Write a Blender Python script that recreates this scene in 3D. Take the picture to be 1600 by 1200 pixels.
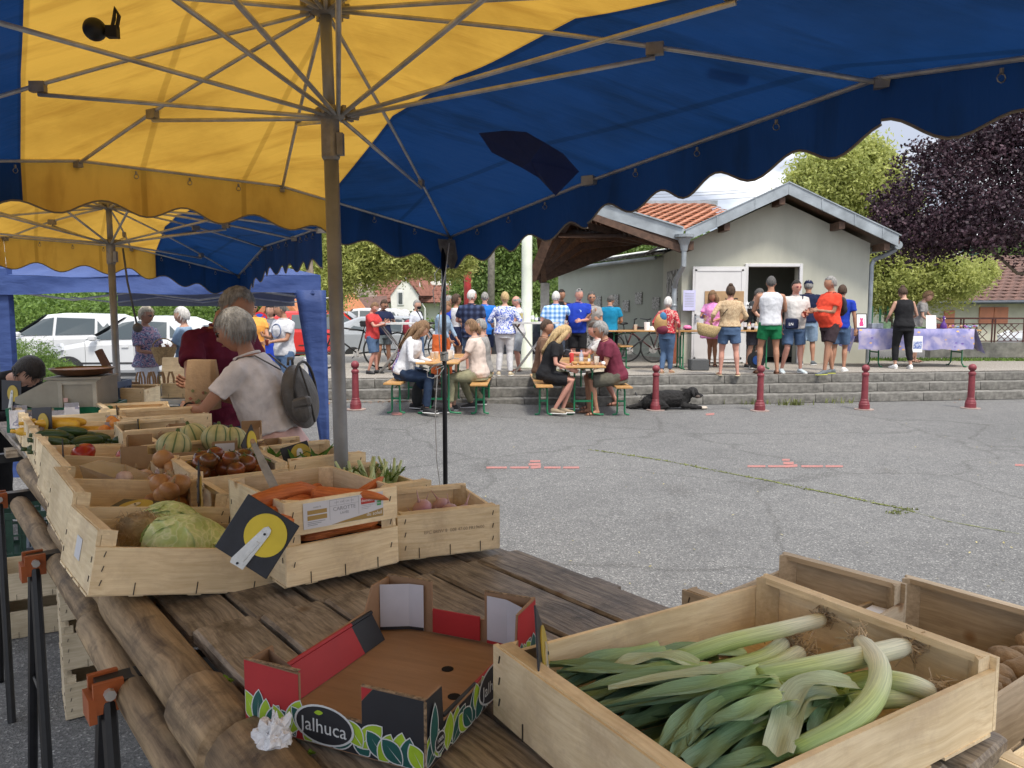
import bpy, bmesh, math, random
from mathutils import Vector, Matrix, noise
import numpy as np
random.seed(7); np.random.seed(7)
R=math.radians; PI=math.pi
SC=bpy.context.scene; COL=SC.collection
for o in list(bpy.data.objects): bpy.data.objects.remove(o)
FPX=1202.0; CAMH=1.6; PITCH=R(5.42)
cd=bpy.data.cameras.new('camera'); cam=bpy.data.objects.new('camera',cd); COL.objects.link(cam)
cd.sensor_width=36.0; cd.lens=36.0*FPX/1600.0; cd.clip_start=.05; cd.clip_end=3000
cam.location=(0,0,CAMH); cam.rotation_euler=(PI/2-PITCH,0,0); SC.camera=cam
W=bpy.data.worlds.new("World"); SC.world=W; W.use_nodes=True
nt=W.node_tree; nt.nodes.clear()
SUN_EL=R(58); SUN_AZ=R(152)     # azimuth measured from +Y clockwise
wo=nt.nodes.new('ShaderNodeOutputWorld'); bg=nt.nodes.new('ShaderNodeBackground')
sky=nt.nodes.new('ShaderNodeTexSky'); sky.sky_type='NISHITA'; sky.sun_disc=False
sky.sun_elevation=SUN_EL; sky.sun_rotation=SUN_AZ; sky.dust_density=1.5
tc=nt.nodes.new('ShaderNodeTexCoord'); mp=nt.nodes.new('ShaderNodeMapping'); mp.inputs['Scale'].default_value=(1.6,1.6,4.5)
n1=nt.nodes.new('ShaderNodeTexNoise'); n1.inputs['Scale'].default_value=2.3; n1.inputs['Detail'].default_value=7; n1.inputs['Roughness'].default_value=.6
r1=nt.nodes.new('ShaderNodeValToRGB'); r1.color_ramp.elements[0].position=.30; r1.color_ramp.elements[0].color=(.35,.35,.35,1); r1.color_ramp.elements[1].position=.52; r1.color_ramp.elements[1].color=(1,1,1,1)
n2=nt.nodes.new('ShaderNodeTexNoise'); n2.inputs['Scale'].default_value=3.5; n2.inputs['Detail'].default_value=5
r2=nt.nodes.new('ShaderNodeValToRGB'); r2.color_ramp.elements[0].position=.44; r2.color_ramp.elements[0].color=(3.0,3.3,4.0,1); r2.color_ramp.elements[1].position=.64; r2.color_ramp.elements[1].color=(9.6,9.6,9.7,1)
mx=nt.nodes.new('ShaderNodeMixRGB')
L=nt.links.new
L(tc.outputs['Generated'],mp.inputs['Vector']); L(mp.outputs[0],n1.inputs['Vector']); L(mp.outputs[0],n2.inputs['Vector'])
L(n1.outputs['Fac'],r1.inputs[0]); L(n2.outputs['Fac'],r2.inputs[0]); L(r1.outputs[0],mx.inputs[0]); L(sky.outputs[0],mx.inputs[1]); L(r2.outputs[0],mx.inputs[2])
sz=nt.nodes.new('ShaderNodeSeparateXYZ'); L(tc.outputs['Generated'],sz.inputs[0]); mr_=nt.nodes.new('ShaderNodeMapRange'); mr_.inputs['From Min'].default_value=0; mr_.inputs['From Max'].default_value=.8; mr_.inputs['To Min'].default_value=.56; mr_.inputs['To Max'].default_value=1.05; L(sz.outputs[2],mr_.inputs['Value'])   # overcast skies are dimmer toward the horizon
mg=nt.nodes.new('ShaderNodeMixRGB'); mg.blend_type='MULTIPLY'; mg.inputs[0].default_value=1; L(mx.outputs[0],mg.inputs[1]); L(mr_.outputs[0],mg.inputs[2])
L(mg.outputs[0],bg.inputs['Color']); bg.inputs['Strength'].default_value=.105; L(bg.outputs[0],wo.inputs[0])
sd=bpy.data.lights.new('sun','SUN'); sd.energy=1.4; sd.angle=R(11); sd.color=(1,.93,.82)
sun=bpy.data.objects.new('sun',sd); COL.objects.link(sun)
sv=Vector((math.sin(SUN_AZ)*math.cos(SUN_EL),math.cos(SUN_AZ)*math.cos(SUN_EL),math.sin(SUN_EL)))
sun.rotation_euler=sv.to_track_quat('Z','Y').to_euler()
SC.view_settings.view_transform='Standard'; SC.view_settings.look='None'; SC.view_settings.exposure=1.55; SC.view_settings.gamma=1
SC.render.engine='CYCLES'
try:
 SC.cycles.max_bounces=7; SC.cycles.diffuse_bounces=4; SC.cycles.transparent_max_bounces=6
except Exception: pass
def ray(px,py):
 u=(px-800)/FPX; v=(600-py)/FPX
 return (u,math.cos(PITCH)+v*math.sin(PITCH),-math.sin(PITCH)+v*math.cos(PITCH))
def atZ(px,py,z):
 d=ray(px,py); t=(z-CAMH)/d[2]; return Vector((d[0]*t,d[1]*t,z))
def atY(px,py,y):
 d=ray(px,py); t=y/d[1]; return Vector((d[0]*t,y,CAMH+d[2]*t))
def sstep(t): t=max(0,min(1,t)); return t*t*(3-2*t)
PZ=.45
def gz(x,y): return .13*sstep((2-x)/4)*sstep((y-8)/4)*sstep((x+9)/3)*sstep((17-y)/2)
def atG(px,py):
 z=0
 for i in range(6):
  p=atZ(px,py,z); z=gz(p.x,p.y)
 p.z=z; return p
def edgeY(x): return 13.3+.137*x
TC,TS=math.cos(R(38.7)),math.sin(R(38.7))
def tp(N,A,z=.94): return Vector((TC*N-TS*A,TS*N+TC*A,z))
ALL=[]
class MB:
 def __init__(s): s.v=[];s.f=[];s.m=[];s.uv={};s.M=Matrix()
 def add(s,vs,fs,mi=0):
  b=len(s.v); M=s.M
  s.v.extend([M@Vector(p) for p in vs]); s.f.extend([tuple(b+i for i in f) for f in fs]); s.m.extend([mi]*len(fs)); return b
 def box(s,c,d,mi=0,rot=None,tap=1):
  x,y,z=[q/2 for q in d]; c=Vector(c)
  vs=[Vector(p) for p in((-x,-y,-z),(x,-y,-z),(x,y,-z),(-x,y,-z),(-x*tap,-y*tap,z),(x*tap,-y*tap,z),(x*tap,y*tap,z),(-x*tap,y*tap,z))]
  if rot is not None: vs=[rot@p for p in vs]
  s.add([p+c for p in vs],[(0,3,2,1),(4,5,6,7),(0,1,5,4),(1,2,6,5),(2,3,7,6),(3,0,4,7)],mi)
 def bbox(s,c,d,b=.004,mi=0,rot=None):   # bevelled box (top/bottom chamfers)
  x,y,z=[q/2 for q in d]; c=Vector(c); vs=[]
  for (k,zz) in ((b,-z),(0,-z+b),(0,z-b),(b,z)):
   X=x-k;Y=y-k
   for (a,e) in((-X+b,-Y),(X-b,-Y),(X,-Y+b),(X,Y-b),(X-b,Y),(-X+b,Y),(-X,Y-b),(-X,-Y+b)): vs.append(Vector((a,e,zz)))
  if rot is not None: vs=[rot@p for p in vs]
  fs=[tuple(range(7,-1,-1)),tuple(range(24,32))]
  for k in range(3):
   for i in range(8): j=(i+1)%8; fs.append((k*8+i,k*8+j,k*8+8+j,k*8+8+i))
  s.add([p+c for p in vs],fs,mi)
 def loft(s,rings,mi=0,cap=True,closed=True):
  n=len(rings[0]); vs=[p for r in rings for p in r]; fs=[]
  for k in range(len(rings)-1):
   for i in range(n if closed else n-1):
    j=(i+1)%n; fs.append((k*n+i,k*n+j,(k+1)*n+j,(k+1)*n+i))
  if cap: fs.append(tuple(range(n-1,-1,-1))); fs.append(tuple((len(rings)-1)*n+i for i in range(n)))
  s.add(vs,fs,mi)
 def tube(s,pts,rad,n=8,mi=0,cap=True,flat=None,rnd=False):
  pts=[Vector(p) for p in pts]
  if not isinstance(rad,(list,tuple)): rad=[rad]*len(pts)
  rad=list(rad)
  if rnd:  # rounded ends
   d0=(pts[0]-pts[1]).normalized(); d1=(pts[-1]-pts[-2]).normalized()
   a,b=rad[0],rad[-1]
   pts=[pts[0]+d0*a*.98,pts[0]+d0*a*.75]+pts+[pts[-1]+d1*b*.75,pts[-1]+d1*b*.98]
   rad=[a*.2,a*.66]+rad+[b*.66,b*.2]
  rings=[];u=None
  for k,p in enumerate(pts):
   a=pts[max(0,k-1)];b=pts[min(len(pts)-1,k+1)]
   t=(b-a)
   if t.length<1e-9: t=Vector((0,0,1))
   t.normalize()
   if u is None:
    h=Vector((0,0,1)) if abs(t.z)<.9 else Vector((0,1,0))
    u=t.cross(h).normalized()
   else:
    u=(u-t*u.dot(t))
    if u.length<1e-6: u=t.orthogonal()
    u.normalize()
   w=t.cross(u)
   r=rad[k]; rx,ry=(r if isinstance(r,tuple) else (r,r))
   if flat: ry=ry*flat
   rings.append([p+u*rx*math.cos(2*PI*i/n)+w*ry*math.sin(2*PI*i/n) for i in range(n)])
  s.loft(rings,mi,cap)
 def lathe(s,prof,n=16,mi=0,c=(0,0,0),cap=True):
  c=Vector(c); rings=[[c+Vector((r*math.cos(2*PI*i/n),r*math.sin(2*PI*i/n),z)) for i in range(n)] for r,z in prof]
  s.loft(rings,mi,cap)
 def ell(s,c,r,nu=12,nv=8,mi=0,rot=None,fn=None):
  c=Vector(c);rings=[]
  if not isinstance(r,(tuple,list)): r=(r,r,r)
  for j in range(nv+1):
   ph=PI*(j+.0)/nv; ph=min(max(ph,.04),PI-.04); ring=[]
   for i in range(nu):
    th=2*PI*i/nu; d=Vector((math.sin(ph)*math.cos(th),math.sin(ph)*math.sin(th),-math.cos(ph)))
    p=Vector((d.x*r[0],d.y*r[1],d.z*r[2]))
    if fn: p=fn(p,d)
    if rot is not None: p=rot@p
    ring.append(c+p)
   rings.append(ring)
  s.loft(rings,mi,True)
 def prism(s,poly,t,mi=0,M=None):
  n=len(poly); vs=[Vector((a,0,b)) for a,b in poly]+[Vector((a,t,b)) for a,b in poly]
  if M is not None: vs=[M@p for p in vs]
  fs=[tuple(range(n)),tuple(range(2*n-1,n-1,-1))]+[(i+n,(i+1)%n+n,(i+1)%n,i) for i in range(n)]
  s.add(vs,fs,mi)
 def quad(s,a,b,c,d,mi=0): s.add([a,b,c,d],[(0,1,2,3)],mi)
 def mesh(s,name,mats,smooth=False,weld=False):
  me=bpy.data.meshes.new(name); me.from_pydata([tuple(p) for p in s.v],[],s.f)
  if not isinstance(mats,(list,tuple)): mats=[mats]
  for m in mats: me.materials.append(m)
  if len(mats)>1: me.polygons.foreach_set('material_index',s.m)
  if smooth: me.polygons.foreach_set('use_smooth',[True]*len(s.f))
  me.update(); return me
 def build(s,name,mats,parent=None,smooth=False,loc=None,rot=None,**kw):
  o=link(name,s.mesh(name,mats,smooth),parent,loc,rot)
  tag(o,**kw); return o
def link(name,me,parent=None,loc=None,rot=None):
 o=bpy.data.objects.new(name,me); COL.objects.link(o)
 if parent is not None: o.parent=parent
 if loc is not None: o.location=loc
 if rot is not None:
  if isinstance(rot,Matrix): o.rotation_euler=rot.to_euler()
  elif isinstance(rot,(tuple,Vector)): o.rotation_euler=rot
  else: o.rotation_euler=(0,0,rot)
 return o
def tag(o,label=None,cat=None,group=None,kind=None):
 if label: o['label']=label
 if cat: o['category']=cat
 if group: o['group']=group
 if kind: o['kind']=kind
 return o
def thing(name,label,cat,loc=(0,0,0),rot=0,group=None):
 o=link(name,None,None,loc,rot); o.empty_display_size=.1; return tag(o,label,cat,group)
def kids(o): return [c for c in bpy.data.objects if c.parent==o]
def dup(o,loc=None,rot=None,label=None,parent=None,tree=None,scale=None):
 if tree is None: tree=get_tree(o)
 c=o.copy(); COL.objects.link(c)
 if parent is not None: c.parent=parent
 if loc is not None: c.location=loc
 if rot is not None: c.rotation_euler=rot if isinstance(rot,(tuple,Vector)) else ((0,0,rot) if not isinstance(rot,Matrix) else rot.to_euler())
 if label: c['label']=label
 if scale: c.scale=(scale,)*3 if not isinstance(scale,tuple) else scale
 for ch,sub in tree: dup(ch,parent=c,tree=sub)
 return c
def get_tree(o): return [(c,get_tree(c)) for c in bpy.data.objects if c.parent==o]
def pmat(M,loc): return Matrix.Translation(loc)@M.to_4x4()
def rz(a): return Matrix.Rotation(a,3,'Z')
def rx(a): return Matrix.Rotation(a,3,'X')
def ry(a): return Matrix.Rotation(a,3,'Y')
MATS={}
def newmat(name):
 m=bpy.data.materials.new(name); m.use_nodes=True; t=m.node_tree
 b=t.nodes['Principled BSDF']; return m,t,b
def N(t,ty,**kw):
 n=t.nodes.new(ty)
 for k,v in kw.items():
  if k in n.inputs: n.inputs[k].default_value=v
  else: setattr(n,k,v)
 return n
def ramp(t,stops):
 r=t.nodes.new('ShaderNodeValToRGB'); cr=r.color_ramp
 while len(cr.elements)<len(stops): cr.elements.new(.5)
 for e,(p,c) in zip(cr.elements,stops): e.position=p; e.color=(c[0],c[1],c[2],1) if len(c)==3 else c
 return r
def hsvar(c,k): return tuple(max(0,min(1,q*k)) for q in c)
def mat(name,c,rough=.7,var=.18,scale=8,bump=0,bscale=40,metal=0,spec=.4,trans=0,stretch=None,coord='Object',c2=None,sheen=0,alpha=None,rand=.0):
 """solid colour broken by fine noise"""
 if name in MATS: return MATS[name]
 m,t,b=newmat(name); lk=t.links.new
 tc=N(t,'ShaderNodeTexCoord'); mp=N(t,'ShaderNodeMapping')
 if stretch: mp.inputs['Scale'].default_value=stretch
 lk(tc.outputs[coord],mp.inputs['Vector'])
 nz=N(t,'ShaderNodeTexNoise',Scale=scale,Detail=6,Roughness=.62); lk(mp.outputs[0],nz.inputs['Vector'])
 c2_=c2 or hsvar(c,1-var*1.6)
 r=ramp(t,[(.3,c2_),(.68,hsvar(c,1+var*.7))]); lk(nz.outputs['Fac'],r.inputs[0])
 out=r.outputs[0]
 if rand:
  oi=N(t,'ShaderNodeObjectInfo'); hs=N(t,'ShaderNodeHueSaturation'); mm=N(t,'ShaderNodeMapRange'); mm.inputs['To Min'].default_value=1-rand; mm.inputs['To Max'].default_value=1+rand
  lk(oi.outputs['Random'],mm.inputs['Value']); lk(mm.outputs[0],hs.inputs['Value']); lk(out,hs.inputs['Color']); out=hs.outputs[0]
 lk(out,b.inputs['Base Color'])
 b.inputs['Roughness'].default_value=rough; b.inputs['Metallic'].default_value=metal
 b.inputs['Specular IOR Level'].default_value=spec
 if trans: b.inputs['Transmission Weight'].default_value=trans
 if alpha is not None: b.inputs['Alpha'].default_value=alpha
 if bump:
  nb=N(t,'ShaderNodeTexNoise',Scale=bscale,Detail=5,Roughness=.6); lk(mp.outputs[0],nb.inputs['Vector'])
  bp=N(t,'ShaderNodeBump',Strength=bump,Distance=.02); lk(nb.outputs['Fac'],bp.inputs['Height']); lk(bp.outputs[0],b.inputs['Normal'])
 MATS[name]=m; return m
def cloth(name,c,c2=None,bump=.5):
 return mat(name,c,.85,.10,14,bump,9,spec=.2,c2=c2)
def pattern(name,cols,scale=30,kind='noise',bump=.35):
 if name in MATS: return MATS[name]
 m,t,b=newmat(name); lk=t.links.new; tc=N(t,'ShaderNodeTexCoord')
 if kind=='noise':
  x=N(t,'ShaderNodeTexNoise',Scale=scale,Detail=3,Distortion=.6); f=x.outputs['Fac']; lk(tc.outputs['Object'],x.inputs['Vector'])
  n=len(cols); r=ramp(t,[(.34+.32*i/(max(1,n-1)),c) for i,c in enumerate(cols)]); r.color_ramp.interpolation='CONSTANT'
 elif kind=='voro':
  x=N(t,'ShaderNodeTexVoronoi',Scale=scale); lk(tc.outputs['Object'],x.inputs['Vector']); sp=N(t,'ShaderNodeSeparateColor'); lk(x.outputs['Color'],sp.inputs[0]); f=sp.outputs[0]
  n=len(cols); r=ramp(t,[(i/n,c) for i,c in enumerate(cols)]); r.color_ramp.interpolation='CONSTANT'
 if kind in('noise','voro'):
  lk(f,r.inputs[0]); lk(r.outputs[0],b.inputs['Base Color'])
 else:  # plaid
  sx=N(t,'ShaderNodeSeparateXYZ'); lk(tc.outputs['Object'],sx.inputs[0])
  outs=[]
  for ax in(0,2):
   m1=N(t,'ShaderNodeMath',operation='MULTIPLY'); m1.inputs[1].default_value=scale; lk(sx.outputs[ax],m1.inputs[0])
   m2=N(t,'ShaderNodeMath',operation='SINE'); lk(m1.outputs[0],m2.inputs[0]); outs.append(m2)
  ad=N(t,'ShaderNodeMath',operation='ADD'); lk(outs[0].outputs[0],ad.inputs[0]); lk(outs[1].outputs[0],ad.inputs[1])
  ml=N(t,'ShaderNodeMath',operation='MULTIPLY_ADD'); ml.inputs[1].default_value=.25; ml.inputs[2].default_value=.5; lk(ad.outputs[0],ml.inputs[0])
  n=len(cols); r=ramp(t,[(.1+.8*i/(max(1,n-1)),c) for i,c in enumerate(cols)]); lk(ml.outputs[0],r.inputs[0]); lk(r.outputs[0],b.inputs['Base Color'])
 b.inputs['Roughness'].default_value=.85; b.inputs['Specular IOR Level'].default_value=.2
 nb=N(t,'ShaderNodeTexNoise',Scale=9,Detail=4); lk(tc.outputs['Object'],nb.inputs['Vector'])
 bp=N(t,'ShaderNodeBump',Strength=bump,Distance=.02); lk(nb.outputs['Fac'],bp.inputs['Height']); lk(bp.outputs[0],b.inputs['Normal'])
 MATS[name]=m; return m
def grain(name,ca,cb,rough=.75,along=0,fine=60,bump=.25,knots=True,rand=.12,dirt=None):
 """wood: grain stretched along an object axis, per-object tone and offset"""
 if name in MATS: return MATS[name]
 m,t,b=newmat(name); lk=t.links.new
 tc=N(t,'ShaderNodeTexCoord'); oi=N(t,'ShaderNodeObjectInfo'); ad=N(t,'ShaderNodeVectorMath',operation='ADD'); sc=N(t,'ShaderNodeVectorMath',operation='SCALE')
 cb3=N(t,'ShaderNodeCombineXYZ')
 for i in range(3): lk(oi.outputs['Random'],cb3.inputs[i])
 lk(cb3.outputs[0],sc.inputs[0]); sc.inputs['Scale'].default_value=13
 lk(tc.outputs['Object'],ad.inputs[0]); lk(sc.outputs[0],ad.inputs[1])
 mp=N(t,'ShaderNodeMapping'); s=[1,1,1]; s[along]=.06; mp.inputs['Scale'].default_value=s; lk(ad.outputs[0],mp.inputs['Vector'])
 dn=N(t,'ShaderNodeTexNoise',Scale=5,Detail=2); lk(ad.outputs[0],dn.inputs['Vector'])
 dm=N(t,'ShaderNodeVectorMath',operation='MULTIPLY_ADD'); lk(dn.outputs['Color'],dm.inputs[0]); dm.inputs[1].default_value=(.03,.03,.03); lk(mp.outputs[0],dm.inputs[2])
 nz=N(t,'ShaderNodeTexNoise',Scale=fine,Detail=7,Roughness=.65); lk(dm.outputs[0],nz.inputs['Vector'])
 n2=N(t,'ShaderNodeTexNoise',Scale=4,Detail=4); lk(ad.outputs[0],n2.inputs['Vector'])
 r=ramp(t,[(.32,cb),(.66,ca)]); lk(nz.outputs['Fac'],r.inputs[0])
 r2=ramp(t,[(.3,(.72,.70,.66)),(.6,(1.08,1.08,1.08))]); lk(n2.outputs['Fac'],r2.inputs[0])
 mu=N(t,'ShaderNodeMixRGB',blend_type='MULTIPLY'); mu.inputs[0].default_value=.8; lk(r.outputs[0],mu.inputs[1]); lk(r2.outputs[0],mu.inputs[2])
 out=mu.outputs[0]
 if knots:
  vo=N(t,'ShaderNodeTexVoronoi',Scale=5.5); lk(ad.outputs[0],vo.inputs['Vector'])
  kr=ramp(t,[(.03,(.22,.11,.05)),(.07,(.62,.45,.3)),(.12,(1,1,1))]); lk(vo.outputs['Distance'],kr.inputs[0])
  m3=N(t,'ShaderNodeMixRGB',blend_type='MULTIPLY'); m3.inputs[0].default_value=.85; lk(out,m3.inputs[1]); lk(kr.outputs[0],m3.inputs[2]); out=m3.outputs[0]
 if dirt:
  n3=N(t,'ShaderNodeTexNoise',Scale=9,Detail=8,Roughness=.7); lk(ad.outputs[0],n3.inputs['Vector'])
  r3=ramp(t,[(.5,(0,0,0)),(.72,(1,1,1))]); lk(n3.outputs['Fac'],r3.inputs[0])
  m4=N(t,'ShaderNodeMixRGB'); lk(r3.outputs[0],m4.inputs[0]); lk(out,m4.inputs[1]); m4.inputs[2].default_value=(*dirt,1); out=m4.outputs[0]
 hs=N(t,'ShaderNodeHueSaturation'); mr=N(t,'ShaderNodeMapRange'); mr.inputs['To Min'].default_value=1-rand; mr.inputs['To Max'].default_value=1+rand
 lk(oi.outputs['Random'],mr.inputs['Value']); lk(mr.outputs[0],hs.inputs['Value']); lk(out,hs.inputs['Color']); lk(hs.outputs[0],b.inputs['Base Color'])
 b.inputs['Roughness'].default_value=rough; b.inputs['Specular IOR Level'].default_value=.3
 bp=N(t,'ShaderNodeBump',Strength=bump,Distance=.004); lk(nz.outputs['Fac'],bp.inputs['Height']); lk(bp.outputs[0],b.inputs['Normal'])
 MATS[name]=m; return m
def leafmat(name,ca,cb,cc=None,scale=1.2,trans=.35):
 if name in MATS: return MATS[name]
 m,t,b=newmat(name); lk=t.links.new
 tc=N(t,'ShaderNodeTexCoord'); nz=N(t,'ShaderNodeTexNoise',Scale=scale,Detail=4); lk(tc.outputs['Object'],nz.inputs['Vector'])
 wn=N(t,'ShaderNodeTexNoise',Scale=scale*14,Detail=1); lk(tc.outputs['Object'],wn.inputs['Vector'])
 av=N(t,'ShaderNodeMath',operation='MULTIPLY_ADD'); av.inputs[1].default_value=.5; lk(wn.outputs['Fac'],av.inputs[0])
 hf=N(t,'ShaderNodeMath',operation='MULTIPLY'); hf.inputs[1].default_value=.5; lk(nz.outputs['Fac'],hf.inputs[0]); lk(hf.outputs[0],av.inputs[2])
 r=ramp(t,[(.36,cb),(.5,tuple((x+y)/2 for x,y in zip(ca,cb))),(.62,cc or ca)]); lk(av.outputs[0],r.inputs[0])
 lk(r.outputs[0],b.inputs['Base Color']); b.inputs['Roughness'].default_value=.55; b.inputs['Specular IOR Level'].default_value=.3
 tr=N(t,'ShaderNodeBsdfTranslucent'); lk(r.outputs[0],tr.inputs['Color']); ms=N(t,'ShaderNodeMixShader'); ms.inputs[0].default_value=trans
 o=t.nodes['Material Output']; lk(b.outputs[0],ms.inputs[1]); lk(tr.outputs[0],ms.inputs[2]); lk(ms.outputs[0],o.inputs[0])
 MATS[name]=m; return m
def glass(name,c=(.05,.06,.06),rough=.08):
 if name in MATS: return MATS[name]
 m,t,b=newmat(name); b.inputs['Base Color'].default_value=(*c,1); b.inputs['Roughness'].default_value=rough; b.inputs['Specular IOR Level'].default_value=.8
 MATS[name]=m; return m
def plasticclear(name,c=(.9,.9,.9),alpha=.45,rough=.15):
 if name in MATS: return MATS[name]
 m,t,b=newmat(name); b.inputs['Base Color'].default_value=(*c,1); b.inputs['Roughness'].default_value=rough; b.inputs['Alpha'].default_value=alpha
 MATS[name]=m; return m
# ================================================================ GROUND
def asphalt():
 m,t,b=newmat('asphalt'); lk=t.links.new; tc=N(t,'ShaderNodeTexCoord')
 vo=N(t,'ShaderNodeTexVoronoi',Scale=120); lk(tc.outputs['Object'],vo.inputs['Vector'])
 sp=N(t,'ShaderNodeSeparateColor'); lk(vo.outputs['Color'],sp.inputs[0])
 r=ramp(t,[(0,(.082,.081,.080)),(.35,(.112,.110,.108)),(.7,(.145,.143,.140)),(.93,(.19,.187,.18)),(.98,(.32,.315,.30))]); lk(sp.outputs[0],r.inputs[0])
 n=N(t,'ShaderNodeTexNoise',Scale=.35,Detail=9,Roughness=.62); lk(tc.outputs['Object'],n.inputs['Vector'])
 r2=ramp(t,[(.3,(.82,.82,.82)),(.5,(1,1,1)),(.7,(1.10,1.09,1.08))]); lk(n.outputs['Fac'],r2.inputs[0])
 n3=N(t,'ShaderNodeTexNoise',Scale=4.5,Detail=5,Roughness=.7); lk(tc.outputs['Object'],n3.inputs['Vector'])
 r3=ramp(t,[(.3,(.86,.86,.86)),(.6,(1.05,1.05,1.04))]); lk(n3.outputs['Fac'],r3.inputs[0])
 a=N(t,'ShaderNodeMixRGB',blend_type='MULTIPLY'); a.inputs[0].default_value=1; lk(r.outputs[0],a.inputs[1]); lk(r2.outputs[0],a.inputs[2])
 c=N(t,'ShaderNodeMixRGB',blend_type='MULTIPLY'); c.inputs[0].default_value=1; lk(a.outputs[0],c.inputs[1]); lk(r3.outputs[0],c.inputs[2])
 dn=N(t,'ShaderNodeTexNoise',Scale=1.4,Detail=5); lk(tc.outputs['Object'],dn.inputs['Vector']); av=N(t,'ShaderNodeMixRGB'); av.inputs[0].default_value=.35; lk(tc.outputs['Object'],av.inputs[1]); lk(dn.outputs['Color'],av.inputs[2])
 ve=N(t,'ShaderNodeTexVoronoi',Scale=.55); ve.feature='DISTANCE_TO_EDGE'; lk(av.outputs[0],ve.inputs['Vector']); r4=ramp(t,[(0,(.62,.61,.60)),(.006,(.8,.8,.79)),(.014,(1,1,1))]); lk(ve.outputs['Distance'],r4.inputs[0])
 n5=N(t,'ShaderNodeTexNoise',Scale=1.1,Detail=3,Roughness=.5); lk(tc.outputs['Object'],n5.inputs['Vector']); r5=ramp(t,[(.27,(.84,.83,.82)),(.36,(1,1,1))]); lk(n5.outputs['Fac'],r5.inputs[0])
 e1=N(t,'ShaderNodeMixRGB',blend_type='MULTIPLY'); e1.inputs[0].default_value=.7; lk(c.outputs[0],e1.inputs[1]); lk(r4.outputs[0],e1.inputs[2]); c=N(t,'ShaderNodeMixRGB',blend_type='MULTIPLY'); c.inputs[0].default_value=1; lk(e1.outputs[0],c.inputs[1]); lk(r5.outputs[0],c.inputs[2])
 lk(c.outputs[0],b.inputs['Base Color']); b.inputs['Roughness'].default_value=.85
 bp=N(t,'ShaderNodeBump',Strength=.7,Distance=.006); lk(vo.outputs['Distance'],bp.inputs['Height']); lk(bp.outputs[0],b.inputs['Normal'])
 return m
M_ASPH=asphalt()
g=MB()
xs=[-1500,-200,-60,-25]+[-12+.5*i for i in range(49)]+[16,25,60,200,1500]; ys=[-40,-8]+[-4+.5*i for i in range(48)]+[20.5,25,40,80,200,1800]
vs=[(x,y,gz(x,y) if -12<=x<=12 and y<20 else 0) for y in ys for x in xs]; nx=len(xs)
g.add(vs,[(j*nx+i,j*nx+i+1,(j+1)*nx+i+1,(j+1)*nx+i) for j in range(len(ys)-1) for i in range(nx-1)])
g.build('ground',M_ASPH,smooth=True,kind='structure')
M_RED=mat('red_paint_mark',(.34,.12,.10),.8,.5,55,c2=(.15,.115,.11))
def ground_patch(name,pts,m,lift=.004,**kw):
 b=MB(); b.add([Vector((p.x,p.y,gz(p.x,p.y)+lift)) for p in pts],[tuple(range(len(pts)))]); return b.build(name,m,**kw)
def mark(name,segs,label):
 t=thing(name,label,'road marking',(0,0,0))
 for (x0,y0,x1,y1,w) in segs:
  a=atG(x0,y0-w/2);b=atG(x1,y1-w/2);c=atG(x1,y1+w/2);d=atG(x0,y0+w/2)
  ground_patch('painted_dash',[d,c,b,a],M_RED).parent=t
mark('painted_mark',[(760,731,792,731,3),(797,731,826,731,3),(829,731,845,730,4),(850,731,876,731,3),(880,731,905,731,3),(826,726,845,726,4),(828,721,844,721,3)],'red painted dashes with small step on asphalt right of the black post')
mark('painted_mark',[(1168,729,1196,729,3),(1200,729,1226,729,3),(1226,729,1246,728,4),(1252,729,1286,729,3),(1290,729,1317,729,3),(1224,724,1240,724,4),(1222,719,1234,719,3)],'red painted dashes with slanted stub on asphalt below the second bollard')
mark('painted_mark',[(1586,727,1600,727,3),(1603,727,1625,727,3)],'red painted dashes cut by the right edge of the view')
mark('painted_mark',[(1103,648,1116,647,3),(612,647,628,647,4)],'faint worn red paint spots near the bollards')
M_WEED=leafmat('weed_green',(.22,.24,.08),(.11,.13,.05),scale=5,trans=.2)
M_MOSS=mat('moss',(.17,.19,.05),.9,.5,30)
def tufts(name,pts,n,hh,spread,label,m=M_WEED,wid=.008):
 b=MB()
 for i in range(n):
  p=random.choice(pts); x=p.x+random.gauss(0,spread[0]); y=p.y+random.gauss(0,spread[1]); h=hh*random.uniform(.4,1.2); a=random.uniform(0,2*PI)
  z=p.z; l=random.uniform(.1,.6)*h; d=Vector((math.cos(a),math.sin(a),0)); s=Vector((-d.y,d.x,0))*wid*random.uniform(.6,1.6)
  q=Vector((x,y,z)); b.add([q-s,q+s,q+d*l*.5+Vector((0,0,h*.7))+s*.7,q+d*l+Vector((0,0,h))],[(0,1,2),(0,2,3)])
 return b.build(name,m,kind='stuff',label=label)
crack=[(920,703),(960,708),(1000,714),(1050,722),(1100,732),(1150,742),(1200,751),(1250,762),(1310,774),(1370,787),(1425,798)]
cp=[]
for (a,b_) in zip(crack,crack[1:]):
 for k in range(8): u=k/8; cp.append(atG(a[0]+(b_[0]-a[0])*u,a[1]+(b_[1]-a[1])*u))
bm=MB()
for p,q in zip(cp,cp[1:]):
 w=random.uniform(.001,.013); bm.add([p+Vector((-w,-w,.005)),p+Vector((w,w,.005)),q+Vector((w,w,.005)),q+Vector((-w,-w,.005))],[(0,1,2,3)])
cp2=[]
for (a,b_) in zip([(1425,800),(1480,815),(1540,826),(1600,836)],[(1480,815),(1540,826),(1600,836)]):
 for k in range(8): u=k/8; cp2.append(atG(a[0]+(b_[0]-a[0])*u,a[1]+(b_[1]-a[1])*u))
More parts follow.
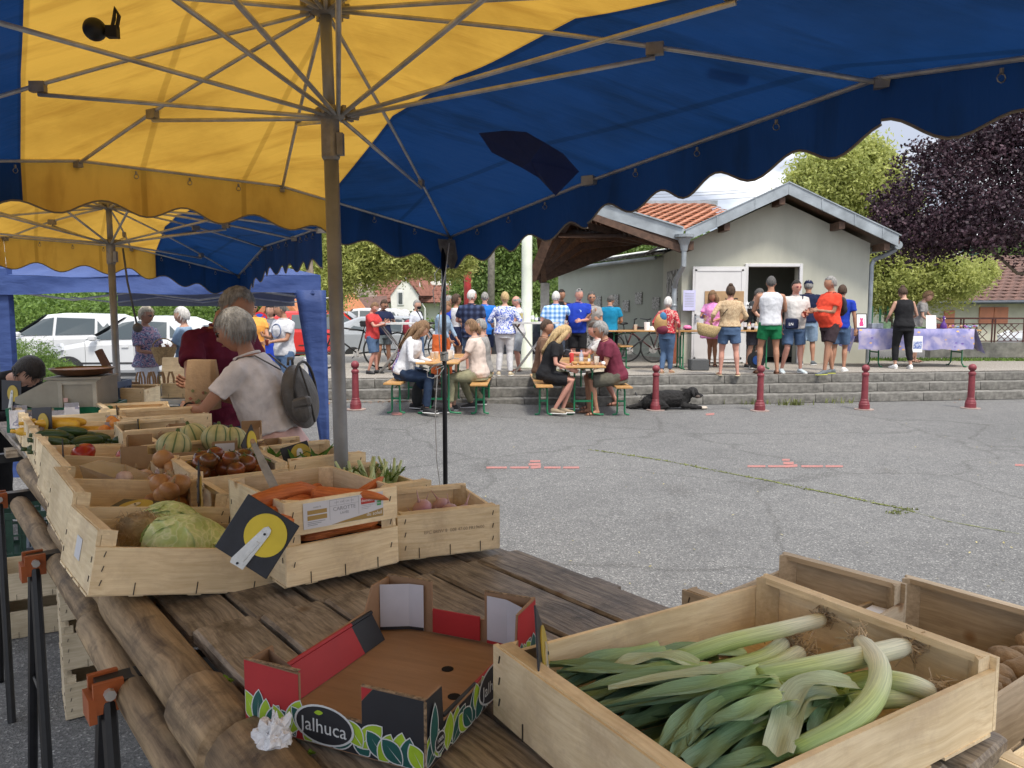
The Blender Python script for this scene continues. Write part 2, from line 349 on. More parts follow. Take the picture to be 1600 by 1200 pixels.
for p,q in zip(cp2,cp2[1:]):
 w=random.uniform(.001,.006); bm.add([p+Vector((-w,-w,.005)),p+Vector((w,w,.005)),q+Vector((w,w,.005)),q+Vector((-w,-w,.005))],[(0,1,2,3)])
bm.build('mossy_crack',M_MOSS,kind='stuff')
tufts('crack_weeds',cp,420,.010,(.022,.02),'short moss and weeds along the crack in the asphalt')
tufts('crack_weeds',[atG(1395,802),atG(1410,799),atG(1418,797)],70,.018,(.05,.025),'denser weed clump at the end of the crack')
# ================================================================ PLATEAU + STEPS
M_GRAVEL=mat('gravel_concrete',(.34,.31,.27),.9,.45,38,.5,60)
M_STEP=mat('concrete_step',(.19,.182,.165),.9,.42,9,.5,50,rand=.08)
M_LANE=mat('pale_lane',(.36,.34,.31),.9,.2,3,.3,50)
b=MB()
poly=[(-6,edgeY(-6)+.05),(26,edgeY(26)+.05),(26,27),(3.6,27),(-6,19.2)]
b.add([(x,y,PZ) for x,y in poly]+[(x,y,-.1) for x,y in poly],[tuple(range(5))]+[(i+5,(i+1)%5+5,(i+1)%5,i) for i in range(5)])
b.build('raised_pavement',M_GRAVEL,kind='structure')
st=link('steps',None); tag(st,kind='structure')
e0=Vector((-6,edgeY(-6),0)); ed=(Vector((26,edgeY(26),0))-e0).normalized(); en=Vector((ed.y,-ed.x,0))   # en points toward the camera
blk=MB(); blk.bbox((.515,0,0),(1.022,.36,.146),.006); blkm=blk.mesh('stone',M_STEP)
ang=math.atan2(ed.y,ed.x)
for row in range(3):
 for i in range(-1,31):
  p=e0+ed*(i*1.03+(.31*row)%1.0)+en*(.28*(2-row)-.10)
  zt=.15*(row+1)
  o=link('stone',blkm,st,(p.x,p.y,zt-.073),ang+random.uniform(-.002,.002))
b=MB(); b.add([(-30,19.6,.006),(3.2,19.6,.006),(3.2,24,.006),(-30,24,.006)],[(0,1,2,3)]); b.build('lane',M_LANE,kind='structure')
for (px,py,n) in [(1100,628,60),(1130,628,90),(1180,629,60),(1235,630,160),(1315,627,50),(1400,623,160),(1480,622,50),(1060,627,70),(905,616,0),(745,614,60),(985,628,60)]:
 if n: tufts('weed_tuft',[atG(px,py+3)],n//2,.11,(.12,.03),'tuft of weeds growing at the foot of the steps at pixel column %d'%px if 0 else 'tuft of weeds at the foot of the concrete steps',wid=.010)
M_DEADLEAF=mat('dead_leaf',(.30,.13,.05),.8,.4,20)
b=MB()
for i in range(420):
 p=atG(random.uniform(430,640) if random.random()<.8 else random.uniform(640,1500),random.gauss(627,2.5)); a=random.uniform(0,6.28); s=random.uniform(.012,.03)
 d=Vector((math.cos(a),math.sin(a),random.uniform(-.3,.5)))*s; e=Vector((-d.y,d.x,0))*.6; p.z+=.02
 b.add([p-d,p-e,p+d,p+e],[(0,1,2,3)])
b.build('fallen_leaves',M_DEADLEAF,kind='stuff')
b=MB()
for k in range(90):
 p=atG(random.uniform(720,1600),random.uniform(660,920)); s=random.uniform(.004,.014); a=random.uniform(0,6.3); d=Vector((math.cos(a),math.sin(a),.3))*s; e=Vector((-d.y,d.x,.0))*.6; p.z+=.008
 b.add([p-d,p-e,p+d,p+e],[(0,1,2,3)])
b.build('ground_litter',mat('litter_bits',(.42,.36,.16),.8,.5,20),kind='stuff')
# ================================================================ HUT
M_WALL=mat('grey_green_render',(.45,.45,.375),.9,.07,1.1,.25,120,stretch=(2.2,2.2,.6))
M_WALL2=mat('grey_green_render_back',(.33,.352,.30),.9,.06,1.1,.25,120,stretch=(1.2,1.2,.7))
M_ZINC=mat('zinc',(.33,.365,.39),.45,.22,2.2,.12,6,metal=.35)
M_DWOOD=mat('dark_stained_wood',(.10,.055,.035),.6,.3,12,.2,30)
M_TILE=mat('terracotta_tile',(.44,.20,.12),.8,.3,6,.3,40,rand=.14)
M_WHITE=mat('white_paint',(.62,.62,.62),.5,.05,3)
M_SHADEBLK=mat('shade_black',(.004,.004,.004),.95,.1)  # near-black colour that carries the shade of unlit insides
M_PIPE=mat('brown_pipe',(.28,.09,.05),.6,.15)
hut=thing('market_hut','small gabled hut with grey green render, zinc fascia and white door','building',(0,0,0))
HY=17.0; HX0=3.72; HX1=7.82; zb=PZ
apx=5.8
def gable_z(x,base,slope=.46): return base-abs(x-apx)*slope
WT=4.0   # wall top at apex
DX0=5.16;DX1=6.28;DZ=2.56
t=.25
w=MB()
def wallpoly(pts,y0,th): w.prism([(a,c) for a,c in pts],th,0,Matrix.Translation((0,y0,0)))
wallpoly([(HX0,zb),(DX0,zb),(DX0,DZ),(DX0,gable_z(DX0,WT)),(HX0,gable_z(HX0,WT))],HY,t)
wallpoly([(DX1,zb),(HX1,zb),(HX1,gable_z(HX1,WT)),(DX1,gable_z(DX1,WT)),(DX1,DZ)],HY,t)
wallpoly([(DX0,DZ),(DX1,DZ),(DX1,gable_z(DX1,WT)),(apx,WT),(DX0,gable_z(DX0,WT))],HY,t)
w.box(((HX0+.125),HY+t+2.4,(zb+3.0)/2),(.25,4.8,3.0-zb)); w.box(((HX1-.125),HY+t+2.4,(zb+3.0)/2),(.25,4.8,3.0-zb))
w.box((5.77,HY+5,1.7),(4.1,.2,2.5))
w.build('wall',M_WALL,hut)
w=MB(); w.box((5.77,HY+3.2,1.8),(3.5,.1,2.7)); w.box((5.77,HY+1.7,zb+.004),(3.5,2.8,.006)); w.box((4.02,HY+1.7,1.8),(.04,2.8,2.7)); w.box((7.5,HY+1.7,1.8),(.04,2.8,2.7)); w.box((5.77,HY+1.72,2.95),(3.5,2.85,.04)); w.box((4.55,HY+.27,1.7),(1.1,.02,2.5)); w.box((6.95,HY+.27,1.7),(1.2,.02,2.5)); w.build('interior_wall',M_SHADEBLK,hut)  # inner walls coloured near-black so the room behind the door looks unlit
fr=MB()
for (x,z0,z1) in((DX0-.035,zb,DZ+.07),(DX1+.035,zb,DZ+.07)): fr.bbox((x,HY-.012,(z0+z1)/2),(.07,.10,z1-z0),.008)
fr.bbox(((DX0+DX1)/2,HY-.012,DZ+.035),(DX1-DX0,.10,.07),.008); fr.build('door_frame',M_WHITE,hut)
LX0=3.93;LX1=5.08
d=MB(); d.bbox(((LX0+LX1)/2,HY-.12,(zb+.03+DZ)/2),(LX1-LX0,.05,DZ-zb-.03),.006)
for (x0,x1,z0,z1) in((LX0+.05,LX0+.09,zb+.1,DZ-.05),(LX1-.09,LX1-.05,zb+.1,DZ-.05),(LX0+.05,LX1-.05,DZ-.1,DZ-.06),(LX0+.05,LX1-.05,1.50,1.53),(LX0+.05,LX1-.05,zb+.1,zb+.14)):
 d.box(((x0+x1)/2,HY-.15,(z0+z1)/2),(x1-x0,.014,z1-z0))
dr=d.build('door',M_WHITE,hut)
h=MB(); h.box((LX0+.07,HY-.165,1.42),(.03,.03,.16)); h.tube([(LX0+.07,HY-.19,1.46),(LX0+.17,HY-.19,1.46)],.01); h.build('handle',M_ZINC,dr)
RO=.55
rt=MB()
def slope_slab(mb,x0,x1,ztop,sl,y0,y1,th,mi=0,ap=apx):
 z0=ztop-abs(x0-ap)*sl; z1=ztop-abs(x1-ap)*sl
 mb.add([(x0,y0,z0),(x1,y0,z1),(x1,y1,z1),(x0,y1,z0),(x0,y0,z0+th),(x1,y0,z1+th),(x1,y1,z1+th),(x0,y1,z0+th)],[(0,3,2,1),(4,5,6,7),(0,1,5,4),(1,2,6,5),(2,3,7,6),(3,0,4,7)],mi)
slope_slab(rt,3.66,apx,4.12,.46,HY-RO+.03,HY+5,.06); slope_slab(rt,apx,8.2,4.12,.46,HY-RO+.03,HY+5,.06)
rf=rt.build('roof',M_DWOOD,hut)
fa=MB(); slope_slab(fa,3.66,apx-.003,4.04,.46,HY-RO-.02,HY-RO+.03,.24); slope_slab(fa,apx+.003,8.15,4.04,.46,HY-RO-.02,HY-RO+.03,.27)
slope_slab(fa,3.62,apx-.003,4.28,.46,HY-RO-.04,HY-RO+.2,.02); slope_slab(fa,apx+.003,8.2,4.28,.46,HY-RO-.04,HY-RO+.2,.02)
for x in(4.3,5.1,6.5,7.2,7.8): slope_slab(fa,x,x+.03,4.045,.46,HY-RO-.03,HY-RO-.018,.235)
fa.build('fascia',M_ZINC,rf)
def tile_field(parent,origin,udir,vdir,nu,nv,tw,th,m,limit=300,clip=None,name='tile'):
 me=MB(); u=udir.normalized();v=vdir.normalized();n=u.cross(v);
 if n.z<0: n=-n
 a=u*tw*.97; c=v*th*1.12
 P=[Vector((0,0,0))+n*.03,a*.5+n*.052,a+n*.03,c*1+n*0.0,c+a*.5+n*.022,c+a+n*0.0]
 Q=[p-n*.018 for p in P]
 me.add(P+Q,[(0,1,4,3),(1,2,5,4),(0,6,7,1),(1,7,8,2),(0,3,9,6),(2,8,11,5)])
 tm=me.mesh('tile',m); cnt=0; rest=MB()
 for j in range(nv):
  for i in range(nu):
   p=origin+u*(i*tw+(tw*.5 if j%2 else 0))+v*(j*th)
   if clip and not clip(p): continue
   if cnt<limit: link(name,tm,parent,p+n*random.uniform(0,.006)); cnt+=1
   else:
    rest.M=Matrix.Translation(p); rest.add(P+Q,[(0,1,4,3),(1,2,5,4),(0,6,7,1),(1,7,8,2)])
 if rest.v: rest.build(name+'_field',m,parent,kind='stuff')
for k in range(4):
 x=[4.55,5.72,6.98,7.95][k]
 bx=MB(); z=4.0-abs(x-apx)*.46;
 if k==1: x=5.7
 bx.box((x,HY-.22,z-.05),(.12,.55,.15)); bx.build('purlin_end',M_DWOOD,hut)
bx=MB(); bx.box((3.78,HY-.25,2.98),(.14,.5,.18)); bx.build('purlin_end',M_DWOOD,hut)
dp=MB(); hx,hy=3.62,HY-.62
dp.lathe([(.07,2.86),(.09,2.98),(.15,3.12),(.20,3.14),(.20,3.20),(.19,3.2)],16,0,(hx,hy,0)); dp.tube([(hx,hy,2.9),(hx,hy,2.55),(hx-.08,hy+.3,2.3),(hx-.08,HY-.1,2.1),(hx-.08,HY-.1,1.35)],.055,10)
for z in(2.1,1.7,1.4): dp.lathe([(.06,z),(.068,z+.01),(.068,z+.04),(.06,z+.05)],10,0,(hx-.08,HY-.1,0))
p=dp.build('downpipe',M_ZINC,hut,smooth=False)
dp=MB(); dp.tube([(hx-.08,HY-.1,1.35),(hx-.08,HY-.1,PZ)],.075,10); dp.build('pipe_base',M_PIPE,p)
dp=MB(); hx=8.12
dp.tube([(hx+.12,HY-.4,3.0),(hx+.12,HY+4,3.0)],.09,10); dp.tube([(hx+.12,HY-.3,2.92),(hx-.05,HY-.2,2.80),(HX1+.12,HY+.05,2.72),(HX1+.07,HY+.05,2.6),(HX1+.07,HY+.05,PZ)],.05,10); dp.build('downpipe',M_ZINC,hut)
M_CARD=mat('brown_cardboard',(.40,.26,.14),.85,.12,5,.1,60)
b=MB(); b.box((4.62,HY-.158,1.72),(.85,.012,.62)); sg=b.build('cardboard_sign',M_CARD,label='brown cardboard bar sign taped on the open white door',cat='sign')
M_INK=mat('black_ink',(.02,.02,.025),.7,.05); M_GREYINK=mat('grey_print',(.33,.34,.38),.8,.1); M_PAPER=mat('lilac_paper',(.55,.55,.78),.8,.05); M_PAPERW=mat('white_paper',(.75,.75,.76),.8,.04)
TXT=[]
def text(s,size,parent,loc,rot,m,name='lettering',ext=.0005,xs=1,label=None):
 cu=bpy.data.curves.new(name,'FONT'); cu.body=s; cu.size=size; cu.extrude=ext; cu.align_x='CENTER'; cu.align_y='CENTER'; cu.materials.append(m); cu.resolution_u=2
 o=link(name,cu,parent,loc); o.rotation_euler=rot if not isinstance(rot,Matrix) else rot.to_euler(); o.scale=(xs,1,1); TXT.append(o)
 if label: o['label']=label
 return o
text('VC',.22,sg,(4.78,HY-.168,1.80),(PI/2,0,0),M_INK)
b=MB(); b.box((3.86,HY-.16,1.83),(.27,.004,.44));
for k in range(9): b.box((3.86,HY-.164,1.98-k*.035),(.20,.002,.008),1)
b.build('notice_paper',[M_PAPER,M_GREYINK],label='lilac paper notice pinned at the edge of the white door',cat='notice')
M_POSTER=pattern('grey_poster',[(.18,.18,.17),(.45,.45,.43),(.3,.3,.3)],6,'noise')
b=MB(); b.box((HX0-.012,HY+.95,2.03),(.02,1.2,1.0)); b.build('poster',M_POSTER,label='grey photographic poster on the side wall of the hut',cat='poster')
# ================================================================ OPEN SHELTER left of hut
sh=thing('open_shelter','open timber shelter with tiled roof and concrete posts','shelter',(0,0,0))
def wood_board_mat(): return grain('ceiling_board',(.20,.10,.055),(.10,.05,.03),.6,1,40,.2,False,.15)
M_CEIL=wood_board_mat()
FY=HY-.55
vx,vz=3.60,3.20                     # valley point
ax,az=1.02,3.98                     # apex
lx,lz=.42,2.2
fa=MB()
def bar(mb,p,q,wd,ht,mi=0):
 p=Vector(p);q=Vector(q);d=(q-p);l=d.length;d.normalize();s=Vector((0,1,0))*wd/2;n=d.cross(Vector((0,1,0))).normalized()*ht/2
 if abs(d.y)>.9: s=Vector((1,0,0))*wd/2; n=Vector((0,0,1))*ht/2
 mb.add([p-s-n,q-s-n,q+s-n,p+s-n,p-s+n,q-s+n,q+s+n,p+s+n],[(0,3,2,1),(4,5,6,7),(0,1,5,4),(1,2,6,5),(2,3,7,6),(3,0,4,7)],mi)
bar(fa,(ax,FY,az),(vx-.003,FY,vz),.05,.27); bar(fa,(ax,FY-.01,az+.15),(vx,FY-.01,vz+.15),.12,.03)
fa.build('fascia',M_ZINC,sh)
wb=MB(); bar(wb,(ax,FY+.05,az-.2),(vx,FY+.05,vz-.2),.06,.14); bar(wb,(vx-.1,FY+.1,vz-.22),(vx+.12,FY+.1,vz-.22),.2,.16); wb.build('verge_board',M_DWOOD,sh)
cl=link('ceiling',None,sh)
ri=Vector((ax,FY,az-.1)); rb=Vector((.62,24.2,3.05)); ev=Vector((vx,FY,vz-.25)); eb=Vector((2.9,21.0,3.25))
lf=Vector((.42,FY+.6,2.35)); lb=Vector((.40,24.5,2.25))
def skinboards(parent,a0,a1,b0,b1,n,m,name='board'):
 for i in range(n):
  t0=i/n+.002;t1=(i+1)/n-.002
  p=[a0.lerp(a1,t0),a0.lerp(a1,t1),b0.lerp(b1,t1),b0.lerp(b1,t0)]
  mb=MB(); up=Vector((0,0,.025)); z=Vector((0,0,random.uniform(0,.004)))
  mb.add([q+z for q in p]+[q+up+z for q in p],[(0,1,2,3),(7,6,5,4),(0,4,5,1),(1,5,6,2),(2,6,7,3),(3,7,4,0)]); mb.build(name,m,parent)
lb=Vector((.63,18.6,2.46)); re=Vector((3.24,19.5,3.46)); mb_=lb.lerp(re,.45)+Vector((0,0,.12))
skinboards(cl,ri,ev,mb_,re,22,M_CEIL)
skinboards(cl,lf,ri,lb,mb_,20,M_CEIL)
bm_=link('timber_frame',None,sh)
def beam(p,q,wd,ht): mb=MB(); bar(mb,p,q,wd,ht); return mb.build('beam',M_DWOOD,bm_)
beam(lf+Vector((0,0,-.08)),ri+Vector((0,0,-.1)),.1,.2)
for f in(0,.3,.55,.8,1):
 a=ri.lerp(mb_,f)-Vector((0,0,.06)); b_=ev.lerp(re,f)-Vector((0,0,.06)); c=lf.lerp(lb,f)-Vector((0,0,.06))
 beam(a,b_,.09,.14); beam(a,c,.09,.14)
beam(lb-Vector((0,0,.1)),re-Vector((0,0,.1)),.14,.22)     # large rising beam
beam(Vector((.75,18.0,2.25)),Vector((.60,17.2,3.2)),.10,.12)
beam(lf,lb,.12,.2)
M_COL=mat('pale_column',(.62,.66,.56),.6,.12,3,.1,20)
b=MB(); c=atY(823,574,15.4); b.lathe([(.16,PZ),(.16,PZ+.04),(.115,PZ+.06),(.105,2.4),(.10,4.4)],24,0,(c.x,c.y,0)); b.build('round_column',M_COL,sh,smooth=True)
b=MB(); c=atY(851,560,18.0); b.bbox((c.x,c.y,1.35),(.20,.20,1.8),.015); b.build('square_post',mat('concrete_post',(.42,.41,.38),.9,.2,6),sh)
tr=link('tiled_roof',None,sh)
o0=Vector((1.0,FY+.15,3.22)); vd=Vector((0,1,.245)).normalized(); ud=Vector((1,0,0))
base=MB(); base.add([(x,y,3.16+(y-FY-.15)*.245) for x,y in((1.0,FY+.15),(3.5,FY+.15),(3.5,17.3),(5.3,19.3),(5.6,22.4),(1.0,22.4))],[tuple(range(6))]); base.build('roof_deck',M_DWOOD,tr)
def clip_t(p): return (p.z>vz+ (vx-p.x)*.40-.75 ) and p.x<5.2
def onroof(p):
 zl= vz+.15+ (vx-p.x)*((az-vz)/(vx-ax)) if p.x<vx else 4.12-abs(p.x-apx)*.46
 return p.z> zl-.30 and p.x<3.3+(p.y-16.5)*.75
tile_field(tr,o0,ud,vd,17,21,.27,.29,M_TILE,300,onroof)
b=MB(); b.box((3.4,22.45,4.66),(4.9,.35,.14)); b.build('ridge_cap',M_ZINC,tr)
bw=thing('annex_building','grey green annex wall with pale corrugated roof behind the shelter','building')
w=MB(); A0=Vector((3.72,19.1,0));A1=Vector((1.45,24.3,0)); dd=(A1-A0).normalized(); nn=Vector((dd.y,-dd.x,0))
if nn.y>0: nn=-nn
def vwall(p,q,z0,z1,m,name,parent,th=.2):
 mb=MB(); n=Vector(((q-p).y,-(q-p).x,0)).normalized()*th
 if n.y<0: n=-n
 a=[p,q,q+n,p+n]; mb.add([(v.x,v.y,z0) for v in a]+[(v.x,v.y,z1) for v in a],[(0,3,2,1),(4,5,6,7),(0,1,5,4),(1,2,6,5),(2,3,7,6),(3,0,4,7)]); return mb.build(name,m,parent)
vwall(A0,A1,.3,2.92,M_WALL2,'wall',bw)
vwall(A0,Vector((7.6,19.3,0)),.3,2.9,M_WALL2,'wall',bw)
M_CORR=mat('pale_corrugated',(.60,.61,.58),.6,.15,4)
mb=MB(); nseg=60
vs=[]
for i in range(nseg+1):
 p=A0.lerp(A1,i/nseg)+nn*.25; q=p-nn*3.2; zz=.03*math.cos(i*PI); vs+= [(p.x,p.y,2.98+zz),(q.x,q.y,3.5+zz)]
mb.add(vs,[(2*i,2*i+1,2*i+3,2*i+2) for i in range(nseg)]); mb.build('corrugated_roof',M_CORR,bw)
mb=MB(); p0=A0+nn*.22;p1=A1+nn*.22; mb.tube([(p0.x,p0.y,2.9),(p1.x,p1.y,2.86)],.05,8); mb.build('gutter',M_ZINC,bw)
M_ART=pattern('art_tile',[(.2,.2,.19),(.5,.5,.47),(.33,.33,.32)],40,'noise')
for (px,py,s) in [(936,471,.30),(963,469,.30),(979,478,.30),(999,466,.30),(1026,474,.30)]:
 d=ray(px,py); den=d[0]*dd.y-d[1]*dd.x; tt=(A0.x*dd.y-A0.y*dd.x)/den; P=Vector((d[0]*tt,d[1]*tt,CAMH+d[2]*tt))+nn*.02
 mb=MB(); mb.box((0,0,0),(s,.03,s)); o=mb.build('art_tile',M_ART,None,loc=P,rot=math.atan2(dd.y,dd.x)+PI,label={936:'leftmost small grey art tile on the annex wall',963:'grey art tile just right of the turquoise shirt man',979:'lowest grey square art tile on the annex wall',999:'highest grey square art tile on the annex wall',1026:'rightmost grey art tile near the hut corner'}[px],cat='wall tile',group='grey art tiles on the annex wall')
# ================================================================ BOLLARDS
M_BOL=mat('burgundy_paint',(.20,.035,.045),.5,.2,8,.1,30)
def bollard():
 t=thing('bollard','','bollard',group='burgundy bollards along the steps')
 b=MB(); b.lathe([(.085,0),(.085,.09),(.078,.10),(.078,.115),(.062,.15),(.062,.165),(.054,.18),(.048,.55),(.056,.56),(.058,.585),(.05,.6),(.035,.61),(.033,.63)],18); b.build('post',M_BOL,t,smooth=False)
 b=MB(); b.ell((0,0,.675),.062,16,10); b.build('ball',M_BOL,t,smooth=True)
 b=MB(); b.lathe([(.15,0),(.15,.012),(.09,.014)],18); b.build('base_plate',mat('bollard_footing',(.33,.25,.22),.9,.3,12),t)
 return t
bp=bollard(); tr_=get_tree(bp)
for k,(px,py,lb) in enumerate([(556,640,'burgundy bollard nearest the blue gazebo leg'),(1024,641,'burgundy bollard in front of the lying black dog'),(1187,642,'burgundy bollard below the man in green shorts'),(1350,640,'burgundy bollard below the left end of the purple cloth table'),(1516,638,'rightmost burgundy bollard near the purple cloth corner')]):
 p=atG(px,py)
 if k==0: bp.location=p; bp['label']=lb
 else: dup(bp,p,random.uniform(0,3),lb,tree=tr_)
# ================================================================ RIGHT SIDE: low wall, railing, brown roofed house
M_CONC=mat('low_wall_concrete',(.30,.29,.25),.9,.3,5,.3,30)
M_GRASS=leafmat('grass_green',(.17,.27,.05),(.07,.13,.025),scale=2,trans=.2)
RY=19.0
rl=thing('railing','rust red metal railing with diamond panels on a low wall','railing')
M_RAIL=mat('rust_red_rail',(.13,.05,.04),.6,.2)
xa=atY(1452,500,RY).x; xb=13.6
b=MB(); b.box(((xa+xb)/2+.3,RY,.65),(xb-xa+.6,.25,.36)); b.build('base_wall',M_CONC,rl)
zt=1.42;zl=.86
b=MB(); b.box(((xa+xb)/2,RY,zt),(xb-xa,.05,.04)); b.build('handrail',M_RAIL,rl)
b=MB(); b.box(((xa+xb)/2,RY,zt-.13),(xb-xa,.025,.02)); b.box(((xa+xb)/2,RY,zl),(xb-xa,.025,.025)); b.build('rail_bar',M_RAIL,rl)
x=xa;
while x<xb:
 for dx in(0,.07): b=MB(); b.box((x+dx,RY,1.12),(.028,.028,.62)); b.build('upright',M_RAIL,rl)
 b=MB(); w_=.72-.15; cx=x+.11+w_/2
 for k in(-1,0,1):
  for s in(1,-1):
   for (zz0,zz1) in((zl,(zl+zt-.13)/2),((zl+zt-.13)/2,zt-.13)):
    xx=cx+k*w_*.27
    bar(b,(xx-s*w_*.2,RY,zz0),(xx+s*w_*.2,RY,zz1),.014,.014)
 b.build('diamond_panel',M_RAIL,rl); x+=.78
def blades(name,x0,x1,y0,y1,z,n,h,m,label,w=.02):
 b=MB()
 for i in range(n):
  q=Vector((random.uniform(x0,x1),random.uniform(y0,y1),z)); a=random.uniform(0,6.3); d=Vector((math.cos(a),math.sin(a),0)); s=Vector((-d.y,d.x,0))*w; hh=h*random.uniform(.4,1.1)
  b.add([q-s,q+s,q+d*hh*.4+Vector((0,0,hh))],[(0,1,2)])
 return b.build(name,m,kind='stuff',label=label)
b=MB(); b.add([(8.2,17.6,PZ+.004),(14,17.9,PZ+.004),(16,18.9,PZ+.004),(8.2,18.85,PZ+.004)],[(0,1,2,3)]); b.build('path',mat('pale_path',(.52,.48,.38),.9,.2,3),kind='structure')
blades('grass_strip',8.0,13,17.7,18.3,PZ,2600,.07,M_GRASS,'strip of grass behind the purple cloth table')
b=MB(); b.add([(-80,24.2,.01),(80,27.2,.01),(80,400,.01),(-80,400,.01)],[(0,1,2,3)]); b.build('lawn',mat('lawn_ground',(.10,.15,.04),.95,.4,1.5),kind='structure')
ho=thing('brown_roofed_house','low cream house with brown tiled roof and salmon shutters','house')
M_CREAM=mat('cream_render',(.56,.53,.45),.9,.1,2,.2,60); M_BTILE=mat('brown_tile',(.135,.075,.06),.85,.3,4,.2,30,rand=.15); M_SALM=mat('salmon_paint',(.62,.24,.15),.6,.1,3)
hy=31.0
xl=atY(1448,476,hy).x; xr=30
b=MB(); b.box(((xl+xr)/2,hy+3,.9),(xr-xl,6,2.05)); b.build('wall',M_CREAM,ho)
rf=link('roof',None,ho)
sl=Vector((0,1,.52)).normalized(); ox=xl-.5
b=MB(); z0=1.95; b.add([(ox,hy-.5,z0),(xr,hy-.5,z0+.1),(xr,hy+3.4,z0+2.1),(ox+.2,hy+3.4,z0+2.03),(ox,hy-.5,z0-.08),(xr,hy-.5,z0+.02)],[(0,1,2,3),(4,5,1,0)]); b.build('roof_deck',M_BTILE,rf)
tile_field(rf,Vector((ox,hy-.52,z0+.02)),Vector((1,0,.008)),sl,26,15,.42,.29,M_BTILE,300)
tile_field(rf,Vector((ox+.42*26,hy-.52,z0+.12)),Vector((1,0,.008)),sl,14,15,.42,.29,M_BTILE,0)
b=MB(); b.tube([(ox,hy-.58,z0-.03),(xr,hy-.58,z0+.08)],.07,8); b.build('gutter',mat('dark_gutter',(.06,.07,.09),.5),ho)
for (px0,px1,py0,py1) in((1475,1490,485,520),(1530,1574,480,506)):
 p=atY(px0,py0,hy);q=atY(px1,py1,hy); n_=1 if px1-px0<20 else 2
 for k in range(n_):
  xx0=p.x+(q.x-p.x)*k/n_;xx1=p.x+(q.x-p.x)*(k+1)/n_-.02
  mb=MB(); mb.bbox(((xx0+xx1)/2,hy-.03,(p.z+q.z)/2),(xx1-xx0,.06,p.z-q.z),.01);
  for zz in(.18,.82): mb.box(((xx0+xx1)/2,hy-.07,q.z+(p.z-q.z)*zz),(xx1-xx0-.03,.02,.05))
  mb.build('shutter',M_SALM,ho)
b=MB(); c=atY(1383,467,46)
gh=thing('pale_sports_building','pale distant building with rows of windows behind the trees','building')
b.box((c.x,46,1.9),(4.4,4,1.9)); b.build('wall',M_WHITE,gh)
for r_ in range(3):
 for k in range(9): mb=MB(); mb.box((c.x-1.9+k*.47,43.97,1.35+r_*.48),(.38,.06,.22)); mb.build('window',glass('dark_glass'),gh)
gf=thing('green_fence','green mesh fence posts behind the hut','fence');
M_GF=mat('green_fence_paint',(.03,.16,.08),.6)
for px in(1362,1375,1387,1400,1412,1426): p=atY(px,500,24); b=MB(); b.box((p.x,24,1.0),(.05,.05,1.5)); b.build('post',M_GF,gf)
b=MB(); p=atY(1355,500,24);q=atY(1430,500,24)
for z in(.6,.9,1.2,1.5): b.box(((p.x+q.x)/2,24.03,z),(q.x-p.x,.015,.015))
b.build('wire_panel',M_GF,gf)
# ================================================================ WHITE HOUSE far left with dormer, cream house, village roofs
wh=thing('white_house','white house with red tiled roof and small gabled dormer','house')
Dh=55.0
def P(px,py,Y=Dh): return atY(px,py,Y)
M_HW=mat('white_render',(.72,.71,.67),.9,.08,1.5); M_RTILE=mat('red_roof_tile',(.21,.09,.065),.85,.25,3,.2,20,rand=.1)
b=MB()
a=P(655,470);c=P(700,445);e=P(770,450)
b.box(((P(592,0).x+P(700,0).x)/2,Dh+5,.2),(P(700,0).x-P(592,0).x,6,4.2));
b.add([P(655,560),P(770,560),P(770,462),P(712,395),P(655,462)],[(0,1,2,3,4)]); b.add([P(655,560)+Vector((0,3,0)),P(655,462)+Vector((0,3,0)),P(655,462),P(655,560)],[(0,1,2,3)])
b.add([P(600,560),P(655,560),P(655,470),P(600,470)],[(0,1,2,3)])
b.build('wall',M_HW,wh)
rf=link('roof',None,wh)
b=MB();
A=P(575,505,Dh-1.2);B=P(640,392,Dh+3);C=P(712,388,Dh+3);D=P(662,472,Dh-1.0);Dm=P(652,472,Dh-1.0)
b.add([P(583,474,Dh-1.2),P(682,474,Dh-1.2),P(740,386,Dh+3),P(628,392,Dh+3)],[(0,1,2,3)])
b.build('roof_deck',M_RTILE,rf)
uu=(P(682,474,Dh-1.2)-P(583,474,Dh-1.2)); vv=(P(640,390,Dh+3)-P(583,474,Dh-1.2)); vv.x=0
tile_field(rf,P(583,474,Dh-1.25)+Vector((0,0,.05)),uu,vv,15,12,.36,.42,M_RTILE,300)
b=MB(); G=Dh-2.0; b.add([P(612,486,G),P(654,486,G),P(654,462,G),P(633,432,G),P(610,462,G)],[(0,1,2,3,4)]); dm=b.build('dormer',M_HW,wh)
b=MB();
b.add([P(633,426,G-.2),P(657,462,G-.2),P(690,462,G+2),P(668,424,G+3)],[(0,1,2,3)]); b.add([P(633,426,G-.2),P(606,464,G-.2),P(606,464,G+.5),P(633,426,G+.5)],[(0,1,2,3)]); b.build('dormer_roof',M_RTILE,dm)
b=MB(); p=P(626,466,G);b.box((p.x,G-.03,p.z),(.42,.06,.95)); b.build('window_frame',M_WHITE,dm); b=MB(); b.box((p.x,G-.07,p.z),(.26,.04,.75)); b.build('window_pane',glass('dark_glass'),dm)
b=MB(); b.tube([P(659,474,Dh-1.3),P(664,482,Dh-1.3),P(664,560,Dh-1.3)],.06,6); b.build('downpipe',M_WHITE,wh)
for (px,py) in((692,478),(702,468)):
 p=P(px,py,Dh-.1); b=MB(); b.box((p.x,Dh-.1,p.z),(.35,.08,.9)); b.build('shutter',mat('brown_shutter',(.2,.13,.09),.8),wh)
 b=MB(); b.box((p.x+.35,Dh-.08,p.z),(.3,.05,.85)); b.build('window',glass('dark_glass'),wh)
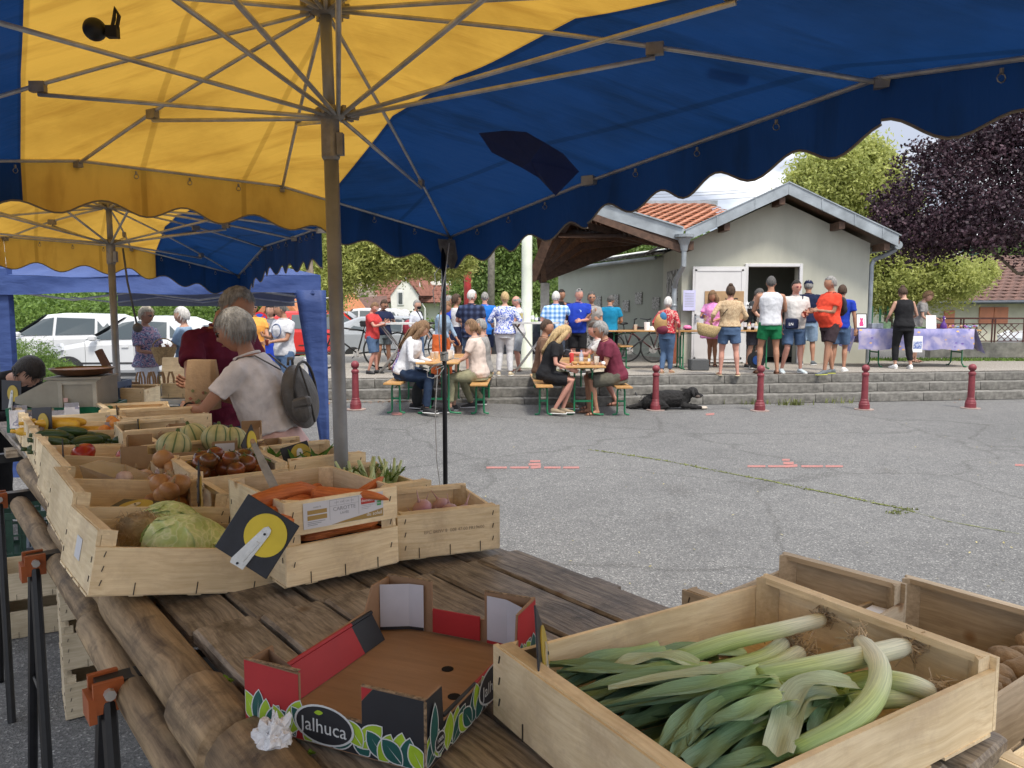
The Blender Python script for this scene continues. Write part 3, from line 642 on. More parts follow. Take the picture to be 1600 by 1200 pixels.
b=MB(); p=P(656,462,Dh-1.6); b.lathe([(.1,0),(.08,.4),(.02,.9)],8,0,(p.x,p.y,p.z)); b.build('finial',M_WHITE,wh)
ob=thing('village_outbuilding','low outbuilding with faded brown tiles left of white house','house')
b=MB(); b.add([P(545,505,48),P(612,500,48),P(604,462,51),P(560,465,51)],[(0,1,2,3)]); b.build('roof',M_BTILE,ob)
b=MB(); q=P(578,520,49.5); b.box((q.x,49.6,.6),(2.6,2.6,1.4)); b.build('wall',M_CREAM,ob)
ob=thing('village_roof_house','distant grey brown tiled house roof behind the gazebo','house')
b=MB(); b.add([P(536,472,60),P(600,470,60),P(592,440,64),P(545,442,64)],[(0,1,2,3)]); b.build('roof',mat('greybrown_tile',(.22,.17,.14),.9,.3,3),ob)
b=MB(); q=P(568,480,61); b.box((q.x,62,1.2),(3.0,3,2.6)); b.build('wall',M_CREAM,ob)
ch=thing('cream_gable_house','pale cream gable end with orange tiled verge behind white T shirt man','house')
Y=28
b=MB(); b.add([P(400,560,Y),P(478,560,Y),P(478,512,Y),P(436,460,Y),P(400,500,Y)],[(0,1,2,3,4)]); b.add([P(478,560,Y),P(478,512,Y),P(478,512,Y)+Vector((1.5,6,0)),P(478,560,Y)+Vector((1.5,6,0))],[(0,3,2,1)]); b.build('wall',mat('pale_cream',(.70,.68,.58),.9,.06),ch)
b=MB(); a=P(436,455,Y-.2);c=P(486,520,Y-.2); bar(b,a,c,.3,.16); bar(b,a,P(395,505,Y-.2),.3,.16); b.add([a+Vector((0,.1,.05)),c+Vector((0,.1,.05)),c+Vector((1.5,6,.05)),a+Vector((1.5,6,.05))],[(0,1,2,3)]); b.build('roof',mat('orange_tile',(.50,.20,.09),.8,.2,6),ch)
b=MB(); p=atY(767,560,30); b.tube([(p.x,p.y,0),(p.x+.03,p.y,4),(p.x-.02,p.y,7.5)],[.15,.13,.11],10); b.build('telegraph_pole',mat('grey_pole_wood',(.23,.21,.18),.9,.3,8),smooth=True,label='weathered wooden telegraph pole behind the standing crowd',cat='pole')
b=MB(); p=atY(731,520,21); b.tube([(p.x,p.y,0),(p.x,p.y,5)],.10,10); b.build('red_pole',mat('red_pole_paint',(.42,.05,.05),.5),smooth=True,label='red painted pole behind the navy plaid shirt man',cat='pole')
for (px,py,l) in((540,455,'upper white satellite dish on the distant house'),(540,461,'lower white satellite dish on the distant house'),(632,494,'white satellite dish low on the white house')):
 p=P(px,py,45); b=MB(); b.ell((p.x,p.y,p.z),(.14 if py<480 else .4,.05,.14 if py<480 else .4),12,8); b.build('satellite_dish',M_WHITE,smooth=True,label=l,cat='satellite dish')
for k,(py0,py1) in enumerate(((299,288),(304,292),(311,301))):
 a=atY(980,py0+6,40);c=atY(1260,py1,48); mid=(a+c)/2; mid.z-=.1; b=MB(); b.tube([a,a.lerp(mid,.5)-Vector((0,0,.03)),mid,mid.lerp(c,.5)-Vector((0,0,.03)),c],.014,5); b.build('overhead_wire',mat('wire_grey',(.2,.2,.22),.6),label=['topmost thin overhead wire above the hut ridge','middle thin overhead wire above the hut ridge','lowest thin overhead wire above the hut ridge'][k],cat='wire',group='overhead wires above the hut')
# ================================================================ TREES (trunk, limbs, leaf clumps)
M_BARK=mat('bark',(.16,.13,.10),.95,.35,10,.8,25,stretch=(1,1,.3))
LF={'yellow':leafmat('leaf_yellowgreen',(.56,.58,.20),(.28,.33,.09),scale=1.1,trans=.48),
 'green':leafmat('leaf_green',(.22,.31,.08),(.07,.12,.03),scale=.9),
 'dark':leafmat('leaf_dark',(.06,.11,.03),(.018,.04,.012),scale=.8,trans=.2),
 'purple':leafmat('leaf_purple',(.058,.028,.040),(.015,.009,.014),(.095,.050,.066),scale=1.5,trans=.12),
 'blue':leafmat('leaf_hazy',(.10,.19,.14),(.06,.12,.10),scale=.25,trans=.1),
 'hedge':leafmat('leaf_hedge',(.20,.30,.06),(.06,.12,.025),scale=1.5)}
def crown(name,blobs,n,size,m,parent,droop=0,aspect=.5,seed=1):
 """n leaf faces spread through the blobs' volumes; clumped, with gaps"""
 rs=np.random.RandomState(seed)
 vol=np.array([b[3]*b[4]*b[5] for b in blobs])**.7; cnt=(n*vol/vol.sum()).astype(int); V=[];
 for bl,c in zip(blobs,cnt):
  k=max(4,c//38)     # twig clusters
  d=rs.normal(size=(k,3)); d/=np.linalg.norm(d,axis=1)[:,None]; r=rs.uniform(.25,1,size=(k,1))**.45
  ctr=np.array(bl[:3])+d*r*np.array(bl[3:6])
  idx=rs.randint(0,k,c); cs=np.array(bl[3:6]).mean()*.17
  pos=ctr[idx]+rs.normal(size=(c,3))*cs*np.array([1,1,.8])
  if droop: pos[:,2]-=np.abs(rs.normal(size=c))*droop
  V.append(pos)
 pos=np.vstack(V); c=len(pos)
 a=rs.normal(size=(c,3)); a[:,2]-=droop*2; a/=np.linalg.norm(a,axis=1)[:,None]
 b=np.cross(a,rs.normal(size=(c,3))); b/=np.linalg.norm(b,axis=1)[:,None]
 s=size*rs.uniform(.55,1.35,size=(c,1))
 q=np.stack([pos-a*s,pos+b*s*aspect,pos+a*s,pos-b*s*aspect],axis=1).reshape(-1,3)
 me=bpy.data.meshes.new(name); me.vertices.add(c*4); me.vertices.foreach_set('co',q.ravel()); me.loops.add(c*4); me.loops.foreach_set('vertex_index',np.arange(c*4,dtype=np.int32)); me.polygons.add(c); me.polygons.foreach_set('loop_start',np.arange(0,c*4,4,dtype=np.int32)); me.polygons.foreach_set('loop_total',np.full(c,4,dtype=np.int32)); me.materials.append(m); me.update(calc_edges=True)
 return link(name,me,parent)
def tree(label,base,top,blobs,n,size,kind,tr=.16,droop=0,limbs=8,cat='tree',name='tree',seed=1,group=None,aspect=.5):
 t=thing(name,label,cat,base,group=group); base=Vector(base)
 bl=[(b[0]-base.x,b[1]-base.y,b[2]-base.z,b[3],b[4],b[5]) for b in blobs]
 mb=MB(); tp_=Vector((0,0,top-base.z)); mb.tube([Vector((0,0,0)),Vector((.05,0,tp_.z*.5)),tp_],[tr,tr*.8,tr*.55],9)
 rnd=random.Random(seed)
 for b in bl[:limbs]:
  c=Vector(b[:3]); st_=Vector((0,0,tp_.z*rnd.uniform(.6,1))); mid=st_.lerp(c,.5)+Vector((0,0,-.15*abs(c.x)))
  mb.tube([st_,mid,c],[tr*.38,tr*.2,tr*.05],6)
 mb.build('trunk',M_BARK,t,smooth=True)
 crown('crown',bl,n,size,LF[kind],t,droop,aspect,seed); return t
def pb(px,py,Y,rx_,rz_,ry_=None):   # blob from pixel centre and pixel radii at depth Y
 p=atY(px,py,Y); k=Y/FPX; return (p.x,p.y,p.z,rx_*k,(ry_ or rx_)*k,rz_*k)
bl=[pb(1480,330,18,90,70),pb(1560,290,18.5,90,90),pb(1420,370,17.6,60,45),pb(1560,350,17.5,95,38),pb(1400,310,17.5,40,28),pb(1450,255,18.5,55,28),pb(1600,220,18.5,70,60),pb(1385,345,17.3,38,22),pb(1650,300,18,90,120),pb(1480,368,17.4,70,20),pb(1500,240,18.6,55,35),pb(1575,195,18.8,55,30),pb(1700,180,19,90,120)]
tree('dark purple copper beech spreading over the right side of the hut',(14.2,19.2,0),3.4,bl,56000,.046,'purple',.20,limbs=2,seed=3,aspect=.62,name='copper_beech')
bl=[pb(1320,260,27,72,50),pb(1290,300,27,65,45),pb(1360,300,27,50,50),pb(1265,280,27,35,35),pb(1345,245,27,45,30),pb(1390,330,27,45,55)]
tree('tall yellow green locust tree rising behind the hut ridge',(11.8,27,0),3.5,bl,46000,.08,'yellow',.2,droop=.25,seed=5,name='locust_tree',aspect=.4)
bl=[pb(1405,435,24.5,55,36),pb(1465,435,24.5,60,32),pb(1515,418,24.5,36,20),pb(1385,400,24.5,35,35),pb(1440,400,24.5,50,30),pb(1395,465,24.5,38,18)]
tree('yellow green locust tree under the purple crown beside the downpipe',(11.9,24.5,0),2.4,bl,42000,.06,'yellow',.17,droop=.15,seed=6,name='locust_tree',aspect=.42)
bl=[pb(520,395,16.5,60,45),pb(600,395,17,70,34),pb(660,388,17.5,70,32),pb(550,425,16.5,50,28),pb(495,440,16,38,38),pb(620,370,17,80,50),pb(700,400,18,45,32),pb(535,360,17,80,50),pb(470,405,16.5,40,40),pb(430,380,17,60,40),pb(690,350,18,70,40),pb(600,415,16.8,35,14),pb(640,402,17,45,18),pb(520,460,16,20,25)]
tb=atG(489,590); tree('yellow green weeping tree with bare trunk behind the blue gazebo leg',(atY(487,590,13.9).x,13.9,PZ),2.6,bl,90000,.046,'yellow',.105,droop=.10,limbs=0,seed=8,name='weeping_tree',aspect=.35)
bl=[pb(775,395,34,50,60),pb(745,430,34,45,50),pb(810,430,34,55,70),pb(770,470,33,60,45),pb(830,490,33,50,60),pb(740,480,33,40,40),pb(790,380,36,70,40)]
tree('broad green tree filling the gap behind the pale round column',(-.9,34,0),3,bl,70000,.085,'green',.25,seed=9,name='green_tree')
bl=[pb(1000,388,60,110,30),pb(930,400,60,90,28)]
tree('dark green treetops showing above the annex roof',(9,60,0),5,bl,26000,.13,'green',.4,seed=10,name='green_tree')
bl=[pb(1100,280,80,10,2),pb(1045,305,70,16,9)]
for i,(px,py,Y,rx_,rz_,k) in enumerate([(640,545,40,45,20,'hedge'),(548,530,36,20,34,'green'),(528,505,34,14,40,'green'),(600,548,38,40,16,'hedge'),(745,520,30,45,35,'green'),(508,520,30,22,50,'green'),(700,552,42,40,16,'hedge'),(463,530,26,18,16,'hedge'),(505,470,30,20,38,'dark')]):
 p=atY(px,py,Y); lab=['round pale green bush below the dormer house','leafy bush beside the brown tiled outbuilding','tall green bush right of the grey tent pole','low hedge bush behind the red T shirt man','bush behind the crowd by the red pole','tall bush partly behind the grey tent pole','wide bush below the white house wall','small bush beside the cream gable house','dark shrub behind the gazebo leg'][i]
 t=thing('bush',lab,'bush',(p.x,p.y,0)); k_=Y/FPX
 crown('foliage',[(0,0,p.z,rx_*k_,rx_*k_,rz_*k_),(0,0,max(.5,p.z-.8),rx_*k_*1.1,rx_*k_,rz_*k_)],4500,.055*Y/25,LF[k],t,seed=20+i)
hg=tag(crown('hedge_mass',[pb(40,505,24,110,34),pb(150,500,26,110,30),pb(80,480,27,110,22),pb(240,500,28,90,35)],26000,.08,LF['hedge'],None,seed=31),'bright green hedge and shrubs behind the white parked cars',kind='stuff')
for i,(px,py,Y,rx_,rz_,k,l) in enumerate([(150,478,34,75,26,'dark','dark evergreen tree behind the farther white car'),(260,490,34,80,32,'dark','dark evergreen tree behind the woman with the basket'),(60,460,38,110,28,'green','green tree at the far left under the gazebo edge'),(330,480,34,90,40,'dark','dark tree behind the maroon shirt man'),(410,500,32,50,35,'green','green tree behind the orange T shirt man'),(200,520,30,110,22,'hedge','light green shrub row above the white cars')]):
 p=atY(px,py,Y); k_=Y/FPX; t=thing('tree',l,'tree',(p.x,p.y,0)); mb=MB(); mb.tube([(0,0,0),(0,0,p.z)],[.2,.1],8); mb.build('trunk',M_BARK,t)
 crown('crown',[(0,0,p.z,rx_*k_,rx_*k_*.7,rz_*k_),(rx_*k_*.4,0,p.z+.4,rx_*k_*.6,rx_*k_*.5,rz_*k_*.8),(-rx_*k_*.5,0,p.z-.2,rx_*k_*.6,rx_*k_*.5,rz_*k_*.8)],7000,.11,LF[k],t,seed=40+i)
b=tag(crown('wild_grass',[pb(40,560,12.5,42,32),pb(70,590,11.5,45,25),pb(20,590,11.5,40,30),pb(85,575,13,25,20)],16000,.035,LF['hedge'],None,seed=51,aspect=.16),'tall wild grass and weeds at the left edge in front of the cars',kind='stuff')
def hill(name,pts,Y,depth,m,n,size,seed,kinds):
 blobs=[]
 for (px,py,rx_,rz_) in pts: blobs.append(pb(px,py,Y,rx_,rz_,rx_))
 return tag(crown(name,blobs,n,size,LF[m],None,seed=seed),'wooded hillside in the distance',kind='stuff')
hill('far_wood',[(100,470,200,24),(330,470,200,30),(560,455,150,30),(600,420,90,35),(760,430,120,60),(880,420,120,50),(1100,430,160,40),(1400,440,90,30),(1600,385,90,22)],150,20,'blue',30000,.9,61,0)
hill('near_wood',[(-60,470,200,30),(330,490,300,26),(640,500,200,22),(830,470,90,50),(1420,500,60,12),(1590,400,60,14)],70,20,'green',30000,.40,62,0)
b=MB()
hp=[(-400,400,-5),(-400,400,22),(-120,400,16),(0,400,24),(120,400,15),(300,400,20),(600,400,14),(600,400,-5)]
b.add([Vector(p) for p in hp],[tuple(range(8))]); b.add([(-600,399,-5),(900,399,-5),(900,401,8),(-600,401,8)],[(0,1,2,3)])
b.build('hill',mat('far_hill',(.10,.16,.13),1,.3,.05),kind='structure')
# ================================================================ PARASOLS
def canvas():
 m,t,b=newmat('striped_canvas'); lk=t.links.new
 uv=N(t,'ShaderNodeUVMap'); sx=N(t,'ShaderNodeSeparateXYZ'); lk(uv.outputs[0],sx.inputs[0])
 r=ramp(t,[(0,(.007,.036,.125)),(.287,(.70,.41,.065)),(.757,(.007,.036,.125))]); r.color_ramp.interpolation='CONSTANT'; lk(sx.outputs[0],r.inputs[0])
 tc=N(t,'ShaderNodeTexCoord'); n=N(t,'ShaderNodeTexNoise',Scale=1.7,Detail=8,Roughness=.6); lk(tc.outputs['Object'],n.inputs['Vector'])
 r2=ramp(t,[(.32,(.72,.68,.62)),(.55,(1,1,1))]); lk(n.outputs['Fac'],r2.inputs[0])
 mp=N(t,'ShaderNodeMapping'); mp.inputs['Scale'].default_value=(1.2,7,1); mp.inputs['Rotation'].default_value=(0,0,.7); lk(tc.outputs['Object'],mp.inputs['Vector'])
 n3=N(t,'ShaderNodeTexNoise',Scale=1.1,Detail=5,Roughness=.55); lk(mp.outputs[0],n3.inputs['Vector']); r3=ramp(t,[(.36,(.74,.68,.62)),(.47,(1,1,1))]); lk(n3.outputs['Fac'],r3.inputs[0])
 a=N(t,'ShaderNodeMixRGB',blend_type='MULTIPLY'); a.inputs[0].default_value=1; lk(r.outputs[0],a.inputs[1]); lk(r2.outputs[0],a.inputs[2])
 c0=N(t,'ShaderNodeMixRGB',blend_type='MULTIPLY'); c0.inputs[0].default_value=.7; lk(a.outputs[0],c0.inputs[1]); lk(r3.outputs[0],c0.inputs[2])
 ms1=N(t,'ShaderNodeMath',operation='MULTIPLY_ADD'); ms1.inputs[1].default_value=6.38; ms1.inputs[2].default_value=-.83; lk(sx.outputs[0],ms1.inputs[0]); fr1=N(t,'ShaderNodeMath',operation='PINGPONG'); fr1.inputs[1].default_value=.5; lk(ms1.outputs[0],fr1.inputs[0]); r9=ramp(t,[(0,(.68,.66,.62)),(.022,(.70,.68,.64)),(.03,(1,1,1))]); lk(fr1.outputs[0],r9.inputs[0])
 c=N(t,'ShaderNodeMixRGB',blend_type='MULTIPLY'); c.inputs[0].default_value=.8; lk(c0.outputs[0],c.inputs[1]); lk(r9.outputs[0],c.inputs[2])
 lk(c.outputs[0],b.inputs['Base Color']); b.inputs['Roughness'].default_value=.75; b.inputs['Specular IOR Level'].default_value=.25
 tr=N(t,'ShaderNodeBsdfTranslucent'); lk(c.outputs[0],tr.inputs['Color']); ms=N(t,'ShaderNodeMixShader'); ms.inputs[0].default_value=.33
 bp=N(t,'ShaderNodeBump',Strength=.5,Distance=.03); lk(n3.outputs['Fac'],bp.inputs['Height']); lk(bp.outputs[0],b.inputs['Normal']); lk(bp.outputs[0],tr.inputs['Normal'])
 lk(b.outputs[0],ms.inputs[1]); lk(tr.outputs[0],ms.inputs[2]); lk(ms.outputs[0],t.nodes['Material Output'].inputs[0]); return m
M_CANVAS=canvas()
M_STEEL=mat('galvanised_tube',(.50,.49,.47),.36,.2,15,.05,60,metal=.4)
M_PIPING=mat('grey_piping',(.20,.17,.13),.7,.1)
M_GREYTAPE=mat('grey_tape',(.10,.10,.10),.6,.2,20,.3,30)
M_CASTING=mat('cast_joint',(.30,.28,.25),.5,.2,20,metal=.5)
M_BLUEFLAP=mat('bare_blue_canvas',(.006,.018,.10),.8,.15,5,.4,6)
def set_uv(me,co):
 uv=me.uv_layers.new(name='UVMap');
 for lp in me.loops: uv.data[lp.index].uv=co[lp.vertex_index]
def parasol(label,pole_xy,hubz,sliderz,per,Cc,Lc,pole_r,lean=(0,0),novalance=(),bottom=0,sag=.02,vh=.2,bow=.02,skipribs=(),polelabel=None,vsc=None):
 t=thing('market_parasol',label,'parasol',(pole_xy[0],pole_xy[1],0)); O=Vector((pole_xy[0],pole_xy[1],0))
 per=[Vector(p)-O for p in per]; hub=Vector((lean[0],lean[1],hubz)); n=len(per); apex=hub+Vector((0,0,.07))
 C=Vector(Cc)-O; L=Vector(Lc)-O; ax=(L-C); ax.z=0
 vs=[];uvs=[];fs=[];NR,NS=12,10
 idx={}
 def pos(k,r,s):
  a,b=per[k],per[(k+1)%n]; e=a.lerp(b,s); p=apex.lerp(e,r)
  p.z+=bow*math.sin(PI*r)-sag*math.sin(PI*s)*math.sin(PI*min(1,r*1.0))*r + .022*noise.noise(p*2.2)*(1-r)
  return p
 for k in range(n):
  for i in range(NR+1):
   for j in range(NS+1):
    key=(k,i,j)
    if j==NS: key=((k+1)%n,i,0)
    if i==0: key=(0,0,0)
    if key in idx: continue
    kk,ii,jj=key; p=pos(kk,ii/NR,jj/NS); idx[key]=len(vs); vs.append(p)
 def gi(k,i,j):
  key=(k,i,j)
  if j==NS: key=((k+1)%n,i,0)
  if i==0: key=(0,0,0)
  return idx[key]
 for k in range(n):
  for i in range(NR):
   for j in range(NS):
    q=[gi(k,i,j),gi(k,i+1,j),gi(k,i+1,j+1),gi(k,i,j+1)]
    q2=[]; [q2.append(x) for x in q if x not in q2]; fs.append(tuple(q2))
 D_=Vector((.55,-.835,0)); det=ax.x*D_.y-ax.y*D_.x
 def uvof(p): d=p-C; return ((d.x*D_.y-d.y*D_.x)/det,0)
 mb=MB(); mb.add(vs,fs); me=mb.mesh('canopy',M_CANVAS,True); set_uv(me,[uvof(v) for v in vs]); cn=link('canopy',me,t)
 for k in range(n):
  if k in novalance: continue
  a,b=per[k],per[(k+1)%n]; l=(b-a).length; m_=max(4,int(l/.03)); out=(b-a).cross(Vector((0,0,1))).normalized()
  vv=[];ff=[]
  off=sum((per[(i+1)%n]-per[i]).length for i in range(k))
  for i in range(m_+1):
   s=i/m_; e=a.lerp(b,s); d=off+l*s; hgt=vh*(vsc[k] if vsc else 1)+.028*math.sin(d*2*PI/.34)
   wob=.012*math.sin(d*9)+.01*noise.noise(Vector((d*2,0,3)))
   for q in range(4): vv.append(e+Vector((0,0,.005-hgt*q/3))+out*(wob*q/3))
  for i in range(m_):
   for q in range(3): ff.append((i*4+q,i*4+q+1,(i+1)*4+q+1,(i+1)*4+q))
  mb=MB(); mb.add(vv,ff); me=mb.mesh('valance',M_CANVAS,True); set_uv(me,[uvof(v) for v in vv]); vo=link('valance',me,t)
  mb=MB(); mb.tube([vv[i*4+3] for i in range(m_+1)],.004,5); mb.build('piping',M_PIPING,vo)
  mb=MB(); bar_=[a+Vector((0,0,-.005)),b+Vector((0,0,-.005))]; inn=(hub-(a+b)/2); inn.z=0; inn=inn.normalized()*.012
  mb.tube([q+inn for q in bar_],.0125,8,flat=.55); eb=mb.build('edge_bar',M_STEEL,t)
  for i in range(1,4):
   mb=MB(); q=a.lerp(b,i/4)+inn+Vector((0,0,-.02)); mb.tube([q,q+Vector((0,0,-.012))],.005,6);
   mb.tube([q+Vector((.010*math.cos(u*PI/4),0,-.022+.010*math.sin(u*PI/4))) for u in range(9)],.0018,4)
   mb.build('hook',M_CASTING,eb)
 sl=Vector((0,0,sliderz))
 for k in range(n):
  if k in skipribs: continue
  e=per[k]; d=(e-hub); dn=Vector((d.x,d.y,0)).normalized()
  pts=[]
  for i in range(9):
   r=i/8; p=(hub+dn*.05).lerp(e,r); p.z+=bow*math.sin(PI*r)*.95-.022; pts.append(p)
  mb=MB(); mb.tube(pts,.0072,8); rb=mb.build('rib',M_STEEL,t,smooth=True)
  mp_=pts[4] if k%2 else pts[5]
  mb=MB(); mb.box(mp_+Vector((0,0,-.006)),(.05,.022,.034),rot=rz(math.atan2(dn.y,dn.x))); mb.build('joint',M_CASTING,rb); mb=MB(); mb.box(pts[-1],(.06,.022,.022),rot=rz(math.atan2(dn.y,dn.x))); mb.build('end_fitting',M_CASTING,rb)
  mb=MB(); mb.tube([sl+dn*.05,mp_+Vector((0,0,-.03))],.0072,8); mb.build('strut',M_STEEL,t,smooth=True)
 mb=MB(); mb.tube([(0,0,bottom),(lean[0]*.75,lean[1]*.75,sliderz-.05)],pole_r,20); mb.build('pole',M_STEEL_POLE,t,smooth=True)
 mb=MB(); mb.tube([(lean[0]*.75,lean[1]*.75,sliderz-.05),(lean[0],lean[1],hubz+.05)],pole_r*.8,16); mb.build('inner_pole',M_STEEL_POLE,t,smooth=True)
 mb=MB(); mb.lathe([(pole_r*1.02,-.14),(pole_r*1.25,-.13),(pole_r*1.25,-.01),(.05,0),(.05,.02),(pole_r,.025)],18,0,(lean[0]*.75,lean[1]*.75,sliderz)); mb.box((lean[0]*.75+.035,-.01,sliderz-.09),(.02,.03,.07))
 for i in range(n): a_=2*PI*i/n; mb.box((math.cos(a_)*.055,math.sin(a_)*.055,sliderz+.01),(.03,.012,.025),rot=rz(a_))
 mb.build('slider_hub',M_CASTING,t)
 mb=MB(); mb.lathe([(pole_r,-.03),(.05,-.02),(.06,.0),(.06,.02),(.03,.04)],18,0,hub)
 for i in range(n): a_=2*PI*i/n; mb.box(hub+Vector((math.cos(a_)*.065,math.sin(a_)*.065,-.01)),(.03,.012,.03),rot=rz(a_))
 mb.build('top_hub',M_CASTING,t)
 return t,per,hub
M_STEEL_POLE=mat('grey_pole',(.25,.252,.255),.42,.14,10,.05,50,metal=.2)
C1=Vector((-.368,4.717,2.05)); E2=Vector((-1.152,3.927,2.225)); E1=Vector((-1.808,3.265,2.225)); L1=Vector((-2.46,2.62,2.10))
E3a=Vector((.339,3.46,2.17)); E3=Vector((.99,2.10,2.22)); R1=Vector((1.55,.95,2.03))
N1=L1+R1-C1
s1=R1.lerp(N1,1/3);s2=R1.lerp(N1,2/3);q1=N1.lerp(L1,1/3);q2=N1.lerp(L1,2/3)
for v in(s1,s2,q1,q2): v.z=2.2
per=[C1,E3a,E3,R1,s1,s2,N1,q1,q2,L1,E1,E2]
P1=Vector((-.572,2.6,0))
pt,perl,hubl=parasol('large yellow and blue striped market parasol overhead in the foreground',(P1.x,P1.y),2.585,2.235,per,C1,L1,.024,lean=(-.035,0),bottom=0.0,skipribs=(1,),vh=.19,vsc=[.95,.84,.78,.7,1,1,1,1,1,1,1,1])
O1=Vector((P1.x,P1.y,0))
def wpt(px,py,Y): return atY(px,py,Y)-O1
fl=MB(); pts=[(748,208,3.02),(790,204,3.0),(822,206,2.95),(850,222,2.92),(880,240,2.95),(905,268,3.05),(868,306,3.05),(842,278,3.05),(815,262,3.02),(768,238,3.04)]
c_=[wpt(*p) for p in pts]; ctr=sum(c_,Vector())/len(c_)+Vector((0,0,-.02)); fl.add(c_+[ctr],[(i,(i+1)%len(c_),len(c_)) for i in range(len(c_))]); fl.build('torn_flap',M_BLUEFLAP,pt,label='torn dark blue flap hanging from the canopy')
bk=MB(); q=wpt(921,281,3.42); bk.box(q,(.075,.03,.045),rot=rz(-.9)); bk.build('bare_bracket',mat('pale_bracket',(.42,.42,.40),.5,.2,10,metal=.3),pt)
q=per[2]-O1; rbm=Vector(hubl).lerp(q,.625); q=wpt(1152,86,2.33); tpm=MB(); dd_=(per[2]-O1-Vector(hubl)).normalized(); tpm.tube([q-dd_*.06,q+dd_*.055],[.022,.024],8,flat=.9); tpm.build('tape_wrap',M_GREYTAPE,pt)
cw=C1-O1
cp_=MB(); cp_.add([cw+Vector(v) for v in((-.09,-.07,-.02),(.03,-.10,-.03),(.05,-.10,-.17),(.0,-.02,-.20),(-.05,-.06,-.12))],[(0,1,2,3,4)]); cp_.build('corner_patch',mat('grey_patch',(.17,.16,.15),.8,.3,20),pt,label='grey patch sewn on the parasol corner')
b=MB(); pp=atY(693,400,4.66); b.tube([(pp.x,pp.y,0),(pp.x,pp.y,2.02)],.0145,10); b.build('black_post',mat('black_steel',(.012,.012,.014),.4,.2),smooth=True,label='slim black guy post standing under the parasol corner',cat='post')
M_ROPE=mat('white_rope',(.62,.60,.55),.9,.2,60,.6,90)
b=MB(); x0,y0=pp.x,pp.y
b.tube([(x0+.04,y0-.06,2.0),(x0+.02,y0-.05,1.86),(x0-.01,y0-.05,1.7),(x0-.03,y0-.04,1.5),(x0-.02,y0-.03,1.32)],.0035,5)
b.tube([(x0-.02,y0-.04,1.86),(x0-.05,y0-.05,1.82),(x0-.04,y0-.05,1.76),(x0-.06,y0-.05,1.72),(x0-.05,y0-.05,1.62)],.003,5)
for k in range(7):
 z=1.30+.008*k; b.tube([(x0+.022*math.cos(a*PI/4+k),y0+.022*math.sin(a*PI/4+k),z+.004*a/8) for a in range(9)],.004,5)
b.tube([(x0-.01,y0-.02,1.29),(x0-.06,y0-.03,1.275),(x0-.10,y0-.04,1.235),(x0-.10,y0-.04,1.205),(x0-.07,y0-.03,1.195),(x0-.03,y0-.03,1.215),(x0,y0-.03,1.26)],.003,5)
b.tube([(x0-.01,y0-.02,1.28),(x0-.04,y0-.03,1.275),(x0-.05,y0-.05,1.25),(x0,y0-.03,1.27)],.003,5)
b.tube([(x0+.01,y0-.03,1.30),(x0+.05,y0-.03,1.315),(x0+.09,y0-.02,1.315)],.003,5)
b.tube([(x0-.04,y0-.02,1.25),(x0-.055,y0-.03,1.0),(x0-.05,y0-.03,.7),(x0-.02,y0-.03,.45)],.0035,5)
b.build('white_rope',M_ROPE,smooth=True,label='white rope knotted round the slim black post',cat='rope')
b=MB(); q=atY(148,46,2.15); b.ell(q,.030,16,12); b.build('rubber_ball',mat('black_rubber',(.012,.012,.012),.5,.1),smooth=True,label='black rubber ball hooked under the yellow canopy',cat='ball')
b=MB(); a=atY(172,55,2.15); c=atY(180,12,2.15); b.tube([q,a,atY(178,30,2.15),c,atY(186,25,2.15),atY(180,58,2.15)],.005,6); b.box(atY(176,50,2.15),(.03,.02,.03)); b.build('bungee_hook',mat('black_rubber',(.012,.012,.012)),smooth=False,label='black plastic hook holding the ball under the canopy',cat='hook')
C2=Vector((-2.49,7.1,1.93)); R2=Vector((-1.05,4.3,2.06)); E3b=Vector((-1.356,4.9,2.07)); E3m=C2.lerp(R2,.45)+Vector((0,0,.10)); E2b=Vector((-2.98,6.1,2.10)); E1b=Vector((-3.47,5.32,2.11)); L2=Vector((-4.05,4.6,2.05)); N2=L2+(R2-C2)*.78
per2=[C2,E3m,E3b,R2,R2.lerp(N2,.33)+Vector((0,0,.12)),R2.lerp(N2,.66)+Vector((0,0,.12)),N2,N2.lerp(L2,.5)+Vector((0,0,.1)),L2,E1b,E2b]
pt2,_,_=parasol('second yellow and blue striped parasol further down the market table',(-2.68,5.2),2.30,2.05,per2,C2,L2,.023,bottom=0,novalance=(3,4,5,6,7),vh=.2,bow=.02)
b=MB(); a=atY(192,388,4.9); c=atY(215,512,4.9); b.tube([a,atY(199,440,4.9),c],.007,6); b.ell(c,.03,10,8); b.build('hanging_cord',M_GREYTAPE,smooth=True,label='cord with dark ball end hanging beside the second grey pole',cat='cord')
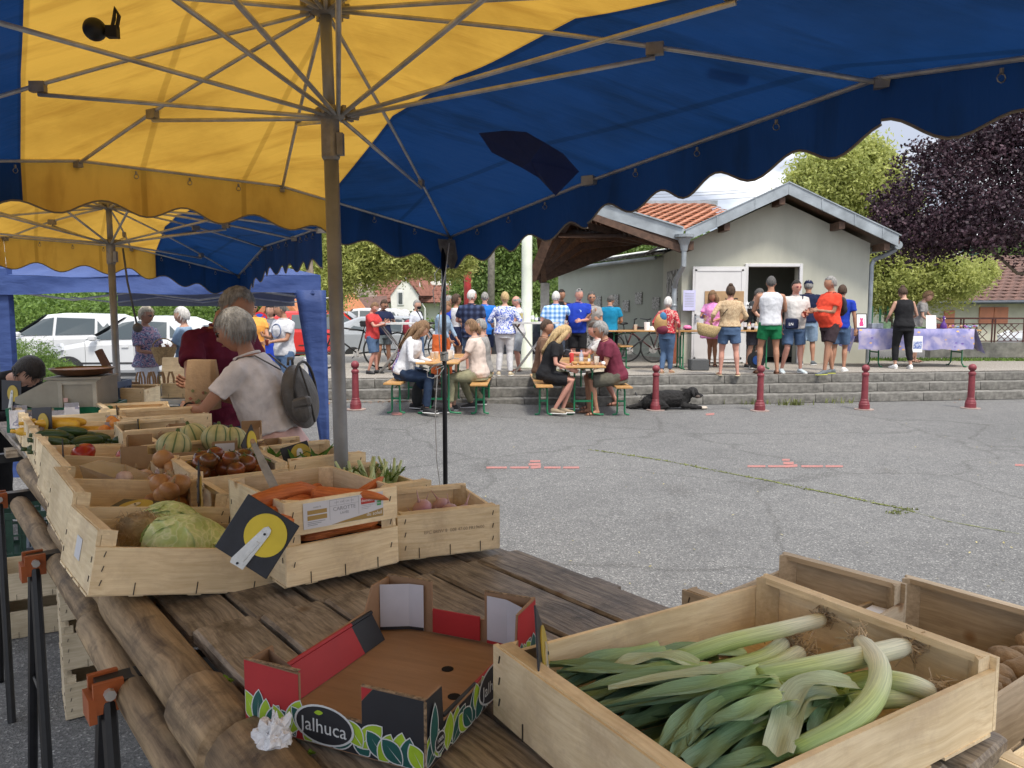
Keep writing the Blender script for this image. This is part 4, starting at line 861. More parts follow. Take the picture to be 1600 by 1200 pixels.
# ================================================================ BLUE GAZEBO
gz_=thing('folding_gazebo','violet blue folding gazebo behind the second parasol','gazebo')
def gmat():
 m,t,b=newmat('gazebo_cloth'); lk=t.links.new; tc=N(t,'ShaderNodeTexCoord'); mp=N(t,'ShaderNodeMapping'); mp.inputs['Scale'].default_value=(1.3,1,3.2); lk(tc.outputs['Object'],mp.inputs['Vector'])
 n=N(t,'ShaderNodeTexNoise',Scale=2,Detail=4); lk(mp.outputs[0],n.inputs['Vector']); r=ramp(t,[(.3,(.03,.06,.20)),(.65,(.055,.10,.29))]); lk(n.outputs['Fac'],r.inputs[0]); lk(r.outputs[0],b.inputs['Base Color'])
 tr=N(t,'ShaderNodeBsdfTranslucent'); lk(r.outputs[0],tr.inputs['Color']); ms=N(t,'ShaderNodeMixShader'); ms.inputs[0].default_value=.3; b.inputs['Roughness'].default_value=.6
 bp=N(t,'ShaderNodeBump',Strength=.35,Distance=.08); lk(n.outputs['Fac'],bp.inputs['Height']); lk(bp.outputs[0],b.inputs['Normal'])
 lk(b.outputs[0],ms.inputs[1]); lk(tr.outputs[0],ms.inputs[2]); lk(ms.outputs[0],t.nodes['Material Output'].inputs[0]); return m
M_GZ=gmat(); M_GZIN=mat('gazebo_lining',(.20,.21,.25),.8,.1)
YG=7.3; tl=atY(-90,412,YG); tr_c=atY(501,429,YG); bl_=atY(-90,484,YG); br_=atY(498,466,YG)
zt=1.6+YG*(486-432)/FPX; zb_=1.6+YG*(486-459)/FPX
xR=tr_c.x; xL=tl.x; yB=YG+3.2
apx_=Vector(((xL+xR)/2-.5,YG+1.5,2.60))
mb=MB()
nn_=24
front=[]
for i in range(nn_+1):
 s=i/nn_; x=xL+(xR-xL)*s
 for q in range(4):
  f=q/3; zz=zt+(zb_-zt)*f+ .02*math.sin(s*PI)*0
  front.append(Vector((x,YG-.02*math.sin(q+s*9)-.015*q,zz+.012*math.sin(s*14+q*.7))))
mb.add(front,[(i*4+q,i*4+q+1,(i+1)*4+q+1,(i+1)*4+q) for i in range(nn_) for q in range(3)])
mb.build('valance',M_GZ,gz_,smooth=True)
mb=MB(); mb.add([(xR,YG,zt),(xR-1.15,yB,zt),(xR-1.15,yB,zb_),(xR,YG,zb_)],[(0,1,2,3)]); mb.build('valance',M_GZ,gz_)
def rslope(a,b,c,name='canopy'):
 mb=MB(); k=8; vs=[];fs=[]
 for i in range(k+1):
  for j in range(k+1):
   e=a.lerp(b,j/k); p=c.lerp(e,i/k); p.z-=.09*math.sin(PI*i/k)*(1)+.02*math.sin(j*2.1+i); vs.append(p)
 fs=[(i*(k+1)+j,(i+1)*(k+1)+j,(i+1)*(k+1)+j+1,i*(k+1)+j+1) for i in range(k) for j in range(k)]
 mb.add(vs,fs); return mb.build(name,M_GZ,gz_,smooth=True)
A_=Vector((xL,YG,zt));B_=Vector((xR,YG,zt));C_=Vector((xR-1.15,yB,zt));D_=Vector((xL-1.15,yB,zt))
rslope(A_,B_,apx_);rslope(B_,C_,apx_);rslope(C_,D_,apx_);rslope(D_,A_,apx_)
mb=MB(); mb.add([(xL,yB,zt),(xR-1.15,yB,zt),(xR-1.15,yB,1.665),(xL,yB,1.665)],[(0,1,2,3)]); mb.build('rear_valance',M_GZIN,gz_)
for k in range(6):
 x0=xL+(xR-xL)*k/6;x1=xL+(xR-xL)*(k+1)/6; mb=MB()
 za,zc=(zb_+.02,zb_-.10)
 mb.tube([(x0,YG+.06,za if k%2 else zc+.04),(x1,YG+.06,zc+.04 if k%2 else za)],.011,6); mb.build('scissor_bar',M_STEEL,gz_); mb=MB(); mb.tube([(x0-.6,yB-.06,zc+.05 if k%2 else za),(x1-.6,yB-.06,za if k%2 else zc+.05)],.011,6); mb.build('scissor_bar',M_STEEL,gz_)
mb=MB(); a=atY(506,466,YG); c=atY(519,712,YG); gl0=Vector((xR-.05,YG+.05,0))
mb.box((xR-.04,YG+.06,zb_/2+.0),(.03,.03,zb_)); lg=mb.build('leg',mat('white_steel',(.7,.7,.72),.4,.1),gz_)
mb=MB()
rings=[]
for i in range(13):
 f=i/12; z=zb_+.03-f*(zb_-.1); w=.13*(1-f)+.035; cx=xR-.075+.10*f
 rings.append([Vector((cx-w,YG-.02,z)),Vector((cx-w*.4,YG-.05-.015*math.sin(i),z)),Vector((cx,YG-.02,z)),Vector((cx+w*.45,YG-.055,z)),Vector((cx+w*.75,YG-.01,z)),Vector((cx+w*.4,YG+.06,z)),Vector((cx-w*.5,YG+.06,z))])
mb.loft(rings); mb.build('leg_cloth',M_GZ,gz_,smooth=True)
mb=MB(); mb.box((atY(4,500,YG).x,YG+.05,1.0),(.12,.08,2.0)); mb.build('leg_cloth',M_GZ,gz_)
# ================================================================ MARKET TABLE
M_PLANK=grain('weathered_plank',(.37,.31,.24),(.09,.070,.055),.42,0,110,.6,True,.16,dirt=(.045,.032,.022))
M_LOG=grain('weathered_log',(.40,.285,.165),(.085,.055,.032),.7,0,40,.8,True,.10,dirt=(.06,.042,.03))
M_CRATE=grain('poplar_crate',(.88,.73,.49),(.70,.54,.32),.8,0,120,.25,True,.12,dirt=(.58,.44,.28))
M_CRATE2=grain('grey_poplar',(.62,.52,.37),(.48,.39,.26),.8,0,120,.15,False,.10)
M_STAPLE=mat('staple',(.10,.09,.08),.4,.1,metal=.8)
tb=thing('market_table','long trestle table of weathered brown planks with a log along its edge','table')
TR=R(38.7)
BM={}
def boardmesh(L,T,Hh,m,bev=.0,tag_=''):
 k=(round(L,3),round(T,3),round(Hh,3),m.name,tag_)
 if k not in BM:
  b=MB()
  if bev: b.bbox((0,0,0),(L,T,Hh),bev)
  else: b.box((0,0,0),(L,T,Hh))
  BM[k]=b.mesh('board',m)
 return BM[k]
def plank(parent,A0,A1,N0,z,w=.142,name='plank'):
 p=tp(N0+w/2,(A0+A1)/2,z-.0175); b=MB()
 L=A1-A0
 b.bbox((0,0,0),(L,w,.035),.006);
 o=b.build(name,M_PLANK,parent,loc=p,rot=(random.uniform(-.004,.004),random.uniform(-.003,.003),TR+PI/2)); return o
ws=[.138,.150,.148,.150,.146,.150]
n0=.448
for i,w in enumerate(ws):
 ends=[.30,.62,.50,.42,.43,.40][i]
 plank(tb,ends+random.uniform(-.01,.01),1.615+random.uniform(-.008,.012),n0,.94,w-.010); n0+=w
for (a0,a1) in((1.64,2.9),(2.91,4.2),(4.21,5.6)):
 n0=.448
 for i,w in enumerate(ws): plank(tb,a0,a1,n0,.925,w-.01); n0+=w
for A in(.75,1.35,1.9,2.7,3.6,4.6):
 b=MB(); b.box((0,0,0),(1.0,.09,.04)); b.build('batten',M_PLANK,tb,loc=tp(.9,A,.885),rot=TR)
def logpiece(A0,A1,Nc,z,r,n=14):
 L=A1-A0; b=MB(); rings=[]; prof=[(0,.0),(.004,.55),(.014,.82),(.03,.97)]
 xs=[(q,f) for q,f in prof]+[(L*i/8,1) for i in range(1,8)]+[(L-q,f) for q,f in reversed(prof)]
 for (x,f) in xs:
  rr=r*max(f,.05); rings.append([Vector((x-L/2,rr*math.cos(2*PI*i/n)*(1+.035*noise.noise(Vector((x*4,i*.7,A0)))),rr*math.sin(2*PI*i/n)*(1+.035*noise.noise(Vector((x*3,i*.9,5)))))) for i in range(n)])
 b.loft(rings); return b.build('log',M_LOG,tb,smooth=True,loc=tp(Nc,(A0+A1)/2,z),rot=TR+PI/2)
logpiece(1.375,2.05,.390,.898,.050); logpiece(1.16,1.40,.386,.902,.061); logpiece(.5,1.185,.392,.900,.070)
logpiece(2.06,2.9,.40,.89,.05); logpiece(2.9,4.1,.44,.89,.05)
logpiece(.9,2.1,.335,.832,.036); logpiece(2.1,3.6,.35,.832,.036)
M_ORANGE=mat('orange_paint',(.34,.085,.02),.5,.25,12); M_BLKST=mat('black_trestle',(.012,.012,.014),.35,.3,20)
for k,A in enumerate((1.66,2.67,3.67,4.7)):
 tt=thing('trestle',['black steel trestle with orange bracket nearest the cabbage crate','black steel trestle with orange bracket, second from the front','third black steel trestle from the front under the table','farthest black steel trestle under the market table'][k],'trestle',tp(.0,A,0),TR,group='black trestles under the table')
 b=MB(); b.box((.8,0,.845),(1.06,.05,.045)); b.build('top_bar',M_BLKST,tt)
 for nx_ in(.288,1.28):
  b=MB(); b.box((nx_,-.025,.842),(.055,.012,.062)); b.box((nx_,.028,.842),(.055,.012,.062)); b.box((nx_-.03,0,.82),(.014,.065,.05)); br=b.build('bracket',M_ORANGE,tt)
  b=MB(); b.tube([(nx_,-.045,.85),(nx_,.045,.85)],.011,8); b.build('bolt',M_STEEL,br)
  for s in(-1,1):
   b=MB(); b.tube([(nx_,s*.02,.83),(nx_+(-.02 if nx_<.5 else .02),s*.21,0)],.0145,8); b.build('leg',M_BLKST,tt)
  b=MB(); b.tube([(nx_-.005,-.1,.45),(nx_-.005,.1,.45)],.008,6); b.build('spreader',M_BLKST,tt)
# ================================================================ CRATES
def crate(label,W_,D_,H_,He,loc,rot,ends='x',m=None,gap=None,group='wooden produce crates',name='wooden_crate',low=0):
 """origin = front-left-bottom corner; ends 'x': tall end boards at x=0 and x=W"""
 m=m or M_CRATE; t=thing(name,label,'crate',loc,rot,group); T=.009
 def bd(L,Hh,c,r,nm='board',T=T):
  o=link(nm,boardmesh(L,T,Hh,m),t,c,(random.uniform(-.004,.004),random.uniform(-.003,.003),r)); return o
 zb0=.007
 for y in(T/2,D_-T/2):
  hh=He if ends=='y' else H_
  if gap and y<D_/2:
   h1=gap[0]; bd(W_,h1,(W_/2,y,zb0+h1/2),0); h2=hh-gap[1]; bd(W_,h2,(W_/2,y,zb0+hh-h2/2),0)
  else: bd(W_,hh,(W_/2,y,zb0+hh/2),0)
 for x in(T/2,W_-T/2):
  hh=He if ends=='x' else H_
  bd(D_-2*T-.002,hh,(x,D_/2,zb0+hh/2),PI/2)
 hp=max(H_,He)
 for x,y,a in((T,T,0),(W_-T,T,PI/2),(W_-T,D_-T,PI),(T,D_-T,-PI/2)):
  key=('post',round(hp,3),m.name)
  if key not in BM:
   b=MB(); s=.032; b.add([(0.001,0.001,0),(s,0.001,0),(0.001,s,0),(0.001,0.001,hp),(s,0.001,hp),(0.001,s,hp)],[(0,2,1),(3,4,5),(0,1,4,3),(1,2,5,4),(2,0,3,5)]); BM[key]=b.mesh('corner_post',m)
  link('corner_post',BM[key],t,(x,y,zb0+.001),a)
 if He>H_:
  for q in(0,1):
   if ends=='x': bd(D_-.02,.012,((.016 if q==0 else W_-.016),D_/2,zb0+He-.004),PI/2,'rail',.024)
   else: bd(W_-.02,.012,(W_/2,(.016 if q==0 else D_-.016),zb0+He-.004),0,'rail',.024)
 nb=4
 for i in range(nb):
  y=D_*(i+.5)/nb; bd(W_+.004,.005,(W_/2,y,.004),0,'bottom_slat',D_/nb*.78)
 for x in(W_*.22,W_*.5,W_*.78): bd(D_-.02,.003,(x,D_/2,.001),PI/2,'bottom_strip',.03)
 b=MB()
 for x in(.02,W_-.02):
  for z in(.25,.55,.85): b.box((x,-.0008,zb0+z*(H_ if ends=='x' else He)),(.0018,.002,.013),rot=ry(.25))
 for x in(W_*.2,W_*.5,W_*.8): b.box((x,-.0008,zb0+.012),(.0018,.002,.028))
 for y in(.02,D_-.02):
  for z in(.3,.7): b.box((-.0008,y,zb0+z*H_),(.002,.0018,.013))
 b.build('staples',M_STAPLE,t,kind='stuff')
 t['dims']=0; del t['dims']
 return t
def cmat(loc,rot):
 r=rot.to_4x4() if isinstance(rot,Matrix) else (Matrix.Rotation(rot[2],4,'Z')@Matrix.Rotation(rot[1],4,'Y')@Matrix.Rotation(rot[0],4,'X') if isinstance(rot,tuple) else Matrix.Rotation(rot,4,'Z'))
 return Matrix.Translation(Vector(loc))@r
def Nl(A): return .30+.055*(A-1.83)
CR={}
def addcrate(key,*a,**k):
 t=crate(*a,**k); CR[key]=cmat(a[5],a[6])
 if key=='cabb': b=MB(); b.box((-.0012,.17,.075),(.001,.06,.05)); b.build('paper_sticker',mat('sticker_white',(.6,.6,.62),.7,.05),t)
 return t
YAW=R(38.6)
tilt=rz(R(38.6))@rx(R(-2))@ry(R(11.8))
addcrate('cabb','pale wooden crate of cabbages tilted on the log at the front',.456,.36,.104,.138,(-.917,1.61,.982),tilt,'x')
tilt2=rz(R(37))@ry(R(9))
def TL(N_,A,z=.925): return tp(N_,A,z)
addcrate('onion','wooden crate with onions and a dropped price sign behind the cabbages',.40,.43,.11,.145,TL(.31,2.21,.985),tilt2,'x')
addcrate('garlic','wooden crate of garlic and shallots with a net bag on top',.42,.50,.11,.145,TL(.35,2.67,.975),tilt2,'x')
addcrate('redtom','wooden crate of red tomatoes behind the garlic crate',.42,.32,.09,.13,TL(.39,3.24,.965),rz(R(36))@ry(R(5)),'x')
addcrate('courg','wooden crate of green courgettes behind the red tomatoes',.42,.34,.09,.12,TL(.41,3.60,.96),rz(R(36))@ry(R(4)),'x')
addcrate('squash','wooden crate holding a box of yellow squash beside the scale',.44,.36,.10,.13,TL(.43,3.98,.955),rz(R(36))@ry(R(3)),'x')
addcrate('farl','wooden crate half hidden at the far left end of the table',.40,.36,.12,.14,TL(.45,4.42,.95),R(36),'x',M_CRATE2)
addcrate('carrot','tall slatted crate of orange carrots with a printed label',.299,.40,.20,.20,(-.53,1.761,.944),rz(R(38))@rx(R(-1.5)),'x',gap=(.095,.118))
addcrate('turnip','small pale crate of purple turnips at the table edge',.285,.30,.105,.118,(-.298,1.962,.944),R(22),'y')
addcrate('fennel','wooden crate of fennel beside the grey parasol pole',.30,.38,.11,.13,TL(1.0,2.04,.93),R(37),'y')
addcrate('kumato','wooden crate of dark brown green tomatoes in the middle of the table',.31,.36,.13,.15,TL(.69,2.46,.94),R(35),'x')
addcrate('celery','wooden crate with a price sign and green leaves behind the carrots',.28,.34,.13,.15,TL(1.01,2.46,.94),R(36),'y')
addcrate('empty','pale wooden crate with wrapping papers behind the dark tomatoes',.30,.36,.10,.12,TL(1.02,2.80,.935),R(36),'y')
addcrate('melonb','wooden crate under the melon box in the middle row',.36,.36,.10,.13,TL(.70,2.86,.94),R(35),'y')
addcrate('mid1','pale wooden crate lying empty left of the melons',.30,.34,.13,.14,TL(.72,3.50,.95),R(33),'y')
addcrate('mid2','wooden crate with a red bag behind the melons',.40,.36,.12,.14,TL(.80,3.92,.95),R(30),'y')
addcrate('mid3','wooden crate standing near the second grey pole',.34,.30,.12,.13,TL(.80,4.42,.95),R(26),'y')
addcrate('leek','large pale wooden crate full of leeks in the foreground right',.447,.641,.098,.117,(-.030,1.184,.946),R(-58.5),'y')
M_CRATE3=grain('brown_crate',(.58,.47,.33),(.40,.31,.21),.8,0,110,.2,True,.08)
addcrate('ra','brown wooden crate behind the leek crate',.311,.43,.075,.12,(.385,1.69,.845),R(-50),'y',M_CRATE3)
addcrate('pot','wooden crate of potatoes at the right edge of the view',.385,.60,.12,.150,(.508,1.534,.782),R(-54.2),'y',M_CRATE3)
addcrate('pot2','pale wooden crate of potatoes at the bottom right corner',.40,.50,.11,.13,(.74,1.13,.78),R(-57),'y')
sb=thing('side_bench','low plank bench carrying the crates right of the table','bench',tp(1.42,-.55,.0),TR)
for i in range(5): b=MB(); b.bbox((.10+i*.15,.75,.76),(.14,1.4,.03),.004); b.build('plank',M_PLANK,sb)
for (x,y) in((.1,.1),(.1,1.5),(.7,.1),(.7,1.5)): b=MB(); b.box((x,y,.37),(.05,.05,.74)); b.build('leg',M_PLANK,sb)
def gcr(px,py,z,l,W_=.5,D_=.32,H_=.15,rot=.5,m=None):
 p=atZ(px,py,0); p.z=z; addcrate(l,l,W_,D_,H_,H_+.03,p,rot,'x',m or M_CRATE2)
for k in range(3): gcr(104,1128,.20*k,['bottom crate of the stack on the ground under the table','middle crate of the stack on the ground under the table','top crate of the stack on the ground under the table'][k],.42,.32,.14,R(33))
for k in range(2): gcr(-8,1005,.19*k,['lower crate on the ground at the far left under the table','upper crate on the ground at the far left under the table'][k],.5,.32,.13,R(30))
gcr(110,960,.0,'grey crate on the ground between the two stacks',.45,.32,.2,R(34))
def plastic_crate(label,W_,D_,H_,loc,rot,m,name='plastic_crate'):
 t=thing(name,label,'crate',loc,rot)
 for (L_,c,r_) in((W_,(W_/2,0,0),0),(W_,(W_/2,D_,0),0),(D_,(0,D_/2,0),PI/2),(D_,(W_,D_/2,0),PI/2)):
  b=MB(); b.box((0,0,H_-.02),(L_,.014,.04)); b.box((0,0,.015),(L_,.012,.03)); b.box((0,0,H_*.5),(L_,.007,.012))
  n=int(L_/.045)
  for i in range(n+1): b.box((-L_/2+.006+i*(L_-.012)/n,0,H_/2),(.010,.009,H_-.03))
  for i in range(n):
   if i%2: b.box((-L_/2+(i+.5)*L_/n,.002,H_/2),(L_/n,.004,H_*.7))
  b.build('side_panel',m,t,loc=c,rot=r_)
 b=MB(); b.box((W_/2,D_/2,.006),(W_-.01,D_-.01,.01)); b.build('base_panel',m,t)
 return t
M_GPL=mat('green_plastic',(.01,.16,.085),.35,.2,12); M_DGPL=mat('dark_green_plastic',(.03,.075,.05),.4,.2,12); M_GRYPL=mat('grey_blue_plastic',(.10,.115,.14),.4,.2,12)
plastic_crate('green plastic crate carrying the grey market scale',.50,.34,.13,(-2.70,4.08,.95),R(12),M_GPL)
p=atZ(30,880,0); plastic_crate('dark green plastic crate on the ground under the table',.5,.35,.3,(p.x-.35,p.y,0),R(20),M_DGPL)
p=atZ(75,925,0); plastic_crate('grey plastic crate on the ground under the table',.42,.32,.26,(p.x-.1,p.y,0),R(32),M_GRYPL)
M_BLACKP=mat('black_plate',(.018,.02,.028),.45,.2,30); M_YEL=mat('yellow_disc',(.72,.56,.04),.5,.08,10); M_ALU=mat('aluminium',(.60,.60,.58),.38,.1,40,.1,90,metal=.6); M_AGED=mat('aged_yellow_disc',(.50,.36,.05),.5,.1,10)
def price_sign(label,loc,rot,s=.14,disc=.046,yel=None,flip=1,blade=.10):
 t=thing('price_sign',label,'price sign',loc,rot)
 b=MB(); b.bbox((0,0,0),(s,.003,s),.001); b.build('plate',M_BLACKP,t)
 b=MB(); b.lathe([(disc,0),(disc,.002)],32); b.build('disc',yel or M_YEL,t,loc=(.015,-.002,.012),rot=(PI/2,0,0))
 b=MB(); pl=[(-.010,.012),(-.004,.020),(.006,.018),(.010,.008),(.012,-blade*.95),(-.020,-blade),(-.024,-blade*.9)]
 b.prism(pl,.002); b.prism([(-.003,-.02),(.004,-.02),(.002,-blade*.8),(-.012,-blade*.85)],.002,0,Matrix.Translation((0,-.002,0))); b.build('clip',M_ALU,t,loc=(.012,-.0065,.012),rot=(0,flip*.12,0))
 b=MB()
 for (x,z) in((.013,.014),(-.004,-blade+.022)): b.lathe([(.0028,0),(.0028,.0015)],10,0,(x,z,0))
 b.build('rivet',M_BLACKP,t,loc=(0,-.0075,0),rot=(PI/2,0,0))
 return t
p=atY(402,838,1.665); price_sign('large black price sign with yellow disc clipped on the cabbage crate',p,(R(-12),R(31),R(-6)),.136,.048,blade=.092)
def psign(px0,py0,Y,rot,label,s=.13,**k): return price_sign(label,atY(px0,py0,Y),rot,s,**k)
psign(345,690,3.25,(R(-5),0,R(-44)),'narrow black price sign with yellow disc standing in the melon box',.15,yel=M_YEL)
psign(465,715,2.75,(R(-8),R(-14),R(25)),'black price sign with dull yellow disc on the celery crate',.10,disc=.035,yel=M_AGED)
psign(392,700,2.85,(R(-5),R(-28),R(90)),'black price sign tilted against the dark tomatoes',.13,yel=M_YEL)
psign(66,665,3.55,(R(-3),R(-5),R(-31)),'tall black price sign with yellow disc beside the squash crate',.17,yel=M_AGED)
psign(18,618,4.3,(R(-3),0,R(-24)),'black price sign with dull yellow disc at the far left edge',.17,yel=M_AGED)
psign(100,735,2.62,(R(0),R(48),R(119)),'brown price sign leaning edge on over the garlic crate',.16,yel=M_AGED)
psign(200,794,2.12,(R(-82),0,R(-12)),'price sign lying flat on the onions behind the cabbages',.12,yel=M_AGED)
psign(312,770,2.2,(R(0),R(42),R(109)),'price sign seen edge on between the onion and carrot crates',.14,yel=M_AGED)
psign(186,660,3.9,(R(-3),R(14),R(112)),'pair of edge on price signs near the second grey pole',.16,yel=M_AGED)
psign(218,675,3.5,(R(-3),R(8),R(113)),'thin price sign seen edge on left of the melons',.12,yel=M_AGED)
psign(250,600,5.6,(R(-3),R(4),R(111)),'thin price stake standing before the paper bags',.18,yel=M_AGED)
psign(848,1030,1.16,(R(-12),R(45),R(76)),'black price sign stuck edge on in the leek crate corner',.125,yel=M_AGED)
t=thing('metal_blade','bent grey metal price clip standing over the carrots','price clip',(0,0,0))
b=MB(); a=atY(395,690,2.1);c=atY(432,770,1.98); d=(c-a).normalized(); s=Vector((.8,.45,0))*.0125
b.loft([[a-s*.55,a+s*.55,a+s*.55+Vector((0,.002,0)),a-s*.55+Vector((0,.002,0))],[a.lerp(c,.5)-s,a.lerp(c,.5)+s,a.lerp(c,.5)+s+Vector((0,.002,0)),a.lerp(c,.5)-s+Vector((0,.002,0))],[c-s,c+s*1.1,c+s*1.1+Vector((0,.002,0)),c-s+Vector((0,.002,0))]]); b.build('blade',mat('dull_grey_metal',(.30,.31,.32),.45,.2,30),t)
b=MB(); b.ell(a+Vector((0,0,.0)),.008,8,6); b.build('tip',M_CARD,t)
b=MB(); b.tube([c,atY(433,790,1.95)],.0012,4); b.build('elastic',M_ROPE,t)
# ================================================================ PRODUCE
def vegmat(name,c,c2,scale=18,rough=.45,bump=.15,stretch=None): return mat(name,c,rough,.2,scale,bump,50,c2=c2,stretch=stretch,rand=.08)
M_CARROT=vegmat('carrot_skin',(.62,.19,.05),(.42,.10,.025),30,.55,.3,(.5,6,6))
def cabmat():
 m,t,b=newmat('cabbage_leaf'); lk=t.links.new; tc=N(t,'ShaderNodeTexCoord'); dn=N(t,'ShaderNodeTexNoise',Scale=14,Detail=3); lk(tc.outputs['Object'],dn.inputs['Vector']); av=N(t,'ShaderNodeMixRGB'); av.inputs[0].default_value=.10; lk(tc.outputs['Object'],av.inputs[1]); lk(dn.outputs['Color'],av.inputs[2])
 mp=N(t,'ShaderNodeMapping'); mp.inputs['Scale'].default_value=(1,1,.45); mp.inputs['Rotation'].default_value=(.5,.4,0); lk(av.outputs[0],mp.inputs['Vector'])
 v=N(t,'ShaderNodeTexVoronoi',Scale=42); v.feature='DISTANCE_TO_EDGE'; lk(mp.outputs[0],v.inputs['Vector']); r=ramp(t,[(0,(.80,.88,.58)),(.05,(.68,.80,.42)),(.18,(.56,.71,.31))]); lk(v.outputs['Distance'],r.inputs[0])
 n=N(t,'ShaderNodeTexNoise',Scale=16,Detail=5); lk(tc.outputs['Object'],n.inputs['Vector']); r2=ramp(t,[(.3,(.72,.78,.66)),(.62,(1.12,1.08,1.1))]); lk(n.outputs['Fac'],r2.inputs[0]); a=N(t,'ShaderNodeMixRGB',blend_type='MULTIPLY'); a.inputs[0].default_value=1; lk(r.outputs[0],a.inputs[1]); lk(r2.outputs[0],a.inputs[2]); lk(a.outputs[0],b.inputs['Base Color']); b.inputs['Roughness'].default_value=.5
 bp=N(t,'ShaderNodeBump',Strength=.8,Distance=.006); bp.invert=True; lk(v.outputs['Distance'],bp.inputs['Height']); lk(bp.outputs[0],b.inputs['Normal']); return m
M_CAB=cabmat()
M_ONION=vegmat('onion_skin',(.50,.26,.10),(.30,.13,.05),14,.4,.2)
M_GARL=vegmat('garlic_skin',(.62,.50,.42),(.40,.22,.18),20,.6,.2)
M_KUM=vegmat('kumato_skin',(.24,.06,.02),(.06,.05,.018),9,.2,.05)
M_RTOM=vegmat('red_tomato_skin',(.45,.035,.015),(.30,.03,.01),8,.25,.05)
M_GREENV=vegmat('courgette_skin',(.05,.085,.022),(.02,.04,.012),9,.3,.05)
M_SQ=vegmat('yellow_squash',(.70,.42,.04),(.55,.28,.02),8,.35,.05)
M_APR=vegmat('apricot_skin',(.70,.30,.06),(.55,.18,.03),8,.5,.05)
M_TURN=vegmat('turnip_skin',(.34,.12,.20),(.55,.42,.36),3,.5,.1)
M_POT=vegmat('potato_skin',(.36,.24,.13),(.20,.13,.07),14,.85,.4)
M_ROOT=mat('root_hair',(.55,.42,.27),.9,.25,30)
M_CELE=vegmat('celeriac_skin',(.55,.42,.24),(.26,.18,.09),10,.9,.6)
M_FENN=leafmat('fennel_frond',(.22,.34,.05),(.10,.18,.03),scale=14)
M_FBULB=vegmat('fennel_bulb',(.55,.62,.35),(.40,.52,.22),10,.4,.1)
M_STEMG=mat('green_stem',(.10,.15,.04),.7,.2,30); M_NECK=mat('dry_neck',(.46,.32,.17),.8,.3,40)
def melonmat():
 m,t,b=newmat('melon_skin'); lk=t.links.new; tc=N(t,'ShaderNodeTexCoord'); sx=N(t,'ShaderNodeSeparateXYZ'); lk(tc.outputs['Object'],sx.inputs[0])
 at=N(t,'ShaderNodeMath',operation='ARCTAN2'); lk(sx.outputs[1],at.inputs[0]); lk(sx.outputs[0],at.inputs[1]); mu=N(t,'ShaderNodeMath',operation='MULTIPLY'); mu.inputs[1].default_value=10; lk(at.outputs[0],mu.inputs[0]); co=N(t,'ShaderNodeMath',operation='COSINE'); lk(mu.outputs[0],co.inputs[0])
 n=N(t,'ShaderNodeTexNoise',Scale=35,Detail=6); lk(tc.outputs['Object'],n.inputs['Vector'])
 r=ramp(t,[(.0,(.52,.50,.26)),(.9,(.44,.44,.22)),(.96,(.12,.19,.07))]); m1=N(t,'ShaderNodeMapRange'); m1.inputs['From Min'].default_value=-1; lk(co.outputs[0],m1.inputs['Value']); lk(m1.outputs[0],r.inputs[0])
 r2=ramp(t,[(.35,(.75,.75,.7)),(.6,(1.05,1.0,.9))]); lk(n.outputs['Fac'],r2.inputs[0]); a=N(t,'ShaderNodeMixRGB',blend_type='MULTIPLY'); a.inputs[0].default_value=.8; lk(r.outputs[0],a.inputs[1]); lk(r2.outputs[0],a.inputs[2]); lk(a.outputs[0],b.inputs['Base Color']); b.inputs['Roughness'].default_value=.6
 bp=N(t,'ShaderNodeBump',Strength=.3,Distance=.004); lk(n.outputs['Fac'],bp.inputs['Height']); lk(bp.outputs[0],b.inputs['Normal']); return m
M_MELON=melonmat()
def blobmesh(name,r,m,nu=14,nv=10,amp=.05,fr=3,seed=0,ribs=0,stem=None):
 b=MB()
 def fn(p,d):
  k=1+amp*noise.noise(d*fr+Vector((seed*7.3,1.7,seed)))
  if ribs: k*=1-.045*max(0,math.cos(math.atan2(d.y,d.x)*ribs))**4
  return p*k
 b.ell((0,0,0),r,nu,nv,0,None,fn)
 if stem:
  z=r[2]*.97
  if stem=='calyx':
   for q in range(5): a=q*1.257; b.add([(0,0,z+.003),(.006*math.cos(a-.5),.006*math.sin(a-.5),z+.003),(.017*math.cos(a),.017*math.sin(a),z-.001),(.006*math.cos(a+.5),.006*math.sin(a+.5),z+.003)],[(0,1,2,3)],1)
   b.tube([(0,0,z),(.003,.002,z+.010)],.002,5,1)
  elif stem=='neck': b.tube([(0,0,z-.006),(.001,0,z+.008),(.004,.003,z+.024)],[.010,.005,.0015],7,1)
  elif stem=='stub': b.tube([(0,0,z-.004),(.003,0,z+.014)],[.009,.006],7,1)
  return b.mesh(name,[m,M_STEMG if stem!='neck' else M_NECK],True)
 return b.mesh(name,m,True)
def put(name,me,M,loc,rot,label,cat,group,scale=1):
 o=link(name,me,None,M@Vector(loc)); o.rotation_euler=(M.to_3x3()@Matrix.Rotation(rot[2],3,'Z')@Matrix.Rotation(rot[1],3,'Y')@Matrix.Rotation(rot[0],3,'X')).to_euler(); o.scale=(scale,)*3
 return tag(o,label,cat,group)
